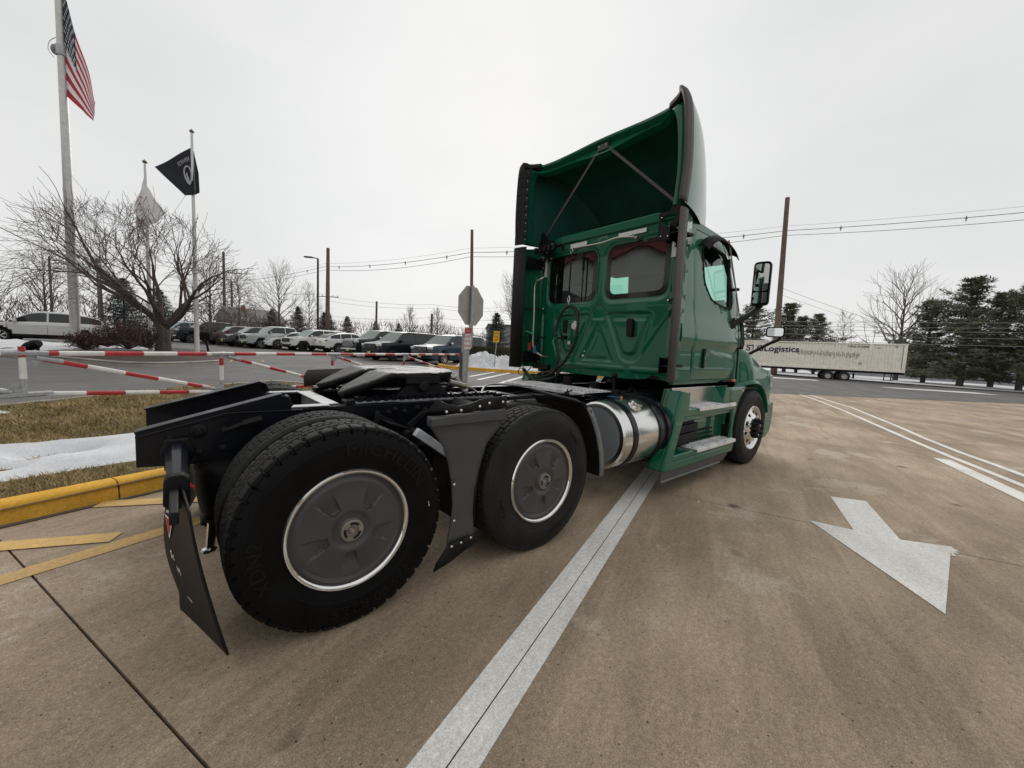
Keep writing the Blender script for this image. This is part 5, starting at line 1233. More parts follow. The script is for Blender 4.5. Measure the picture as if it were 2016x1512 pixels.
    for si in range(2):
        for i in range(nrows-1):
            for j in range(nr-1):
                f = si*per+i*(nr-1)+j; zc = (rows[i][j][2]+rows[i+1][j+1][2])/2; yc = min(rows[i][j][1], rows[i+1][j+1][1]); xc = rows[i][j][0]
                if yc < wd(xc)*.66 and zc < .9 and j < 9: m.m[f] = 1
                elif clad and (zc < .42): m.m[f] = 1
                elif zc < gc+.06: m.m[f] = 1
    bd = m.build('body', [paint, BLKM], T, smooth=38, doubles=True)
    for wx in (fx, rx):
        for s in (1, -1):
            a = MB(); a.tube([(wx+(wr_+.07)*math.cos(q), s*(wd(wx)+.004), wr_+(wr_+.07)*math.sin(q)) for q in [PI*(k/14)*1.12-.19 for k in range(15)]], .030 if clad else .012, 6); a.build('arch_trim', BLKM if clad else paint, T)
            wp = WP[rim]; first = rim not in WPused; WPused[rim] = 1
            o = wp if first else copy_tree(wp); o.parent = T; o.location = (wx, s*(wd(wx)-.015), wr_); o.rotation_euler = (0, .3*wx, PI if s < 0 else 0)
            o.scale = (1, 1, 1)
    glass = glass or CGL
    # side windows
    def edge_x(lo, hi): return [lo+(hi-lo)*i/8 for i in range(9)]
    if kind == 'pickup': spans = [(-.165*L, -.03*L), (-.015*L, .235*L)]
    elif kind == 'sedan': spans = [(-.27*L, -.09*L), (-.075*L, .225*L)]
    else: spans = [(-h+.42, -.235*L), (-.22*L, -.03*L), (-.015*L, .245*L)]
    for s in (1, -1):
        for a, b in spans:
            g = MB(); rws = []
            for x in edge_x(a, b):
                q = [side(x, t) for t in (.12, .4, .7, .90)]
                rws.append([(x, s*(y+.007), z) for y, z in q])
            g.grid(rws); g.build('side_window', glass, T, smooth=60)
    xw0 = [x for x, z in top if z <= hoodz+.055 and x > 0][0]; xr0 = [x for x, z in top if z >= H-.08][-1]
    g = MB(); rws = []
    for i in range(7):
        x = xw0+.02+(xr0-xw0)*i/6; zt = lerp_tab(top, x); y1, z1 = side(x, 1)
        rws.append([(x, v*(y1-.07), zt+.010-.012*v*v) for v in (-1, -.6, 0, .6, 1)])
    g.grid(rws); g.build('windscreen', WGL, T, smooth=60)
    xb0 = [x for x, z in top if z >= H-.08][0] if kind != 'pickup' else -.175*L
    if kind != 'pickup':
        g = MB(); x1 = -h+.065 if kind == 'suv' else (-h+.16 if kind == 'sloped' else -h+.80); rws = []
        for i in range(6):
            x = x1+(xb0-x1)*i/6*.95; zt = lerp_tab(top, x); y1, z1 = side(x, 1)
            rws.append([(x-.010, v*(y1-.09), zt+.006) for v in (-1, -.5, 0, .5, 1)])
        g.grid(rws); g.build('rear_window', glass, T, smooth=60)
    # front end
    zf = hoodz-.16; gw = W*.34
    gm = {'dark': BLKM, 'chrome': CHR}[grille]
    fb = MB(); fb.box((h-.0, 0, zf-.13 if kind != 'sedan' else zf-.15), (.07, gw*2*(.86 if kind != 'sedan' else .7), .30 if kind != 'sedan' else .13)); gr = fb.build('grille', BLKM, T, bevel=.03)
    gb = MB(); ns = 5 if kind != 'sedan' else 2
    for k in range(ns): gb.box((h+.038, 0, zf-.25+k*.28/ns+.02 if kind != 'sedan' else zf-.17+k*.05), (.02, gw*1.6, .022 if grille == 'chrome' else .014))
    if grille == 'chrome': gb.box((h+.036, 0, zf+.035), (.02, gw*1.75, .03)); gb.box((h+.036, 0, zf-.30), (.02, gw*1.75, .03))
    gb.build('grille_bar', CHR if grille == 'chrome' else mat('dark_chrome', (.25, .25, .26), .2, .9), gr)
    gb = MB(); gb.lathe([(.05, 0), (.05, .012), (0, .014)], (h+.045, 0, zf-.11), 'x', 14); gb.build('badge', mat('dark_chrome', (.25, .25, .26), .2, .9), gr)
    for s in (1, -1):
        y = s*(wd(h*.96)-.20)
        if kind == 'sedan' or kind == 'sloped': q = MB(); q.prism([(h-.42, zf+.02), (h-.06, zf-.11), (h-.03, zf-.03), (h-.34, zf+.075)], y-s*.02, s*(wd(h*.9)+.012))
        else: q = MB(); q.box((h-.10, y+s*.05, zf-.05), (.26, .30, .15 if grille != 'tall' else .3))
        q.build('headlight', mat('headlight_lens', (.62, .64, .66), .08, .2, coat=1), T, bevel=.02)
        q = MB(); q.box((h-.01, y+s*.02, .50), (.10, .22, .09)); q.build('fog_light', BLKM, T, bevel=.02)
        q = MB(); q.box((-h+.07, s*(wd(-h*.96)-.09), zb_-.08), (.16, .20, .22 if kind != 'sloped' else .09)); q.build('tail_light', mat('tail_lens', (.25, .01, .012), .15, coat=1), T, bevel=.02)
        q = MB(); xm = .20*L; ym = side(xm, .1)[0]; q.box((xm, s*(ym+.13), zb_+.11), (.13, .20, .15)); q.bar((xm, s*(ym-.02), zb_+.03), (xm, s*(ym+.08), zb_+.07), .05, .05); q.build('wing_mirror', paint if chrome is None else chrome, T, bevel=.03)
        q = MB(); q.bar((.04*L, s*(wd(0)+.012), zb_-.12), (.085*L, s*(wd(0)+.012), zb_-.12), .02, .025)
        q.bar((-.15*L, s*(wd(0)+.010), zb_-.12), (-.105*L, s*(wd(0)+.010), zb_-.12), .02, .025); q.build('door_handle', paint if chrome is None else chrome, T)
        q = MB()
        for xd in (.255*L, -.022*L, -.215*L): q.tube([(xd, s*(wd(xd)+.001), .38), (xd+.01, s*(wd(xd)+.001), zb_-.02)], .005, 4)
        q.build('door_gap', BLKM, T)
        if kind in ('suv',):
            q = MB(); q.tube([(-.36*L, s*(wd(0)*.955-tum-.02), H+.0), (-.33*L, s*(wd(0)*.955-tum-.02), H+.045), (.05*L, s*(wd(0)*.955-tum-.02), H+.045), (.08*L, s*(wd(0)*.955-tum-.02), H)], .016, 6); q.build('roof_rail', BLKM, T)
    q = MB(); q.box((h+.02, 0, .42), (.06, W*.62, .16)); q.build('front_bumper_grille', BLKM, T, bevel=.02)
    if kind in ('pickup',) or grille == 'chrome': MB().box((h+.03, 0, .56), (.10, W*.86, .10)).build('front_bumper', CHR if kind == 'pickup' and grille == 'chrome' else paint, T, bevel=.03)
    if plate:
        MB().box((h+.085, 0, .50), (.012, .31, .16)).build('number_plate', mat('plate_yellow', (.62, .53, .22), .5, var=.2, vscale=40), T, bevel=.005)
        MB().box((-h-.012, 0, .86), (.012, .31, .16)).build('number_plate', MATS['plate_yellow'], T, bevel=.005)
    MB().box((-h-.0, 0, .45), (.09, W*.8, .2)).build('rear_bumper', BLKM, T, bevel=.03)
    return T
def paintm(n, c, met=.0): return mat('car_paint_'+n, c, .35, met, spec=.2, coat=.6, coatrough=.03, var=.05, vscale=3)
HD = math.atan2(-.25, -.97)
def C(x, y): return (x, y, gz(x, y))
def fromfront(fx_, fy_, L, wb, hd):      # position of the car centre from its front axle's near wheel (left wheel faces us)
    c, s = math.cos(hd), math.sin(hd); fx0 = wb/2+.02*L
    lx, ly = fx0, .9
    return C(fx_-(c*lx-s*ly), fy_-(s*lx+c*ly))
car('parked_car', 'blue luxury SUV with tall bright slatted grille nearest the snow bank', 'SUV', paintm('blue', (.028, .052, .075), .3), fromfront(11.99, 18.46, 5.4, 3.07, HD), HD, 'suv', 5.4, 2.05, 1.93, 'bright', 'chrome', False, 1.22, wb=3.07, chrome=CHR)
car('parked_car', 'black full size SUV with dark glass and bright lower grille trim', 'SUV', paintm('black', (.010, .012, .018), .3), fromfront(9.89, 21.18, 5.4, 3.1, HD), HD, 'suv', 5.4, 2.03, 1.95, 'silver', 'dark', False, 1.2, wb=3.1)
car('parked_pickup', 'dark grey pickup truck with big chrome grille and bumper', 'pickup truck', paintm('charcoal', (.025, .03, .032), .4), C(11.3, 26.0), HD, 'pickup', 5.9, 2.06, 1.98, 'silver', 'chrome', False, 1.30, wb=3.7, chrome=CHR)
car('parked_car', 'white crossover parked tail first with red tail lights and yellow plate', 'crossover', paintm('white', (.74, .74, .73)), C(10.2, 31.2), HD+PI, 'sloped', 4.6, 1.88, 1.66, 'silver', 'dark', True, 1.05)
car('parked_car', 'white SUV with black wheels and dark grille', 'SUV', paintm('white', (.74, .74, .73)), fromfront(7.03, 31.8, 5.0, 3.0, HD), HD, 'suv', 5.0, 2.0, 1.78, 'dark', 'dark', True, 1.12, wb=3.0, plate=False)
car('parked_car', 'low white sedan between the pale pickup and the white SUV', 'sedan', paintm('white', (.74, .74, .73)), fromfront(5.55, 33.4, 4.85, 2.8, HD), HD, 'sedan', 4.85, 1.85, 1.46, 'silver', 'dark', False, .95, wb=2.8)
car('parked_pickup', 'pale silver pickup with black grille beside the white sedan', 'pickup truck', paintm('silver_green', (.42, .47, .46), .4), C(5.9, 35.0), HD, 'pickup', 5.35, 1.9, 1.83, 'plain', 'dark', True, 1.18, wb=3.2)
car('parked_car', 'dark grey crossover with bright grille bar left of the pale pickup', 'crossover', paintm('grey', (.055, .057, .062), .4), C(4.4, 36.8), HD, 'sloped', 4.6, 1.86, 1.68, 'silver', 'chrome', True, 1.08)
car('parked_car', 'dark maroon crossover with wide headlights', 'crossover', paintm('maroon', (.075, .018, .022), .4), C(3.3, 39.2), HD, 'sloped', 4.6, 1.86, 1.66, 'silver', 'chrome', True, 1.06)
car('parked_car', 'grey SUV with black roof farthest back behind the maroon crossover', 'SUV', paintm('lightgrey', (.30, .31, .33), .4), C(3.9, 43.6), HD, 'suv', 4.7, 1.88, 1.70, 'silver', 'dark', True, 1.08)
car('parked_pickup', 'black pickup with chrome bumper behind the mailbox', 'pickup truck', paintm('black', (.010, .012, .018), .3), C(1.9, 41.8), HD, 'pickup', 5.8, 2.0, 1.92, 'silver', 'chrome', False, 1.28, wb=3.6, plate=False)
car('parked_car', 'pale blue silver SUV behind the tree trunk', 'SUV', paintm('paleblue', (.40, .47, .53), .4), C(-.2, 44.4), HD+.25, 'suv', 4.85, 1.92, 1.80, 'silver', 'dark', True, 1.15, plate=False)
HS = math.atan2(.07, -.997)
car('parked_car', 'large silver white SUV seen from the side behind the tall flagpole', 'SUV', paintm('pearl', (.72, .73, .72), .1), C(-6.05, 30.7), HS, 'sloped', 5.1, 1.95, 1.74, 'silver', 'dark', True, 1.05, wb=2.95)
car('parked_car', 'dark glassed white SUV cut by the left edge behind the silver SUV', 'SUV', paintm('white', (.74, .74, .73)), C(-12.3, 35.5), HS, 'suv', 5.2, 1.98, 1.90, 'silver', 'dark', False, 1.15)

# ================================================================== TRAILER
TP = mat('cream_container_paint', (.93, .89, .78), .55, var=.10, vscale=3, bump=.05)
TR_ = Vector((55.49, 1.66)); TL_ = Vector((49.16, 16.71)); dv = (TL_-TR_).normalized(); nv = Vector((-dv.y, dv.x))
if nv.dot(Vector((-.63, -3.09))-TR_) < 0: nv = -nv
trl = thing('container_trailer', 'cream corrugated container on a black chassis trailer across the road', 'trailer', (TR_.x, TR_.y, gz(TR_.x, TR_.y)), math.atan2(dv.y, dv.x))
# local: +x along to the front end (hidden by the cab), side toward the viewer is local y = ys
ysg = 1 if (Matrix.Rotation(-math.atan2(dv.y, dv.x), 3, 'Z') @ Vector((nv.x, nv.y, 0))).y > 0 else -1
z0, z1, LL = 1.20, 4.10, 16.15
rows = []; x = .35
m = MB(); prof = []
while x < LL-.35:
    prof += [(x, 0), (x+.12, 0), (x+.15, .07), (x+.25, .07)]; x += .28
m.grid([[(a, ysg*(.0+1.22*0)-ysg*b, z) for a, b in prof] for z in (z0+.28, z1-.12)])
sd = m.build('container_side', TP, trl, smooth=20)
m = MB(); m.box((LL/2, -ysg*2.40, (z0+z1)/2), (LL-.2, .05, z1-z0)); m.box((LL/2, -ysg*1.2, z1-.05), (LL-.1, 2.3, .04)); m.build('container_shell', TP, trl)
m = MB(); m.box((LL/2, -ysg*.0, z1-.06), (LL, .10, .12)); m.box((LL/2, 0, z0+.16), (LL, .07, .28)); m.build('container_beam', TP, trl, bevel=.01)
for x in (.16, 2.85, 13.2, LL-.12):
    MB().box((x, ysg*.012, (z0+z1)/2), (.28 if x < 1 else .20, .10, z1-z0-.02)).build('container_post', TP, trl, bevel=.01)
m = MB(); m.box((.05, -ysg*1.2, (z0+z1)/2), (.06, 2.3, z1-z0)); m.build('container_doors', TP, trl, bevel=.01)
m = MB(); m.box((7.6, -ysg*.5, z0-.10), (15.5, .14, .22)); m.box((7.6, -ysg*1.9, z0-.10), (15.5, .14, .22)); m.box((.35, -ysg*1.2, z0-.12), (.5, 2.3, .2)); m.box((.95, -ysg*.2, .72), (.08, .08, .75)); m.box((1.5, -ysg*.2, .72), (.08, .08, .75)); m.box((1.2, -ysg*.2, .36), (.9, .2, .05)); m.box((12.5, -ysg*.3, .65), (.1, .1, .9))
m.build('chassis', BLK, trl, bevel=.01)
wt = MB(); wt.lathe([(.27, .0), (.30, .01), (.42, .015), (.50, -.02), (.51, -.08), (.50, -.24), (.44, -.27)], axis='y', n=32)
rimw = MB().lathe([(.285, .0), (.26, -.01), (.24, -.10), (.12, -.10), (.11, -.04), (.06, -.03), (0, -.03)], axis='y', n=24).build('wheel', mat('steel_wheel', (.52, .52, .50), .5, .3, var=.3, vscale=9), trl); wt.build('tyre', TYRE, rimw, smooth=30)
rimw.location = (6.15, ysg*-.02, .51); rimw.rotation_euler = (0, 0, PI if ysg > 0 else 0)
if ysg > 0: pass
for (x, y) in ((4.75, -.02), (6.15, -.34), (4.75, -.34), (6.15, -2.1), (4.75, -2.1)):
    c = copy_tree(rimw); c.parent = trl; c.location = (x, ysg*y, .51)
if ysg > 0:
    for o in trl.children:
        if o.name.startswith('wheel'): o.rotation_euler = (0, 0, 0) ; 
for o in trl.children:
    if o.name.startswith('wheel'): o.scale = (1, ysg, 1)
MB().box((3.95, -ysg*.3, .62), (.03, .6, .55)).build('mud_flap', BLKM, trl)
for ax in (6.15, 4.75): MB().tube([(ax, -ysg*.1, .51), (ax, -ysg*2.3, .51)], .07, 8).build('axle', BLKM, trl)
rgt = Vector((-1, 0, 0)); upv = Vector((0, 0, 1)); nrm = rgt.cross(upv)
if nrm.y*ysg < 0: rgt = Vector((1, 0, 0))
NAVY = mat('navy_print', (.02, .03, .16), .5); FADE = mat('faded_print', (.52, .46, .35), .7, var=.25, vscale=5); INKG = mat('grey_print', (.16, .15, .13), .6); REDP = mat('red_print', (.55, .05, .05), .5)
def on_trailer(px, z, txt, size, mt, nm, bold=.0, sx=1.0, ext=.004, align='LEFT'):
    m = MB(); text_on(m, txt, size, (px, ysg*.012, z), rgt, upv, ext, align, sx, bold); return m.build(nm, mt, sd, smooth=0, fixn=False)
on_trailer(12.35, 3.16, 'STGLogistics', .86, NAVY, 'lettering', .016, 1.06, align='CENTER') if False else None
# text runs from the hidden front end towards the right end, i.e. along -x
on_trailer(14.05, 3.20, 'STGLogistics', .92, NAVY, 'lettering', .018, 1.06)
on_trailer(8.9, 2.92, 'intermodal freight', .80, FADE, 'faded_lettering', .0, 1.15) if False else None
m = MB()
rf = random.Random(11)
for k in range(34):     # ghost of old vinyl lettering
    xx = 9.25-k*.165; hh = .22+.34*abs(math.sin(k*1.7)); m.box((xx, ysg*.010, 2.98-.02*k*.3+.08*math.sin(k*2.3)), (.07+.05*rf.random(), .006, hh))
m.build('faded_lettering', FADE, sd, smooth=0)
on_trailer(4.75, 3.72, 'XPOU 412048', .26, INKG, 'container_number', .006, 1.1); on_trailer(2.35, 3.62, 'WT', .18, INKG, 'container_number', .004); on_trailer(1.0, 3.80, '4 8', .20, INKG, 'container_number', .004); on_trailer(10.9, 3.95, 'DOMESTIC USE ONLY', .16, mat('rust_print', (.35, .16, .08), .7), 'container_number', .003); on_trailer(3.75, 1.95, '53', .30, INKG, 'container_number', .006)
m = MB()
for k in range(20):
    a0 = R(20+k*16); a1 = R(20+(k+1)*16); r0 = .68
    if k < 17: m.bar((13.75+r0*math.cos(a0), ysg*.016, 3.05+r0*math.sin(a0)), (13.75+r0*math.cos(a1), ysg*.016, 3.05+r0*math.sin(a1)), .006, .03+.05*math.sin(PI*k/17), (0, 1, 0))
m.build('logo_ring', REDP, sd, smooth=0)
m = MB()
for k in range(6):
    a0 = 2*PI*k/6; a1 = a0+.8; m.bar((4.0+.24*math.cos(a0), ysg*.014, 3.05+.20*math.sin(a0)), (4.0+.24*math.cos(a1), ysg*.014, 3.05+.20*math.sin(a1)), .006, .03, (0, 1, 0))
m.build('recycling_mark', INKG, sd, smooth=0)

# ================================================================== VEGETATION
BARK = mat('bark', (.105, .085, .075), .95, var=.45, vscale=14, bump=.6, bscale=30, stretch=(1, 1, .25))
TWIG = mat('twigs', (.135, .108, .098), .95, var=.3, vscale=3); TWIG2 = mat('grey_twigs', (.24, .205, .19), .95, var=.3, vscale=3)
def bare_tree_mesh(seed, Ht, spread, trunk_h, trunk_r, levels=5, nb=(4, 3, 3, 3, 3), up=.35, lean=.5, start=1, droop=0., sides=(8, 6, 4, 3, 3, 3), ang=.75, lr=.68, mult=1., minr=.004, inside=None):
    rd = random.Random(seed); tk = MB(); cr_ = MB(); ends = []
    def branch(p, d, L, r, lev):
        if inside and not inside(p): return
        n = 5 if lev < 3 else 4 if lev == 3 else 3
        pts = [p.copy()]; rr = [r]; q = p.copy(); dd = d.copy()
        for i in range(n):
            dd = (dd+Vector((rd.gauss(0, .13), rd.gauss(0, .13), rd.gauss(0, .10)+up*.10*(1 if lev < 3 else .6)-droop*.1*lev))).normalized()
            q = q+dd*(L/n); pts.append(q.copy()); rr.append(max(minr, r*(1-.55*(i+1)/n)))
        (tk if lev < 2 else cr_).tube(pts, rr, sides[lev], cap=False)
        if lev >= levels: return
        k = nb[lev] if lev < len(nb) else 3
        for j in range(int(k*mult+rd.random()*.6)+1):
            t = .35+.65*(j+rd.random()*.6)/(k+.3) if lev else .55+.45*j/k
            t = min(t, 1.0); idx = min(n-1, int(t*n)); pp = pts[idx].lerp(pts[idx+1], t*n-idx) if idx < n else pts[-1]
            az = rd.uniform(0, 2*PI); ax_ = dd.orthogonal().normalized(); ax_.rotate(Matrix.Rotation(az, 3, dd)) if False else None
            s = dd.cross(Vector((math.cos(az), math.sin(az), rd.uniform(-.3, .3)))).normalized()
            a = ang*rd.uniform(.6, 1.15)*(1 if j < k else .3)
            nd = (dd*math.cos(a)+s*math.sin(a)); nd = (nd+Vector((0, 0, up*.35 if lev < 2 else up*.25))).normalized()
            branch(pp, nd, L*lr*rd.uniform(.75, 1.15), max(minr, rr[idx]*.62), lev+1)
    return rd, tk, cr_, branch
def make_bare(name, label, loc, seed, Ht=9, trunk_r=.16, kind='upright', group=None, mt=None, mult=1., levels=5, minr=.006):
    T = thing(name, label, 'tree', loc, seed*1.3, group)
    rd, tk, cr_, branch = bare_tree_mesh(seed, Ht, 1, 1, trunk_r, levels, mult=mult, up=.55 if kind != 'low' else .2, ang=.62, lr=.66, minr=minr)
    tk.tube([Vector((0, 0, -.1)), Vector((0, 0, Ht*.08)), Vector((.02, 0, Ht*.25)), Vector((.03, .02, Ht*.5)), Vector((0, .03, Ht*.78)), Vector((0, .03, Ht*.97))], [trunk_r*1.3, trunk_r, trunk_r*.85, trunk_r*.55, trunk_r*.25, .01], 8, cap=False)
    N = 26 if kind != 'oval' else 24
    for i in range(N):
        t = .16+.80*i/N; z = Ht*t; az = i*2.4+rd.uniform(-.4, .4)
        el = .45+.75*t; ln = Ht*(.46-.30*t) if kind == 'round' else Ht*(.36-.22*t)
        d = Vector((math.cos(az)*math.cos(el), math.sin(az)*math.cos(el), math.sin(el)))
        branch(Vector((0, 0, z)), d, ln, max(minr, trunk_r*(.5-.35*t)), 2 if levels > 4 else 2)
    tk.build('trunk', BARK, T, smooth=60, fixn=False); cr_.build('crown', mt or TWIG2, T, smooth=0, fixn=False); return T
# big ornamental tree by the flagpoles (wide and flat, forked low)
TB = thing('bare_tree', 'wide bare ornamental tree with forked trunk in the island by the flagpoles', 'tree', (-1.12, 20.97, .62))
rd, tk, cr_, branch = bare_tree_mesh(5, 6, 1, 1, .3, 6, inside=lambda p: ((p.dot(Vector((.763, -.644, 0)))+1.2)/5.6)**2+((p.z-.9)/5.3)**2+(p.dot(Vector((.646, .759, 0)))/4.5)**2 < 1 and p.z > .75+.27*max(0, abs(p.dot(Vector((.763, -.644, 0))))-1), nb=(2, 2, 2, 3, 2, 2), up=.08, ang=.68, lr=.74, sides=(10, 8, 6, 4, 3, 3, 3), minr=.0062)
tk.tube([Vector((0, 0, -.15)), Vector((0, 0, .25)), Vector((.02, 0, .8)), Vector((0, .02, 1.3))], [.34, .27, .235, .25], 12, cap=False)
rv = Vector((.763, -.644, 0)); fv = Vector((.646, .759, 0))
for (a, e, L, r_, dp) in ((-1, .55, 3.3, .13, .2), (-.6, .95, 3.2, .14, -.5), (-.25, 1.15, 3.0, .11, .6), (.12, 1.2, 2.6, .10, -.6), (.5, .95, 2.8, .13, .5), (1, .66, 3.0, .12, .1), (.8, .75, 2.6, .10, -.7), (-.85, .7, 3.0, .10, -.8), (-.5, .6, 2.8, .09, 1.0), (.3, .7, 2.6, .08, 1.2)):
    d = (rv*a+fv*dp+Vector((0, 0, math.tan(e)*math.hypot(a, dp)))).normalized(); st_ = Vector((rv.x*a*.12, rv.y*a*.12, rd.uniform(.9, 1.3)))
    branch(st_, d, L*.95, r_, 1)
tk.build('trunk', BARK, TB, smooth=60, fixn=False); cr_.build('crown', mat('dark_twigs', (.13, .10, .09), .95, var=.3, vscale=3), TB, smooth=0, fixn=False)
G1 = 'bare trees beyond the lot and road'
for (nm, lab, x, y, sd_, Ht, r_, kd, mu) in (
    ('bare_tree', 'round bare tree right behind the row of parked cars near the lamp post', 13.2, 77.4, 21, 11.5, .22, 'round', 1.),
    ('bare_tree', 'tall bare tree behind the trailer on the right', 72, 3.9, 22, 12.8, .26, 'round', 1.),
    ('bare_tree', 'small rounded bare tree above the black full size SUV', 33.0, 67.1, 23, 6.8, .14, 'oval', 1.),
    ('bare_tree', 'small rounded bare tree above the blue SUV', 34.5, 59.2, 24, 6.4, .14, 'oval', 1.),
    ('bare_tree', 'large bare tree rising behind the stop sign and cab edge', 30.5, 31.5, 25, 9.5, .18, 'round', 1.),
    ('bare_tree', 'bare tree left of the wooden utility pole near the lamp post', 20.5, 88, 26, 10.5, .15, 'round', .8),
    ('bare_tree', 'small thin bare tree between the evergreens on the right', 76, 10.5, 28, 9.0, .10, 'oval', .6),
    ('bare_tree', 'upright bare tree at the far left behind the street lamp', -21.5, 74, 29, 12.5, .18, 'oval', .9),
    ('bare_tree', 'bare tree seen through the crown left of the tall flagpole', -13.5, 75, 30, 9.5, .16, 'round', .8),
    ('bare_tree', 'bare tree behind the silver SUV right of the tall flagpole', -7.5, 66, 31, 11.5, .16, 'oval', .9),
    ('bare_tree', 'bare tree behind the black flag pole', 2.8, 64, 32, 9.5, .17, 'round', .8),
    ('bare_tree', 'wide bare tree above the dark crossover row', 6.6, 70, 33, 9.0, .16, 'round', .8),
    ('bare_tree', 'faint bare tree at the left picture edge', -25, 70, 34, 10, .16, 'oval', .8)):
    o = make_bare(nm, lab, (x, y, gz(x, y)-.1), sd_, Ht, r_, kd, G1, TWIG2 if sd_ % 2 else TWIG, mu, 4 if sd_ not in (25,) else 5, .012 if sd_ != 25 else .010)
PINE = mat('pine_needles', (.118, .130, .082), .85, var=.5, vscale=1.2, spec=.2); SPR = mat('spruce_needles', (.060, .078, .078), .85, var=.5, vscale=1.5, spec=.2)
PINE2 = mat('pine_needles_brown', (.135, .13, .08), .85, var=.4, vscale=1.2, spec=.2)
def needle_tuft(mb, c, rd, sz, n, mi=0):
    for _ in range(n):
        d = Vector((rd.gauss(0, 1), rd.gauss(0, 1), rd.gauss(.25, .6))).normalized(); s = d.cross(Vector((rd.gauss(0, 1), rd.gauss(0, 1), rd.gauss(0, 1)))).normalized()*sz*.13
        o = c+d*sz*rd.uniform(0, .5)
        mb.v += [tuple(o-s), tuple(o+s), tuple(o+d*sz)]; b = len(mb.v); mb.f.append((b-3, b-2, b-1)); mb.m.append(mi)
def make_pine(seed, Ht, wid, dens=1., spruce=False, base=.075):
    rd = random.Random(seed); tk = MB(); fo_ = MB()
    tk.tube([Vector((0, 0, -.2)), Vector((0, 0, Ht*.3)), Vector((.05, 0, Ht*.7)), Vector((0, 0, Ht))], [Ht*.020, Ht*.016, Ht*.009, .02], 8, cap=False)
    z = Ht*base; lv = 0
    while z < Ht*.985:
        t = z/Ht; k = rd.randint(4, 6) if not spruce else rd.randint(7, 9)
        for j in range(k):
            az = 2*PI*j/k+rd.uniform(-.4, .4); 
            prof = (1-t)**.75 if spruce else (1-t**1.7)*(.60+.40*math.sin(t*11+seed+az*1.5))+.07
            L = wid*prof*rd.uniform(.55, 1.2)
            if L < .15: L = .15
            el = (.08 if not spruce else -.12)+.25*t+rd.uniform(-.1, .1)
            p = Vector((0, 0, z)); d = Vector((math.cos(az)*math.cos(el), math.sin(az)*math.cos(el), math.sin(el)))
            mid = p+d*L*.6; tip_ = p+d*L+Vector((0, 0, L*(.10 if not spruce else .02)))
            tk.tube([p, mid, tip_], [max(.012, L*.014), max(.01, L*.008), .008], 4, cap=False)
            n = int((15 if not spruce else 8)*dens*(.4+L/wid))+2
            for i in range(n):
                s = .22+.8*(i+rd.random())/n; c = p+d*L*s+Vector((0, 0, L*.08*s*s)); lat = d.cross(Vector((0, 0, 1))).normalized()
                c = c+lat*rd.gauss(0, .13*L)*(1.1-.6*s)+Vector((0, 0, rd.uniform(-.12, .2)*(1 if not spruce else .5)))
                sz = (.27 if not spruce else .24)*Ht/10*rd.uniform(.7, 1.25)
                needle_tuft(fo_, c, rd, sz, 8 if not spruce else 7, 1 if rd.random() < .25 else 0)
        z += Ht*(.040 if not spruce else .030)*rd.uniform(.8, 1.25)
    return tk.build('trunk', BARK, None, smooth=60, fixn=False), fo_.build('crown', [SPR if spruce else PINE, SPR if spruce else PINE2], None, smooth=0, fixn=False)
PV = [make_pine(41, 13, 5.6, 1.25), make_pine(42, 13, 6.4, 1.2), make_pine(43, 8, 3.6, 1.7, True)]
PU = set()
def evergreen(v, lab, x, y, Ht, rz, group, name='evergreen_tree'):
    Ht = Ht*(.86 if v < 2 else 1); T = thing(name, lab, 'tree', (x, y, gz(x, y)-.05), rz, group); ref = 13 if v < 2 else 8; k = Ht/ref
    for o in PV[v]:
        if v in PU: o = o.copy(); link(o)
        o.parent = T; o.scale = (k*(1.3 if v < 2 else 1), k*(1.3 if v < 2 else 1), k)
    PU.add(v); return T
GE = 'evergreens beyond the road'
for (v, lab, x, y, Ht, rz) in (
    (0, 'tallest dark pine right of the tall bare tree', 66.2, -1.9, 14.2, 0.2), (1, 'broad dark pine at the right edge in front of a second trunk', 66.5, -6.0, 13.2, 1.9), (0, 'dark pine cut by the right picture edge', 67.5, -9.5, 13.0, 3.2),
    (1, 'thin topped pine standing just right of the trailer end', 69.5, 1.2, 12.0, 4.4), (0, 'background pine between the two big right hand pines', 74.5, -4.2, 13.5, 5.1),
    (1, 'pine behind the container right of the wooden pole', 71, 12.6, 10.6, 2.2), (0, 'pine directly behind the wooden utility pole and mirrors', 68, 15.5, 12.0, .9), (1, 'pine left of the utility pole behind the big mirror', 66, 19.5, 12.0, 3.9), (0, 'pine between mirrors and trailer top', 72.0, 15.0, 10.2, 5.7),
    (1, 'low pine seen behind the door mirror by the cab', 64, 24, 12.5, 1.2)):
    evergreen(v, lab, x, y, Ht, rz, GE)
evergreen(2, 'bluish spruce behind the yellow caution sign', 22.7, 27.0, 4.6, 0, None, 'spruce_tree')
GS = 'small spruces behind the parked cars'
for (lab, x, y, Ht, rz) in (('small spruce left of the short pole behind the black SUV', 24.0, 74.8, 5.2, 1), ('small spruce beside the wooden pole', 20.5, 77, 5.6, 2), ('darker spruce behind the lamp post', 16.3, 78, 6.2, 3), ('spruce above the dark grey pickup', 21.8, 79, 5.8, 4), ('distant spruce right of the short pole', 31.5, 80, 5, 5), ('spruce at the left of the white SUV roof', 12.5, 80, 5.5, 5.6), ('spruce left of the rounded bare trees', 37.5, 82, 5.0, .4)):
    evergreen(2, lab, x, y, Ht, rz, GS, 'spruce_tree')
evergreen(2, 'dark spreading evergreen behind the bare tree and white flag pole', -4.6, 52, 5.8, 1, None, 'evergreen_tree'); evergreen(2, 'second dark evergreen right of the tree trunk', -2.0, 54, 5.2, 2, None, 'evergreen_tree')
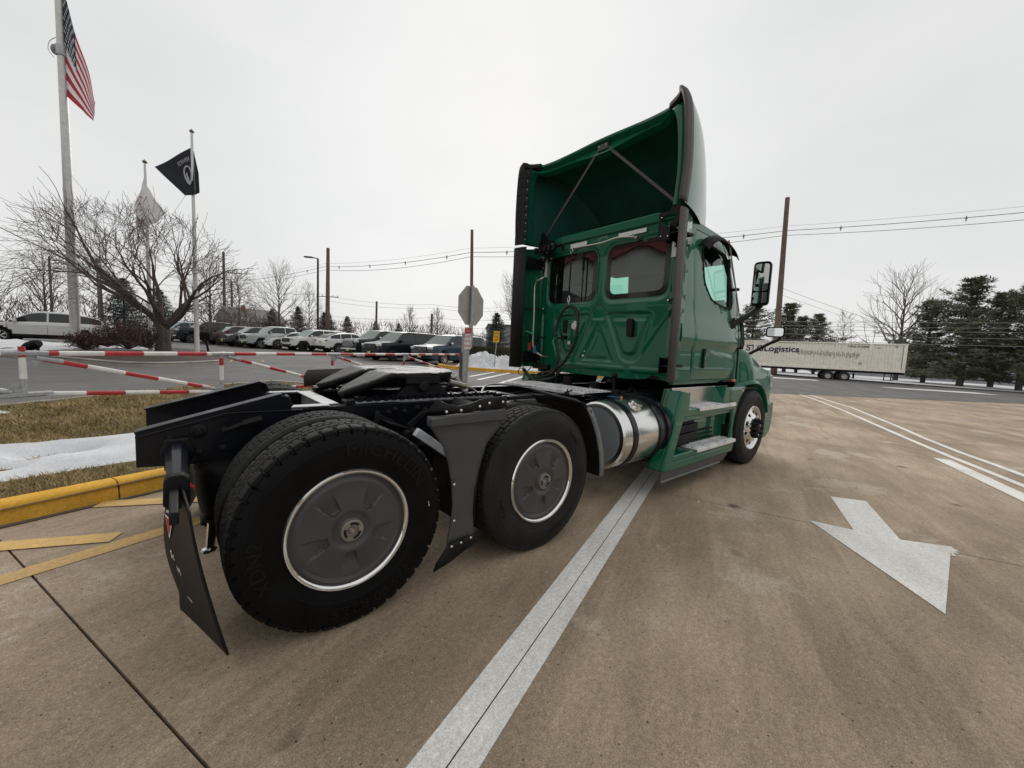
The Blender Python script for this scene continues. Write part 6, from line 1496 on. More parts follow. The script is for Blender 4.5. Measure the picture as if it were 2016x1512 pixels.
# brown thicket far behind the cars
BR = mat('brown_thicket', (.13, .095, .08), .95, var=.5, vscale=.6)
mb = MB(); rd = random.Random(9)
for k in range(9000):
    u = rd.random(); x = -45+u*115; y = 96-u*42+rd.uniform(-4, 4)
    if 20 < x < 30 and rd.random() < .3: continue
    hh = rd.uniform(0, 2.6+1.6*noise.noise(Vector((x*.12, 3, 0)))+1.2)
    c = Vector((x, y, gz(x, y)+hh)); d = Vector((rd.gauss(0, .5), rd.gauss(0, .5), 1)).normalized()*rd.uniform(.8, 1.8); s = Vector((rd.gauss(0, 1), rd.gauss(0, 1), 0)).normalized()*.05
    mb.v += [tuple(c-s), tuple(c+s), tuple(c+d)]; b = len(mb.v); mb.f.append((b-3, b-2, b-1)); mb.m.append(0)
mb.build('thicket', BR, smooth=0, fixn=False)['kind'] = 'stuff'
# shrubs by the flagpole
LEAFR = mat('red_brown_leaves', (.11, .042, .032), .8, var=.5, vscale=6)
def shrub(lab, x, y, z, r_, h, seed):
    T = thing('shrub', lab, 'shrub', (x, y, z), 0, 'shrubs around the flagpoles'); rd = random.Random(seed); st_ = MB(); lf = MB()
    for k in range(46):
        az = rd.uniform(0, 2*PI); e = rd.uniform(.35, 1.25); d = Vector((math.cos(az)*math.cos(e), math.sin(az)*math.cos(e), math.sin(e))); L = rd.uniform(.5, 1)*r_
        pts = [Vector((0, 0, 0)), d*L*.5+Vector((rd.gauss(0, .08), rd.gauss(0, .08), 0)), d*L+Vector((0, 0, .05))]; st_.tube(pts, [.022, .014, .006], 4, cap=False)
        for q in range(3):
            p0 = pts[1].lerp(pts[2], rd.random()); d2 = (d+Vector((rd.gauss(0, .6), rd.gauss(0, .6), rd.gauss(0, .4)))).normalized(); p1 = p0+d2*r_*.35; st_.tube([p0, p1], [.008, .005], 3, cap=False)
            for i in range(13):
                c = p0.lerp(p1, rd.random())+Vector((rd.gauss(0, .05), rd.gauss(0, .05), rd.gauss(0, .05))); n = Vector((rd.gauss(0, 1), rd.gauss(0, 1), rd.gauss(0, 1))).normalized(); t = n.orthogonal().normalized(); b_ = n.cross(t)*.5; s_ = .038
                lf.add([c-t*s_, c+b_*s_, c+t*s_, c-b_*s_], [(0, 1, 2, 3)])
    st_.build('stem', TWIG, T, smooth=0, fixn=False); lf.build('leaves', LEAFR, T, smooth=0, fixn=False)
shrub('red brown shrub just right of the tall flagpole', -2.95, 21.3, .72, 1.15, 1, 1); shrub('red brown shrub between the tall flagpole and the white flag pole', -2.25, 20.6, .66, 1.15, 1, 2); shrub('reddish shrub next to the tree trunk', -1.62, 21.6, .70, 1.05, 1, 3)
shrub('low twiggy shrub in the snow beside the tall flagpole', -3.45, 20.2, .60, .75, 1, 4)
# clipped hedge
HG = mat('hedge_leaves', (.085, .082, .035), .85, var=.5, vscale=5)
hg = thing('hedge', 'clipped olive hedge behind the snow bank', 'hedge', (15.2, 18.8, gz(15.2, 18.8)), math.atan2(-1.9, 2.4)); mb = MB(); rd = random.Random(2)
for k in range(7000):
    x = rd.uniform(-1.6, 1.9); z = rd.uniform(.1, 1.12); y = rd.uniform(-.35, .35)
    if rd.random() < .75: y = -.38+rd.gauss(0, .03) if rd.random() < .5 else y; z = 1.10+rd.gauss(0, .03) if rd.random() < .35 else z
    c = Vector((x, y, z+.15)); n = Vector((rd.gauss(0, 1), rd.gauss(-.5, 1), rd.gauss(.3, 1))).normalized(); t = n.orthogonal().normalized(); b_ = n.cross(t)*.6; s_ = .045
    mb.add([c-t*s_, c+b_*s_, c+t*s_, c-b_*s_], [(0, 1, 2, 3)])
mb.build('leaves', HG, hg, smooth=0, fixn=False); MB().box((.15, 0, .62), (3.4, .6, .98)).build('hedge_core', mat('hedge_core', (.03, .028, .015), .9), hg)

# ================================================================== POLES, WIRES, SIGNS
WOOD = mat('weathered_wood_pole', (.15, .105, .085), .9, var=.4, vscale=3, bump=.4, stretch=(3, 3, .2)); STB = mat('bronze_pole', (.035, .032, .032), .5, .3)
def pole(name, lab, x, y, ztop, r0, r1, mt, group, lean=(0, 0), arms=(), cat='utility pole'):
    T = thing(name, lab, cat, (x, y, gz(x, y)-.1), 0, group); h = ztop-gz(x, y)+.1
    MB().tube([(0, 0, 0), (lean[0]*.5, lean[1]*.5, h*.5), (lean[0], lean[1], h)], [r0, (r0+r1)/2, r1], 12).build('pole', mt, T, smooth=60)
    for z, w_ in arms:
        k = z/h; m = MB(); m.bar((lean[0]*k-rv.x*w_, lean[1]*k-rv.y*w_, z), (lean[0]*k+rv.x*w_, lean[1]*k+rv.y*w_, z), .12, .12); ar = m.build('crossarm', WOOD, T)
        m = MB()
        for q in (-.95, -.5, .5, .95): m.lathe([(.06, 0), (.05, .12), (.07, .16), (.03, .25), (0, .26)], (lean[0]*k+rv.x*w_*q, lean[1]*k+rv.y*w_*q, z+.05), 'z', 8)
        m.build('insulator', GREY_EDGE, ar)
    return T
GP = 'utility poles along the road'
pole('utility_pole', 'tall leaning wooden utility pole behind the door mirrors', 54.7, 12.9, 21.3, .36, .25, WOOD, GP, (1.8, 1.0))
pole('utility_pole', 'tall wooden pole rising directly above the stop sign', 28.9, 40.2, 16.8, .26, .19, WOOD, GP, (.45, 1.5))
pole('utility_pole', 'tall wooden pole with low crossarm right of the lamp post', 19.7, 71.8, 17.7, .40, .27, WOOD, GP, (.4, 1.4), ((8.2, 1.9),))
pole('utility_pole', 'short wooden pole above the black full size SUV', 28.2, 71.2, 9.2, .22, .18, WOOD, GP)
pole('utility_pole', 'wooden pole rising between the flag pole and the first lamp', 6.3, 89.9, 17.0, .27, .2, WOOD, GP); pole('utility_pole', 'thin pole just right of the pole behind the black flag', 7.9, 95, 12.2, .25, .18, WOOD, GP)
pole('utility_pole', 'pole in the gap between parked SUV and bare tree at left', -15.0, 88, 12.0, .17, .13, WOOD, GP); pole('utility_pole', 'wooden pole just right of the tall flagpole', -9.6, 84, 12.2, .17, .13, WOOD, GP); pole('utility_pole', 'pole with crossarm next to the left street lamp', -21.8, 80, 9.4, .25, .2, WOOD, GP, (0, 0), ((8.6, 1.8),)); pole('utility_pole', 'thin pole left of the crossarm pole', -26.6, 80, 8.6, .2, .16, WOOD, GP)
pole('utility_pole', 'short pole between stop sign and bare tree', 31.6, 56, 6.6, .22, .18, WOOD, GP)
def lamp(lab, x, y, ztop, r_, side_=1, aw=2.6):
    T = thing('street_lamp', lab, 'street lamp', (x, y, gz(x, y)-.1), 0, 'parking lot lamps'); h = ztop-gz(x, y)
    MB().tube([(0, 0, 0), (0, 0, h)], [r_, r_*.8], 10).build('post', STB, T, smooth=60)
    a = -rv*side_*aw; m = MB(); m.tube([(0, 0, h), (a.x*.35, a.y*.35, h+.10), (a.x*.5, a.y*.5, h+.12)], .06, 8); m.bar((a.x*.4, a.y*.4, h+.12), (a.x, a.y, h+.14), .45, .12); m.build('lamp_head', STB, T, bevel=.02)
lamp('dark lamp post with flat head left of the tall wooden pole', 11.6, 45.8, 10.6, .13, 1, 1.5); lamp('dark street lamp at the far left above the white SUV', -19.5, 74, 9.9, .15, 1, 1.8)
# power lines
WIRE = mat('wire', (.26, .26, .27), .6)
def wire(lab, pts, r_=.03, sag=.6, balls=0):
    T = thing('power_line', lab, 'power line', pts[0], 0, 'overhead wires'); o = Vector(pts[0]); m = MB(); b = MB()
    for p, q in zip(pts, pts[1:]):
        p = Vector(p); q = Vector(q); c = []
        for i in range(15):
            t = i/14; v = p.lerp(q, t); v.z -= sag*4*t*(1-t); c.append(v-o)
        m.tube(c, r_, 4, cap=False)
        for k in range(balls):
            t = (k+.5)/balls; v = p.lerp(q, t); v.z -= sag*4*t*(1-t)+.1; b.box(v-o, (.09, .09, .55)); b.box(v-o, (.22, .22, .05))
    m.build('cable', WIRE, T, smooth=0, fixn=False)
    if balls: b.build('spacer', WIRE, T)
A = [(76.0, -24.6, 19.3), (56.26, 13.6, 17.3), (29.13, 41.6, 13.85), (19.7, 73.4, 14.46), (7.6, 123, 14.8)]
wire('spaced aerial cable bundle running across the whole sky', A, .036, .55, 4)
wire('second line of the bundle just below the first', [(x, y, z-.55) for x, y, z in A], .030, .75)
wire('thin line just above the cable bundle', [(x, y, z+.55) for x, y, z in A], .014, .5)
B_ = [(95, -30, 11.5), (56.5, 13.2, 10.6)]
wire('pair of thin lines above the evergreens on the right', [(101, 6, 8.3), (56.0, 13.4, 10.4)], .022, .3); wire('lower thin line above the evergreens on the right', [(101, 6, 7.5), (56.0, 13.4, 9.6)], .018, .3)
for k, z in enumerate((4.6, 3.9, 6.1, 5.2, 5.6)): wire(['line crossing the pines level with the trailer top', 'lowest line crossing the pines', 'upper line crossing the pines', 'middle line crossing the pines', 'thin line crossing the pines'][k], [(62.5, -17, z), (56, 13.4, z+.25), (40, 50, z+.6)], .020, .15)
for k, (za, zb) in enumerate(((8.0, 8.6), (7.2, 8.0), (4.6, 6.4), (3.9, 5.0), (3.3, 3.6))): wire(['upper line from the crossarm towards the stop sign', 'second line from the crossarm towards the stop sign', 'slack line above the parked black SUV', 'lower slack line above the parked cars', 'lowest line above the parked cars'][k], [(46, 50, zb+.5), (34, 60, zb), (19.7, 71.8, za+1.2)], .020, .5)
for k, (za, zb) in enumerate(((9.6, 8.9), (8.6, 7.4), (6.5, 6.2))): wire(['upper wire behind the tall flagpole', 'middle wire behind the tall flagpole', 'lower wire behind the tall flagpole'][k], [(-21.8, 80, zb), (-9.6, 84, za), (6.3, 89, za+1), (19.7, 72, za)], .022, .6)

# gate barrier
GW = mat('gate_white', (.74, .73, .69), .5, var=.10, vscale=9, bump=.1); GRD = mat('gate_red', (.46, .025, .03), .5, var=.2, vscale=9, bump=.1)
GT = thing('barrier_gate', 'red and white striped swing gate of steel tubes behind the truck frame', 'gate', (7.62, 9.71, gz(7.6, 9.7)))
g0 = Vector((7.62, 9.71, 0)); dirg = Vector((-9.55, -5.91, 0)); Lg = dirg.length; dirg.normalize()
zbase = gz(7.62, 9.71)
def gp(s, z): q = dirg*s; return Vector((q.x, q.y, z-zbase))
posts = [(.0, .25), (3.79, .38), (6.60, .44), (9.06, .51), (11.26, .655), (13.9, .75)]
def striped(a, b, r_, seg_, name, ph=0):
    a = Vector(a); b = Vector(b); L = (b-a).length; n = max(1, round(L/seg_)); k = 0
    for i in range(n):
        p = a.lerp(b, i/n); q = a.lerp(b, (i+1)/n); MB().tube([p, q], r_ if (i+ph) % 2 else r_*1.01, 12).build(name, GRD if (i+ph) % 2 else GW, GT, smooth=40)
striped(gp(.1, 1.12), gp(13.9, 1.12), .030, .42, 'top_rail_band', 1)
for i in range(len(posts)-1):
    (s0, b0), (s1, b1) = posts[i], posts[i+1]
    if i > 0:
        striped(gp(s0+.12, b0), gp(s1-.12, b1), .028, .42, 'bottom_rail_band', 0)
        striped(gp(s1-.16, 1.055), gp(s0+.16, b0+.06), .028, .40, 'diagonal_band', 1)
    else:
        striped(gp(s1-.16, 1.055), gp(s0+.3, .40), .028, .40, 'diagonal_band', 1); striped(gp(s0+.1, .25), gp(s1-.12, b1), .028, .42, 'bottom_rail_band', 0)
    m = MB(); m.tube([gp(s1, b1-.02), gp(s1, 1.12)], .026, 12); m.build('upright', GALV, GT, smooth=40)
    MB().tube([gp(s1, b1+.18), gp(s1, b1+.42)], .029, 12).build('upright_band', GW, GT, smooth=40); MB().tube([gp(s1, b1+.42), gp(s1, b1+.54)], .029, 12).build('upright_band', GRD, GT, smooth=40)
    m = MB(); m.tube([gp(s1-.20, 1.12), gp(s1+.16, 1.12)], .033, 12); m.tube([gp(s1-.22, b1), gp(s1+.2, b1)], .031, 12)
    pn = Vector((-dirg.y, dirg.x, 0))*.006
    for tri in ([gp(s1-.02, 1.10), gp(s1-.26, 1.10), gp(s1-.03, .93)], [gp(s1+.02, b1), gp(s1+.24, b1), gp(s1+.02, b1+.16)]):
        m.add([q+pn for q in tri]+[q-pn for q in tri], [(0, 1, 2), (5, 4, 3), (0, 3, 4, 1), (1, 4, 5, 2), (2, 5, 3, 0)])
    m.tube([gp(s1-.10, 1.075), gp(s1-.32, 1.02)], .032, 10); m.tube([gp(s1+.10, b1+.04), gp(s1+.32, b1+.10)], .030, 10); m.build('gusset', GALV, GT, smooth=30)
MB().tube([gp(-.02, .05), gp(-.02, 1.22)], .045, 10).build('hinge_post', mat('brown_steel', (.12, .10, .08), .5, .4), GT)
bl = thing('bollard', 'thick galvanised post at the hinge end of the striped gate', 'post', (7.80, 9.72, gz(7.8, 9.7)))
MB().lathe([(.115, 0), (.115, 1.83), (.125, 1.84), (.12, 1.90), (.06, 1.96), (0, 1.975)], n=28).build('post', GALV, bl, smooth=40)
MB().lathe([(.122, .90), (.125, .91), (.125, .99), (.122, 1.0)], n=28).build('strap_band', GALV, bl); MB().lathe([(.122, 1.05), (.125, 1.06), (.125, 1.09), (.122, 1.1)], n=28).build('strap_band', GALV, bl); MB().box((-.16, .05, 1.02), (.14, .05, .05)).build('hinge_arm', GALV, bl)
# stop sign seen from behind, with the small driveway sign facing us
SG = thing('stop_sign', 'bare grey back of an octagonal sign on a post near the cab', 'sign', (4.08, 3.94, .10), 0)
SR = Vector((.763, -.644, 0)); SF = Vector((-.646, -.759, 0)); ln = Vector((.05, .02, 0))
def sp(a, z, d=0): return SR*a+SF*d+Vector((0, 0, z))+ln*z*.6
m = MB(); m.tube([sp(-.02, 0), sp(-.02, 1.0), sp(.02, 2.62)], .028, 6); m.box(sp(.02, 1.95, .005), (.06, .05, 1.3)); m.build('post', GALV, SG)
oc = [(.44*math.cos(R(22.5+45*k)), .44*math.sin(R(22.5+45*k))) for k in range(8)]
m = MB(); rr3 = Matrix.Rotation(R(52), 3, 'Z')
P = [Vector(sp(-.005, 2.19, -.035))+rr3 @ (SR*a*.94)+Vector((0, 0, b)) for a, b in oc]; n_ = (SF*.004)
m.add([q+n_ for q in P]+[q-n_ for q in P], [tuple(range(8)), tuple(range(15, 7, -1))]+[(i, (i+1) % 8, 8+(i+1) % 8, 8+i) for i in range(8)]); m.build('sign_plate', mat('sign_back_alu', (.40, .38, .35), .55, .3, var=.12, vscale=6), SG, smooth=0)
DS = thing('driveway_sign', 'white and red small sign reading DO NOT BLOCK DRIVEWAY on the same post', 'sign', (4.08, 3.94, .10), 0)
ra = (SR*1+SF*-.0).normalized(); ra = Matrix.Rotation(R(-55), 3, 'Z') @ SR; ua = (Vector((.03, 0, 1))).normalized(); na = ra.cross(ua)
if na.dot(SF) < 0: na = -na
oc_ = sp(-.03, 1.50, .05)
m = MB(); sec = rounded([(-.155, -.235), (.155, -.235), (.155, .235), (-.155, .235)], .03, 4); P = [oc_+ra*a+ua*b for a, b in sec]; k = len(P)
m.add([q for q in P]+[q-na*.004 for q in P], [tuple(range(k)), tuple(range(2*k-1, k-1, -1))]+[(i, (i+1) % k, k+(i+1) % k, k+i) for i in range(k)]); m.build('sign_plate', WHITE, DS, smooth=0)
m = MB(); 
for (a0, b0, a1, b1) in ((-.14, .10, .14, .215),): 
    P = [oc_+na*.003+ra*a+ua*b for a, b in ((a0, b0), (a1, b0), (a1, b1), (a0, b1))]; m.add(P, [(0, 1, 2, 3)])
m.build('red_panel', RED, DS, smooth=0)
def sign_text(T, txt, size, dx, dz, mt, ext=.001, sx=1., c=None, rgt_=None, up_=None, nn=None):
    m = MB(); V, F = text_mesh(txt, size, 0, 'CENTER', sx); c = c or oc_; rgt_ = rgt_ or ra; up_ = up_ or ua; nn = nn or na
    m.add([c+nn*.006+rgt_*(v[0]+dx)+up_*(v[1]+dz) for v in V], F); m.build('lettering', mt, T, smooth=0, fixn=False)
sign_text(DS, 'no Parking', .055, 0, .155, WHITE); sign_text(DS, 'DO NOT', .075, 0, .04, RED, sx=.95); sign_text(DS, 'BLOCK', .075, 0, -.06, RED, sx=.95); sign_text(DS, 'DRIVEWAY', .068, 0, -.16, RED, sx=.82)
m = MB()
for a, b, wx, wz in ((0, .228, .29, .006), (0, -.228, .29, .006), (-.148, 0, .006, .46), (.148, 0, .006, .46)): P = [oc_+na*.003+ra*(a+i*wx/2)+ua*(b+j*wz/2) for i, j in ((-1, -1), (1, -1), (1, 1), (-1, 1))]; m.add(P, [(0, 1, 2, 3)])
m.build('border', RED, DS, smooth=0)
YS = thing('caution_sign', 'yellow CAUTION SPEED BUMP sign standing in the snow bank', 'sign', (12.6, 14.0, gz(12.6, 14)+.25))
yr = Matrix.Rotation(R(-30), 3, 'Z') @ SR; yu = Vector((.06, .02, 1)).normalized(); yn = yr.cross(yu)
if yn.dot(SF) < 0: yn = -yn
MB().tube([(0, 0, 0), yu*1.95], .026, 6).build('post', GALV, YS)
oy = yu*1.66+yn*.04; m = MB(); P = [oy+yr*a+yu*b for a, b in ((-.20, -.31), (.20, -.31), (.20, .31), (-.20, .31))]; m.add(P+[q-yn*.004 for q in P], [(0, 1, 2, 3), (7, 6, 5, 4), (0, 4, 5, 1), (1, 5, 6, 2), (2, 6, 7, 3), (3, 7, 4, 0)]); m.build('sign_plate', mat('sign_yellow', (.75, .42, .02), .4), YS, smooth=0)
for t_, dz in (('CAUTION', .17), ('SPEED', 0.), ('BUMP', -.17)): sign_text(YS, t_, .125, 0, dz, BLKM, sx=.72, c=oy, rgt_=yr, up_=yu, nn=yn)
# hydrant
HY = thing('fire_hydrant', 'red fire hydrant with white bonnet at the yellow kerb', 'fire hydrant', (11.75, 15.75, gz(11.6, 15.4)+.14))
MB().lathe([(.14, 0), (.14, .04), (.09, .05), (.085, .45), (.10, .47), (.10, .50)], n=20).build('barrel', RED, HY); MB().lathe([(.115, .50), (.115, .54), (.10, .56), (.085, .64), (.04, .70), (.025, .75), (0, .76)], n=20).build('bonnet', WHITE, HY)
m = MB(); m.tube([Vector((0, 0, .40))-SR*.17, Vector((0, 0, .40))+SR*.17], .045, 12); m.tube([Vector((0, 0, .38)), Vector((0, 0, .38))+SF*.19], .075, 14); m.build('nozzle', WHITE, HY)
MB().tube([Vector((0, 0, .38))+SF*.185, Vector((0, 0, .38))+SF*.22], .03, 8).build('nozzle_nut', BLKM, HY)
MB().tube([Vector((.2, .1, -.1)), Vector((.2, .1, 1.0))], .012, 6).build('marker_rod', GALV, HY)
# floodlight and mailbox in the island
FL = thing('floodlight', 'black bullet floodlight low in the snow left of the tall flagpole', 'floodlight', (-4.75, 19.4, .72)); m = MB(); a = rv*.0
d_ = (rv*.9+Vector((0, 0, .35))).normalized(); m.lathe([(0, 0)], n=4) if False else None
m.tube([d_*-.30, d_*-.24, d_*-.05, d_*.22, d_*.34], [.05, .12, .17, .165, .12], 16); m.build('housing', BLKM, FL); MB().tube([(0, 0, -.12), (.02, 0, -.25), rv*.25+Vector((0, 0, -.28))], .016, 6).tube([rv*.26+Vector((0, 0, .05)), rv*.26+Vector((0, 0, -.3))], .05, 10).build('bracket', BLKM, FL)
MX = thing('mailbox', 'black mailbox on a leaning black post behind the black flag pole', 'mailbox', (.50, 21.55, .40)); MB().tube([(.06, 0, 0), (-.05, 0, .75)], .05, 8).build('post', BLKM, MX)
m = MB(); c = Vector((-.05, 0, .95)); m.box(c-rv*.08, (.26, .70, .30), Matrix.Rotation(math.atan2(-rv.x, rv.y), 3, 'Z')); m.tube([c-rv*.43+Vector((0, 0, .12)), c+rv*.27+Vector((0, 0, .12))], .13, 14); m.build('box', BLKM, MX, bevel=.01)
# flagpoles and flags
FP = mat('flagpole_alu', (.55, .54, .52), .4, .5, var=.12, vscale=6); FPW = mat('flagpole_white', (.72, .70, .67), .45)
def fpole(lab, x, y, z0_, z1_, r0, r1, mt, top=True):
    T = thing('flagpole', lab, 'flagpole', (x, y, z0_), 0); h = z1_-z0_
    MB().lathe([(r0*1.25, 0), (r0*1.2, .04), (r0, .05), (r0*.97, h*.3), ((r0+r1)/2, h*.6), (r1, h)], n=20).build('pole', mt, T, smooth=60)
    b = MB(); b.lathe([(0, 0), (.07, .02), (.10, .07), (.07, .12), (.02, .15), (0, .20)], (0, 0, h), 'z', 12); b.build('finial', mat('bronze_ball', (.25, .20, .13), .4, .7), T); return T
fa = fpole('tall thick grey flagpole carrying the stars and stripes', -3.96, 22.03+.0, .62, 16.6, .165, .10, FP)
m = MB(); m.lathe([(.155, 0), (.165, .03), (.165, .36), (.155, .40)], (0, 0, 11.75), 'z', 20); m.build('collar', GALV, fa); MB().tube(spline([(-.12, .0, 12.4), (-.30, .05, 12.2), (-.36, .1, 11.9), (-.2, 0, 11.6)], 6), .010, 6).sphere((-.16, .05, 11.95), .14, 12, 8, sq=(1, 1, 1.4)).build('counterweight', mat('counterweight', (.22, .2, .2), .6), fa)
fpole('slim white flagpole with the white company flag', -1.57, 21.9, .62, 8.95, .085, .045, FPW); fpole('white flagpole with the black flag', .06, 20.4, .45, 10.3, .095, .05, FPW)
def cloth(name, quad, nx, ny, fold, mats, fmat, parent, seed=0, amp=.1):
    (a, b, c, d) = [Vector(q) for q in quad]       # hoist top, fly top, fly bottom, hoist bottom
    nn = (b-a).cross(d-a).normalized(); m = MB(); rows = []
    for j in range(ny+1):
        v = j/ny; row = []
        for i in range(nx+1):
            u = i/nx; p = a.lerp(b, u).lerp(d.lerp(c, u), v)
            p = p+nn*amp*math.sin(u*fold*PI+v*2.0+seed)*u**.7*(.6+.4*math.sin(v*5+seed)); row.append(p)
        rows.append(row)
    m.grid(rows); m.m = [fmat((k % nx+.5)/nx, (k//nx+.5)/ny) for k in range(nx*ny)]
    o = m.build(name, mats, parent, smooth=60, fixn=False)
    return o, (lambda u, v: (a.lerp(b, u).lerp(d.lerp(c, u), v)+nn*amp*math.sin(u*fold*PI+v*2.0+seed)*u**.7*(.6+.4*math.sin(v*5+seed)), nn))
FR = mat('flag_red', (.48, .03, .06), .8); FW = mat('flag_white', (.82, .81, .80), .8, var=.06, vscale=4); FN = mat('flag_navy', (.010, .016, .045), .8); FB = mat('flag_black', (.006, .008, .014), .8)
US = thing('national_flag', 'stars and stripes flag hanging limp from the tallest pole', 'flag', (-3.98, 23.4, 11.3)); o0 = Vector(US.location)
q_ = [Vector(v)-o0 for v in ((-3.86, 22.0, 15.1), (-2.93, 21.35, 10.62), (-3.08, 21.35, 9.98), (-3.84, 22.0, 10.85))]
def usm(u, v):
    if u < .40 and v < 7/13: return 2
    return 0 if int(v*13) % 2 == 0 else 1
fo2, fs = cloth('flag_cloth', q_, 30, 52, 3.2, [FR, FW, FN], usm, US, 1, .10)
m = MB()
for r_ in range(9):
    for c in range(6 if r_ % 2 == 0 else 5):
        u = .40*((c+.5)/6 if r_ % 2 == 0 else (c+1)/6); v = (7/13)*(r_+.5)/9
        p, n = fs(u, v); p2, _ = fs(u+.02, v); p3, _ = fs(u, v+.02); ex_ = (p2-p).normalized(); ey_ = (p3-p).normalized()
        for sgn in (-1, 1):
            pts = []
            for k in range(10):
                a = 2*PI*k/10-PI/2; rs = .075 if k % 2 == 0 else .03; pts.append(p+n*sgn*.012+ex_*math.cos(a)*rs*1.6+ey_*math.sin(a)*rs)
            m.add(pts+[p+n*sgn*.012], [(i, (i+1) % 10, 10) for i in range(10)])
m.build('stars', FW, fo2, smooth=0, fixn=False)['kind'] = 'stuff'
BKF = thing('black_flag', 'black flag with white POW MIA lettering and round emblem', 'flag', (.05, 20.4, 9)); o0 = Vector(BKF.location)
def blackP(px, py): # corner positions on a plane through the pole
    return Vector(px)-o0
q_ = [blackP((.12, 20.45, 9.68)), blackP((-1.20, 21.45, 8.72)), blackP((-.22, 20.5, 7.52)), blackP((.14, 20.3, 7.60))] if False else [Vector((.09, 20.42, 9.75))-o0, Vector((-1.22, 21.38, 8.75))-o0, Vector((-.22, 20.42, 7.55))-o0, Vector((.12, 20.25, 7.65))-o0]
bo, bf = cloth('flag_cloth', q_, 24, 16, 2.2, [FB], lambda u, v: 0, BKF, 0, .06)
m = MB(); m.add([Vector(v)-o0 for v in ((.10, 20.38, 9.6), (.26, 20.20, 8.6), (.28, 20.15, 7.75), (.12, 20.2, 7.62))], [(0, 1, 2, 3)]); m.build('flag_fold', FB, bo, smooth=0)
def on_flag(fn, txt, u0, v0, su, sv, ext, side_=1, rot=0):
    V, F = text_mesh(txt, 1, 0, 'CENTER'); vs = []
    for v in V:
        x_, y_ = v[0]*math.cos(rot)-v[1]*math.sin(rot), v[0]*math.sin(rot)+v[1]*math.cos(rot)
        p, n = fn(u0+x_*su, v0-y_*sv); vs.append(p+n*side_*.02)
    return vs, F
for sgn in (-1, 1):
    m = MB(); vs, F = on_flag(bf, 'POW\u2022MIA', .30, .22, -.085, .16, 0, sgn); m.add(vs, F)
    ring = []; rin = []
    for k in range(25):
        a = 2*PI*k/24; p, n = bf(.26+.17*math.cos(a), .55+.22*math.sin(a)); ring.append(p+n*sgn*.02); p, n = bf(.25+.115*math.cos(a), .53+.165*math.sin(a)); rin.append(p+n*sgn*.02)
    m.grid([ring, rin]); 
    m.build('flag_print', mat('flag_grey_print', (.42, .42, .45), .8), bo, smooth=0, fixn=False)
    m = MB(); prof_ = [(.30, .48), (.36, .50), (.37, .60), (.40, .64), (.37, .68), (.33, .74), (.26, .76), (.28, .60)]
    vs = [];
    for u, v in prof_: p, n = bf(u-.03, v); vs.append(p+n*sgn*.018)
    m.add(vs, [tuple(range(len(vs)))]); m.build('flag_print', MATS['flag_grey_print'], bo, smooth=0, fixn=False)
WF = thing('white_flag', 'white flag with red and dark lettering wrapped round the slim pole', 'flag', (-1.57, 21.9, 7)); o0 = Vector(WF.location)
q_ = [Vector(v)-o0 for v in ((-1.56, 21.85, 8.5), (-1.98, 22.2, 7.0), (-1.94, 22.1, 5.9), (-1.56, 21.8, 6.05))]
wo, wf = cloth('flag_cloth', q_, 14, 18, 3, [FW], lambda u, v: 0, WF, .4, .06)
q_ = [Vector(v)-o0 for v in ((-1.54, 21.85, 8.0), (-.96, 21.25, 6.85), (-1.16, 21.4, 6.45), (-1.56, 21.75, 6.15))]
wo2, wf2 = cloth('flag_cloth', q_, 14, 18, 2, [FW], lambda u, v: 0, WF, 1.4, .07)
for sgn in (-1, 1):
    for (txt, u0, v0, s_, rot, mt) in (('X', .5, .16, .30, .3, FR), ('X', .55, .30, .26, .2, FR), ('///', .5, .46, .22, .4, FN), ('W', .5, .78, .30, .5, FR), ('///', .5, .92, .22, .4, FN)):
        vs, F = on_flag(wf, txt, u0, v0, s_*1.2, s_*.5, 0, sgn, rot); m = MB(); m.add(vs, F); m.build('flag_print', mt, wo, smooth=0, fixn=False)
# buildings
GB = mat('grey_building_wall', (.30, .31, .325), .8, var=.06, vscale=.5, bump=.1); RF_ = mat('roof_grey', (.20, .19, .185), .8, var=.2, vscale=1)
def hall(lab, x, y, rz, sx, sy, h):
    T = thing('warehouse', lab, 'building', (x, y, gz(x, y)-.2), rz); m = MB(); m.box((0, 0, h/2), (sx, sy, h)); m.build('wall', GB, T); MB().box((0, 0, h+.1), (sx+.3, sy+.3, .22)).build('roof_edge', RF_, T)
    n = int(sx/2.5)
    for k in range(n): MB().box((-sx/2+(k+.5)*sx/n, -sy/2-.02, h/2), (.06, .04, h)).build('wall_seam', RF_, T)
hall('long low grey building behind the spruce and hedge', 42, 36, R(-35), 22, 12, 4.2); hall('long grey warehouse wall behind the right hand pines', 108, -9, R(-75), 60, 20, 6.0)
HS_ = thing('house', 'small house with grey gabled roof behind the dark crossover', 'house', (10.4, 88, gz(10.4, 88)-.2), R(20)); MB().box((0, 0, 1.5), (9, 7, 3)).build('wall', mat('house_siding', (.45, .43, .40), .8), HS_)
MB().prism([(-3.9, 3), (3.9, 3), (0, 5.6)], -5, 5, 'yz').build('roof', RF_, HS_); MB().box((-2, -1, 5.3), (.6, .6, 1.5)).build('chimney', mat('brick_red', (.25, .12, .09), .9), HS_)
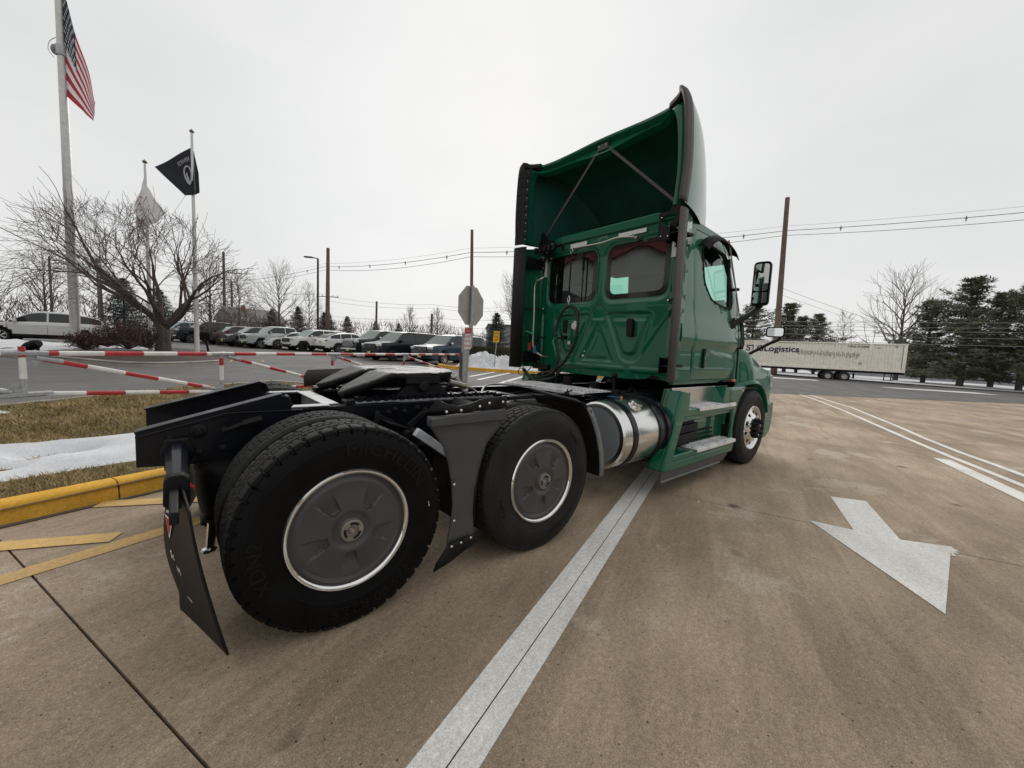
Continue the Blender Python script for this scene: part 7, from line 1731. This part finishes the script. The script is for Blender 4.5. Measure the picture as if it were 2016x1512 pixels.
# dealership building behind the viewer (it shows in the glass and the paint)
DB = thing('dealership_building', 'white building with red band and dark windows behind the viewer', 'building', (-13, 14, -.1), 0)
DW_ = mat('stucco_white', (.62, .62, .60), .8, var=.05, vscale=.7); DG = mat('dark_window', (.02, .025, .03), .1)
MB().box((-3, 0, 3.6), (6, 34, 7.5)).build('wall', DW_, DB); MB().box((-2.9, 0, 7.85), (6.4, 34.6, 1.0)).build('red_band', mat('band_red', (.28, .03, .035), .6), DB); MB().box((-2.9, 0, 9.2), (6.8, 35, 1.7)).build('fascia', mat('fascia_grey', (.10, .10, .11), .5), DB)
for k in range(8):
    w_ = MB(); w_.box((.03, -14+k*4, 4.3), (.10, 2.6, 2.2)); fr = w_.build('window', DG, DB); m = MB(); m.box((.09, -14+k*4, 4.3), (.04, .08, 2.2)); m.box((.09, -14+k*4, 4.3), (.04, 2.6, .08)); m.build('window_bar', DW_, fr)
# little litter on the concrete
for (x, y, s_) in ((3.25, -1.446, .018),): MB().box((x, y, .006), (s_*1.3, s_*.7, .003), (0, 0, .5)).build('paper_scrap', WHITE)['label'] = 'tiny white scrap of paper on the concrete beside the lane line'
bpy.data.objects['paper_scrap']['category'] = 'litter'

# evergreens on the near side of the road (they show in the cab's paint)
GN = 'evergreens beside the driveway out of the picture'
for k, (x, y) in enumerate(((2, -30), (9, -28), (15, -31), (21, -27), (27, -30), (33, -28), (40, -31), (-6, -29), (-13, -32), (46, -29))):
    evergreen(k % 2, ('evergreen hidden to the right of the picture, ' + ('first', 'second', 'third', 'fourth', 'fifth', 'sixth', 'seventh', 'eighth', 'ninth', 'tenth')[k] + ' of its row'), x, y, 9+2*(k % 3), k*1.1, GN)

# pieces that do not touch become objects of their own
def split_pieces(gap=.03, most=14):
    skip = {'crown', 'trunk', 'leaves', 'stem', 'lettering', 'body', 'tyre', 'cable', 'faded_lettering', 'container_number', 'hub_cover'}
    for o in [x for x in bpy.data.objects if x.type == 'MESH']:
        if o.name.split('.')[0] in skip or o.get('kind') or o.parent is None or o.data.users > 1 or len(o.data.polygons) > 6000: continue
        me = o.data; n = len(me.vertices); pa = list(range(n))
        def find(i):
            while pa[i] != i: pa[i] = pa[pa[i]]; i = pa[i]
            return i
        for e in me.edges:
            a, b = find(e.vertices[0]), find(e.vertices[1])
            if a != b: pa[a] = b
        gr = {}
        for i in range(n): gr.setdefault(find(i), []).append(i)
        if len(gr) < 2 or len(gr) > 400: continue
        bx = []
        for k, ix in gr.items():
            cs = [me.vertices[i].co for i in ix]
            bx.append([[min(c[a] for c in cs) for a in range(3)], [max(c[a] for c in cs) for a in range(3)], [k]])
        ch = True
        while ch:
            ch = False
            for i in range(len(bx)):
                for j in range(i+1, len(bx)):
                    if all(bx[i][0][a]-gap <= bx[j][1][a] and bx[j][0][a]-gap <= bx[i][1][a] for a in range(3)):
                        bx[i] = [[min(bx[i][0][a], bx[j][0][a]) for a in range(3)], [max(bx[i][1][a], bx[j][1][a]) for a in range(3)], bx[i][2]+bx[j][2]]
                        bx.pop(j); ch = True; break
                if ch: break
        if len(bx) < 2 or len(bx) > most: continue
        root = {find(i): None for i in range(n)}
        for gi, b in enumerate(bx):
            for k in b[2]: root[k] = gi
        own = [root[find(i)] for i in range(n)]
        for gi in range(len(bx)-1, -1, -1):
            bm = bmesh.new(); bm.from_mesh(me); bm.verts.ensure_lookup_table()
            bmesh.ops.delete(bm, geom=[v for v in bm.verts if own[v.index] != gi], context='VERTS')
            if gi > 0:
                nm = me.copy(); bm.to_mesh(nm); q = o.copy(); q.data = nm; link(q)
            else:
                nm = me.copy(); bm.to_mesh(nm); o.data = nm
            bm.free()
split_pieces()
